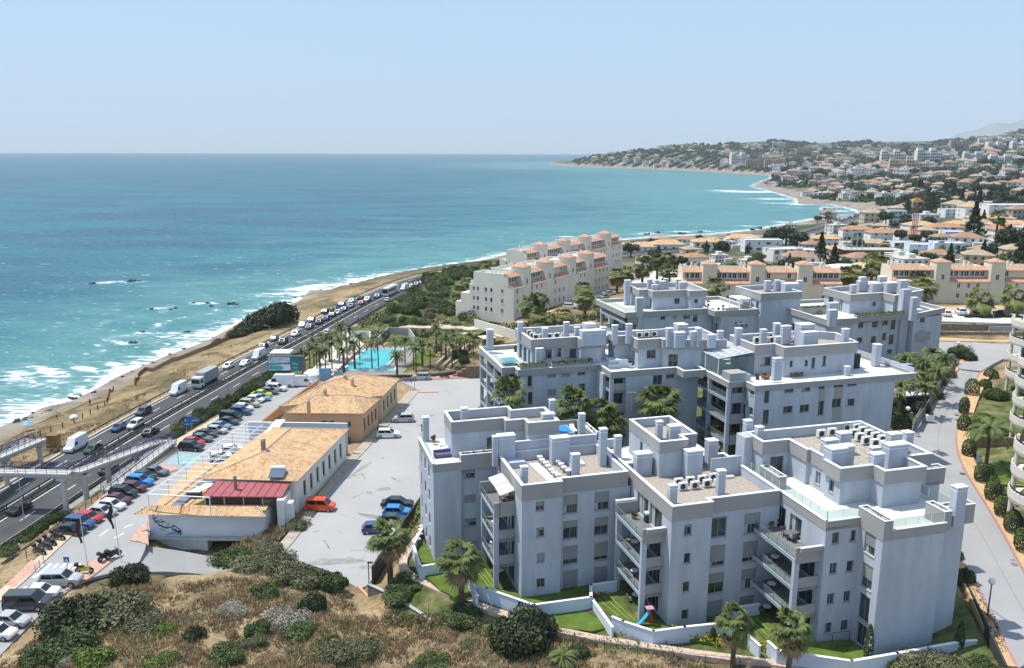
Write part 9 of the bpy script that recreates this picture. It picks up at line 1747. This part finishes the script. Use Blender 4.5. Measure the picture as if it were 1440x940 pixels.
# ------------------------------------------------------------------ shore: rocks, fence posts, people, parasol
def rock(px,py,r_,lb,grp=None,z=0.):
 x,y=g(px,py,z); rng=np.random.default_rng(int(px*13+py)); b=MB(); b.ball((0,0,0),1,n=12,k=8); V=np.array(b.v); d=1+.28*np.sin(V[:,:1]*5+px)+.2*np.sin(V[:,1:2]*7+py)+.1*np.sin(V[:,2:3]*9); V=V*d*np.array([r_*rng.uniform(.6,1.1),r_*.5,r_*.32]); b.v=[tuple(v) for v in V]; o=b.build('sea_rock',M_ROCK,None,smooth=True); o.location=(x,y,z+.05); o.rotation_euler=(0,0,rng.uniform(-.5,.5)); tag(o,lb,'rock',grp)
for px,py,r_ in ((131,399,1.6),(127,399,.9),(184,396,2.2),(190,395.5,1.7),(196,396,1.2),(213,435,1.2),(247,434,1.4),(240,436,.9),(272,427,1.1),(292,427,1.2),(297,431,1.3),(325,428,2.0),(331,428.5,1.2),(186,483,1.6),(190,482,1.0),(200,467,1.0),(264,467,1.0),(910,330,3),(925,328,3),(958,329,3.4),(985,327,3),(1068,322,4),(1058,324,4)): rock(px,py,r_,'one of the dark rocks breaking the surf offshore','dark rocks in the surf')
for i in range(60):
 t=random.random(); px=np.interp(t,[0,.25,.4,.55,.7,1],[5,120,290,350,440,560]); py=np.interp(px,[0,130,200,290,345,372,440,500,560],[601,553,517,481,456,440,412,400,389]); rock(px+random.uniform(-6,6),py+random.uniform(-3,5),random.uniform(.3,1.1),'one of the small dark stones scattered on the waterline','dark stones on the waterline',.1)
for i in range(26):
 px=random.uniform(296,345); py=np.interp(px,[296,345],[486,462])+random.uniform(-3,4); rock(px,py,random.uniform(.5,1.5),'one of the brown reef rocks at the narrow part of the beach','reef rocks on the narrow beach',.4)
FP=[gt(*p) for p in ((8,645),(60,612),(108,594),(150,570),(160,548))]; F2=[gt(*p) for p in ((190,543),(195,530),(205,522),(250,508),(290,492),(330,474),(338,468))]
for nm,lb,Q,st_ in (('beach_fence','thin row of wooden posts along the lower beach',FP,3.0),('beach_fence','brown wooden fence along the top of the beach bank',F2,.55)):
 P=np.array([q[:2] for q in Q]); s=np.r_[0,np.cumsum(np.linalg.norm(np.diff(P,axis=0),axis=1))]; ts=np.arange(0,s[-1],st_); L_=[(float(np.interp(t,s,P[:,0])),float(np.interp(t,s,P[:,1]))) for t in ts]; o=thing(nm,lb,'fence',(*L_[0],hz(*L_[0]))); posts(o,[(x,y,hz(x,y)-.3) for x,y in L_],1.5,.09,M_WOOD)
 if st_<1:
  mb=MB()
  for a,b in zip(L_[::2],L_[2::2]): za,zb_=hz(*a),hz(*b); mb.tube((*a,za+.9),(*b,zb_+.9),.06,n=4,caps=False); mb.tube((*a,za+.45),(*b,zb_+.45),.06,n=4,caps=False)
  mb.build('rail',M_WOOD,o)
def person(x,y,z,lb,top,legs,rz=0,pose=0):
 o=thing('person',lb,'person',(x,y,z),rz); b=MB(); sw=.16 if pose==0 else .3
 me=bpy.data.meshes.new('body'); vs=[(0,0,.95),(0,0,1.2),(0,0,1.42),(0,0,1.52),(0,.01,1.66),(.19,0,1.40),(.25,.03,1.13),(.22,.12,.90),(-.19,0,1.40),(-.25,.02,1.13),(-.22,.10,.90),(.10,0,.90),(.11,sw*.4,.50),(.11,sw*.3-.06,.08),(.11,sw*.3+.08,.03),(-.10,0,.90),(-.11,-sw*.4,.50),(-.11,-sw*.6,.09),(-.11,-sw*.6+.14,.03)]; es=[(0,1),(1,2),(2,3),(3,4),(2,5),(5,6),(6,7),(2,8),(8,9),(9,10),(0,11),(11,12),(12,13),(13,14),(0,15),(15,16),(16,17),(17,18)]; rr_=[.15,.14,.15,.06,.105,.07,.045,.035,.07,.045,.035,.095,.065,.045,.04,.095,.065,.045,.04]
 me.from_pydata(vs,es,[]); ob=bpy.data.objects.new('body',me); COL.objects.link(ob); m_=ob.modifiers.new('s','SKIN'); sv=me.skin_vertices[0].data
 for i,r_ in enumerate(rr_): sv[i].radius=(r_,r_*.85)
 sv[0].use_root=True; ob.modifiers.new('u','SUBSURF').levels=1; dg=bpy.context.evaluated_depsgraph_get(); nm=bpy.data.meshes.new_from_object(ob.evaluated_get(dg)); ob.modifiers.clear(); ob.data=nm
 skin=mat('skin',(.45,.27,.19),.6,.3); nm.materials.clear(); nm.materials.append(skin); nm.materials.append(top); nm.materials.append(legs)
 for p in nm.polygons: c=p.center; p.material_index=1 if (c.z>.92 and c.z<1.45 and abs(c.x)<.24) else (2 if .45<c.z<=.92 and abs(c.x)<.19 else 0)
 nm.polygons.foreach_set('use_smooth',[True]*len(nm.polygons)); ob.parent=o; b=MB(); b.ball((0,-.015,1.71),.112,n=10,k=7); q=b.build('hair',M_DARK,None,smooth=True); q.parent=o; return o
c_=lambda n,c: mat('cloth_'+n,c,.9,.1)
def pper(px,py,z,lb,t,l,rz=0,pose=0):
 if z is None: x,y,z=gt(px,py)
 else: x,y=g(px,py,z)
 person(x,y,z,lb,t,l,rz,pose)
pper(533-0,0,0,'',0,0) if False else None
pper(532,0,0,'',0,0) if False else None
pper(127,572,None,'person walking on the beach near the thin posts, in dark clothes',c_('dark',(.05,.05,.07)),c_('navy',(.03,.04,.10)),1,1)
pper(80,590,None,'person standing on the beach by the pale rock, in white top',c_('white',(.7,.7,.7)),c_('navy',(.03,.04,.10)),2,0)
pper(40,623,None,'person in a red top beside the upper beach ramp',c_('red',(.5,.05,.04)),c_('dark',(.05,.05,.07)),.5,0)
pper(54,628-14,11.25,'person in pale top on the beach ramp of the footbridge',c_('white',(.7,.7,.7)),c_('dark',(.05,.05,.07)),2.5,1)
pper(532,612,10.02,'person standing beside the white car alone in the lot',c_('dark',(.05,.05,.07)),c_('navy',(.03,.04,.10)),0,0)
x,y=(r1[0]*.38+d0[0]*.62,r1[1]*.38+d0[1]*.62); person(x,y,13.3-1.9*.38+.02,'person in a red top walking on the footbridge ramp above the lanes',c_('red',(.5,.05,.04)),c_('dark',(.05,.05,.07)),2,1); person(x-.8,y-1.4,13.3-1.9*.32+.02,'person in dark clothes walking ahead on the footbridge ramp',c_('dark',(.05,.05,.07)),c_('navy',(.03,.04,.10)),2,1)
pper(1437,453,22.42,'person in dark clothes on the upper parking at the right edge',c_('dark',(.05,.05,.07)),c_('navy',(.03,.04,.10)),2,0)
x,y,z=gt(40,606); o=thing('parasol','blue parasol on the beach left of the ramp','parasol',(x,y,z)); mb=MB(); mb.tube((x,y,z),(x,y,z+1.9),.03,n=6); mb.build('pole',M_WPLAS,o); mb=MB(); n=10; mb.add([(x,y,z+2.1)]+[(x+1.2*math.cos(6.283*i/n),y+1.2*math.sin(6.283*i/n),z+1.65) for i in range(n)],[(0,1+i,1+(i+1)%n) for i in range(n)]); mb.build('canopy',M_BLUEP,o)
x,y,z=gt(104,590); mb=MB(); mb.ball((x,y,z+.4),.9,n=10,k=7,sz=.7); tag(mb.build('boulder',M_COPE,origin=(x,y,z)),'pale boulder on the beach beside the thin posts','boulder')
x,y,z=gt(65,627); mb=MB(); mb.box(x,y,z-.5,x+2.0,y+1.5,z+1.9); tag(mb.build('hut',M_WOOD,origin=(x,y,z)),'brown wooden screen at the end of the beach ramp','hut')
pathstrip_=[gt(*p) for p in ((188,600),(196,575),(190,560),(205,548),(240,535),(290,512),(340,490),(400,462),(430,448))]
# ------------------------------------------------------------------ dry grass on the slopes (cannot be counted)
def grass(name,polys,n,h,mats_,seed,kind='stuff'):
 rng=np.random.default_rng(seed); Ps=[]
 for P in polys:
  A=np.array(P); x0,y0=A.min(0);x1,y1=A.max(0); a=abs(sum(P[i][0]*P[(i+1)%len(P)][1]-P[(i+1)%len(P)][0]*P[i][1] for i in range(len(P))))/2; k=int(n*a);
  X_=rng.uniform(x0,x1,int(k*(x1-x0)*(y1-y0)/a));Y_=rng.uniform(y0,y1,len(X_)); m_=pip(X_,Y_,P); Ps.append(np.c_[X_[m_],Y_[m_]])
 P=np.concatenate(Ps); dens=np.sin(P[:,0]*.9)*np.sin(P[:,1]*.8+P[:,0]*.3)+np.sin(P[:,0]*.33+1)*np.sin(P[:,1]*.27)*1.2; P=P[dens+rng.normal(0,.5,len(P))>-.35]; dens=np.sin(P[:,0]*.33+1)*np.sin(P[:,1]*.27); Z=H0(P[:,0],P[:,1])+np.where(np.hypot(P[:,0],P[:,1])<130,0,0); nz_=np.sin(P[:,0]*.31+P[:,1]*.17)*np.sin(P[:,1]*.23-P[:,0]*.11)*.36; Z=Z+nz_
 k=6; B=np.repeat(np.c_[P,Z],k,0); N=len(B); B[:,:2]+=rng.normal(0,.14,(N,2)); t=rng.uniform(0,6.28,N); hh=h*rng.uniform(.4,1.3,N); w_=.045+.03*rng.uniform(0,1,N); d=np.c_[np.cos(t),np.sin(t)]; l=rng.normal(0,.35,(N,2))*hh[:,None]
 V=np.stack([np.c_[B[:,:2]-d*w_[:,None],B[:,2]-.05],np.c_[B[:,:2]+d*w_[:,None],B[:,2]-.05],np.c_[B[:,:2]+l,B[:,2]+hh]],1).reshape(-1,3); Fq=np.arange(3*N).reshape(N,3); mi=np.repeat(np.clip((dens*1.4+rng.normal(0,.7,len(P))+.9).astype(int),0,len(mats_)-1),k); tag(raw(name,V,Fq,None,mats=mats_,mi=mi),kind=kind)
M_G1=mat('straw_grass',(.60,.46,.26),.95,.1,.3,.5); M_G2=mat('rusty_grass',(.38,.27,.165),.95,.1,.3,.5); M_G3=mat('olive_grass',(.30,.28,.14),.95,.1,.4,.5)
SLP=[g(x,y,12) for x,y in ((0,925),(60,885),(110,852),(175,815),(220,815),(300,815),(350,818),(372,800),(400,812),(430,808),(470,815),(505,846),(560,862),(605,868),(700,902),(780,912),(860,924),(1000,938),(1000,1000),(0,1000))]
SLP2=[g(x,y,9.5) for x,y in ((300,800),(330,775),(372,745),(405,725),(425,715),(412,735),(395,760),(372,790),(355,800))]
grass('dry_grass',[SLP,SLP2],16,.42,[M_G2,M_G1,M_G3],3)
BS=[g(x,y,8) for x,y in ((0,650),(60,622),(100,600),(150,575),(200,540),(260,510),(330,475),(350,470),(420,450),(420,436),(370,462),(300,500),(210,556),(120,608),(0,668))]
grass('dry_grass',[BS],3.2,.35,[M_G1,M_G1,M_G3],4)
def scrub(name,polys,n,seed):
 rng=np.random.default_rng(seed); Ps=[]
 for P in polys:
  A=np.array(P); x0,y0=A.min(0);x1,y1=A.max(0); X_=rng.uniform(x0,x1,int(n*(x1-x0)*(y1-y0)));Y_=rng.uniform(y0,y1,len(X_)); m_=pip(X_,Y_,P); Ps.append(np.c_[X_[m_],Y_[m_]])
 P=np.concatenate(Ps); f=np.sin(P[:,0]*.5+2)*np.sin(P[:,1]*.45-P[:,0]*.2)+.5*np.sin(P[:,0]*1.3)*np.sin(P[:,1]*1.1); P=P[f+rng.normal(0,.35,len(P))>.05]; Z=H0(P[:,0],P[:,1])+np.sin(P[:,0]*.31+P[:,1]*.17)*np.sin(P[:,1]*.23-P[:,0]*.11)*.36
 k=90; r_=rng.uniform(.25,.75,len(P)); d=rng.normal(size=(len(P),k,3)); d/=np.linalg.norm(d,axis=2)[...,None]; d[...,2]=np.abs(d[...,2])*.75; Q=(np.c_[P,Z][:,None]+d*r_[:,None,None]*rng.uniform(.45,1.25,(len(P),k,1))).reshape(-1,3); V,Fq=leaves(Q,.055,rng,d.reshape(-1,3)); mi=np.repeat(rng.integers(0,4,len(P)),k); tag(raw(name,V,Fq,None,mats=[M_SCR,M_SCRB,M_SCRG,M_G3],mi=mi),kind='stuff')
scrub('ground_cover',[SLP,SLP2,BANK],.85,6)
for o in TP: bpy.data.objects.remove(o)
for v in SP.values():
 for o in v: bpy.data.objects.remove(o)
for px,py,z,lb in ((1016,466,34,'television aerial with cross bars beside the satellite dish'),(888,576,29.3,'television aerial on the first block penthouse roof'),(1140,470,34,'thin aerial on the wide block roof'),(700,585,29.3,'thin aerial behind the first block chimney')):
 x,y=g(px,py,z); o=thing('roof_aerial',lb,'aerial',(x,y,z)); mb=MB(); mb.tube((x,y,z-.2),(x,y,z+2.6),.03,n=5); mb.build('mast',M_STEEL,o); mb=MB(); mb.tube((x-.6,y,z+2.3),(x+.6,y,z+2.3),.02,n=4)
 for k in range(6): mb.tube((x-.5+k*.2,y-.3,z+2.31),(x-.5+k*.2,y+.3,z+2.31),.014,n=4)
 mb.build('crossbars',M_STEEL,o)
# ------------------------------------------------------------------ haze
mb=MB(); mb.box(-15600,-900,-3.2,15600,15600,760)
hz_=mb.build('haze'); tag(hz_,kind='stuff')
m=bpy.data.materials.new('haze_air'); m.use_nodes=True; nt=m.node_tree; nt.nodes.clear(); o=nt.nodes.new('ShaderNodeOutputMaterial'); pv=nt.nodes.new('ShaderNodeVolumePrincipled')
pv.inputs['Color'].default_value=(.82,.93,1,1); pv.inputs['Density'].default_value=HAZE; pv.inputs['Anisotropy'].default_value=0
nt.links.new(pv.outputs[0],o.inputs['Volume']); hz_.data.materials.append(m)
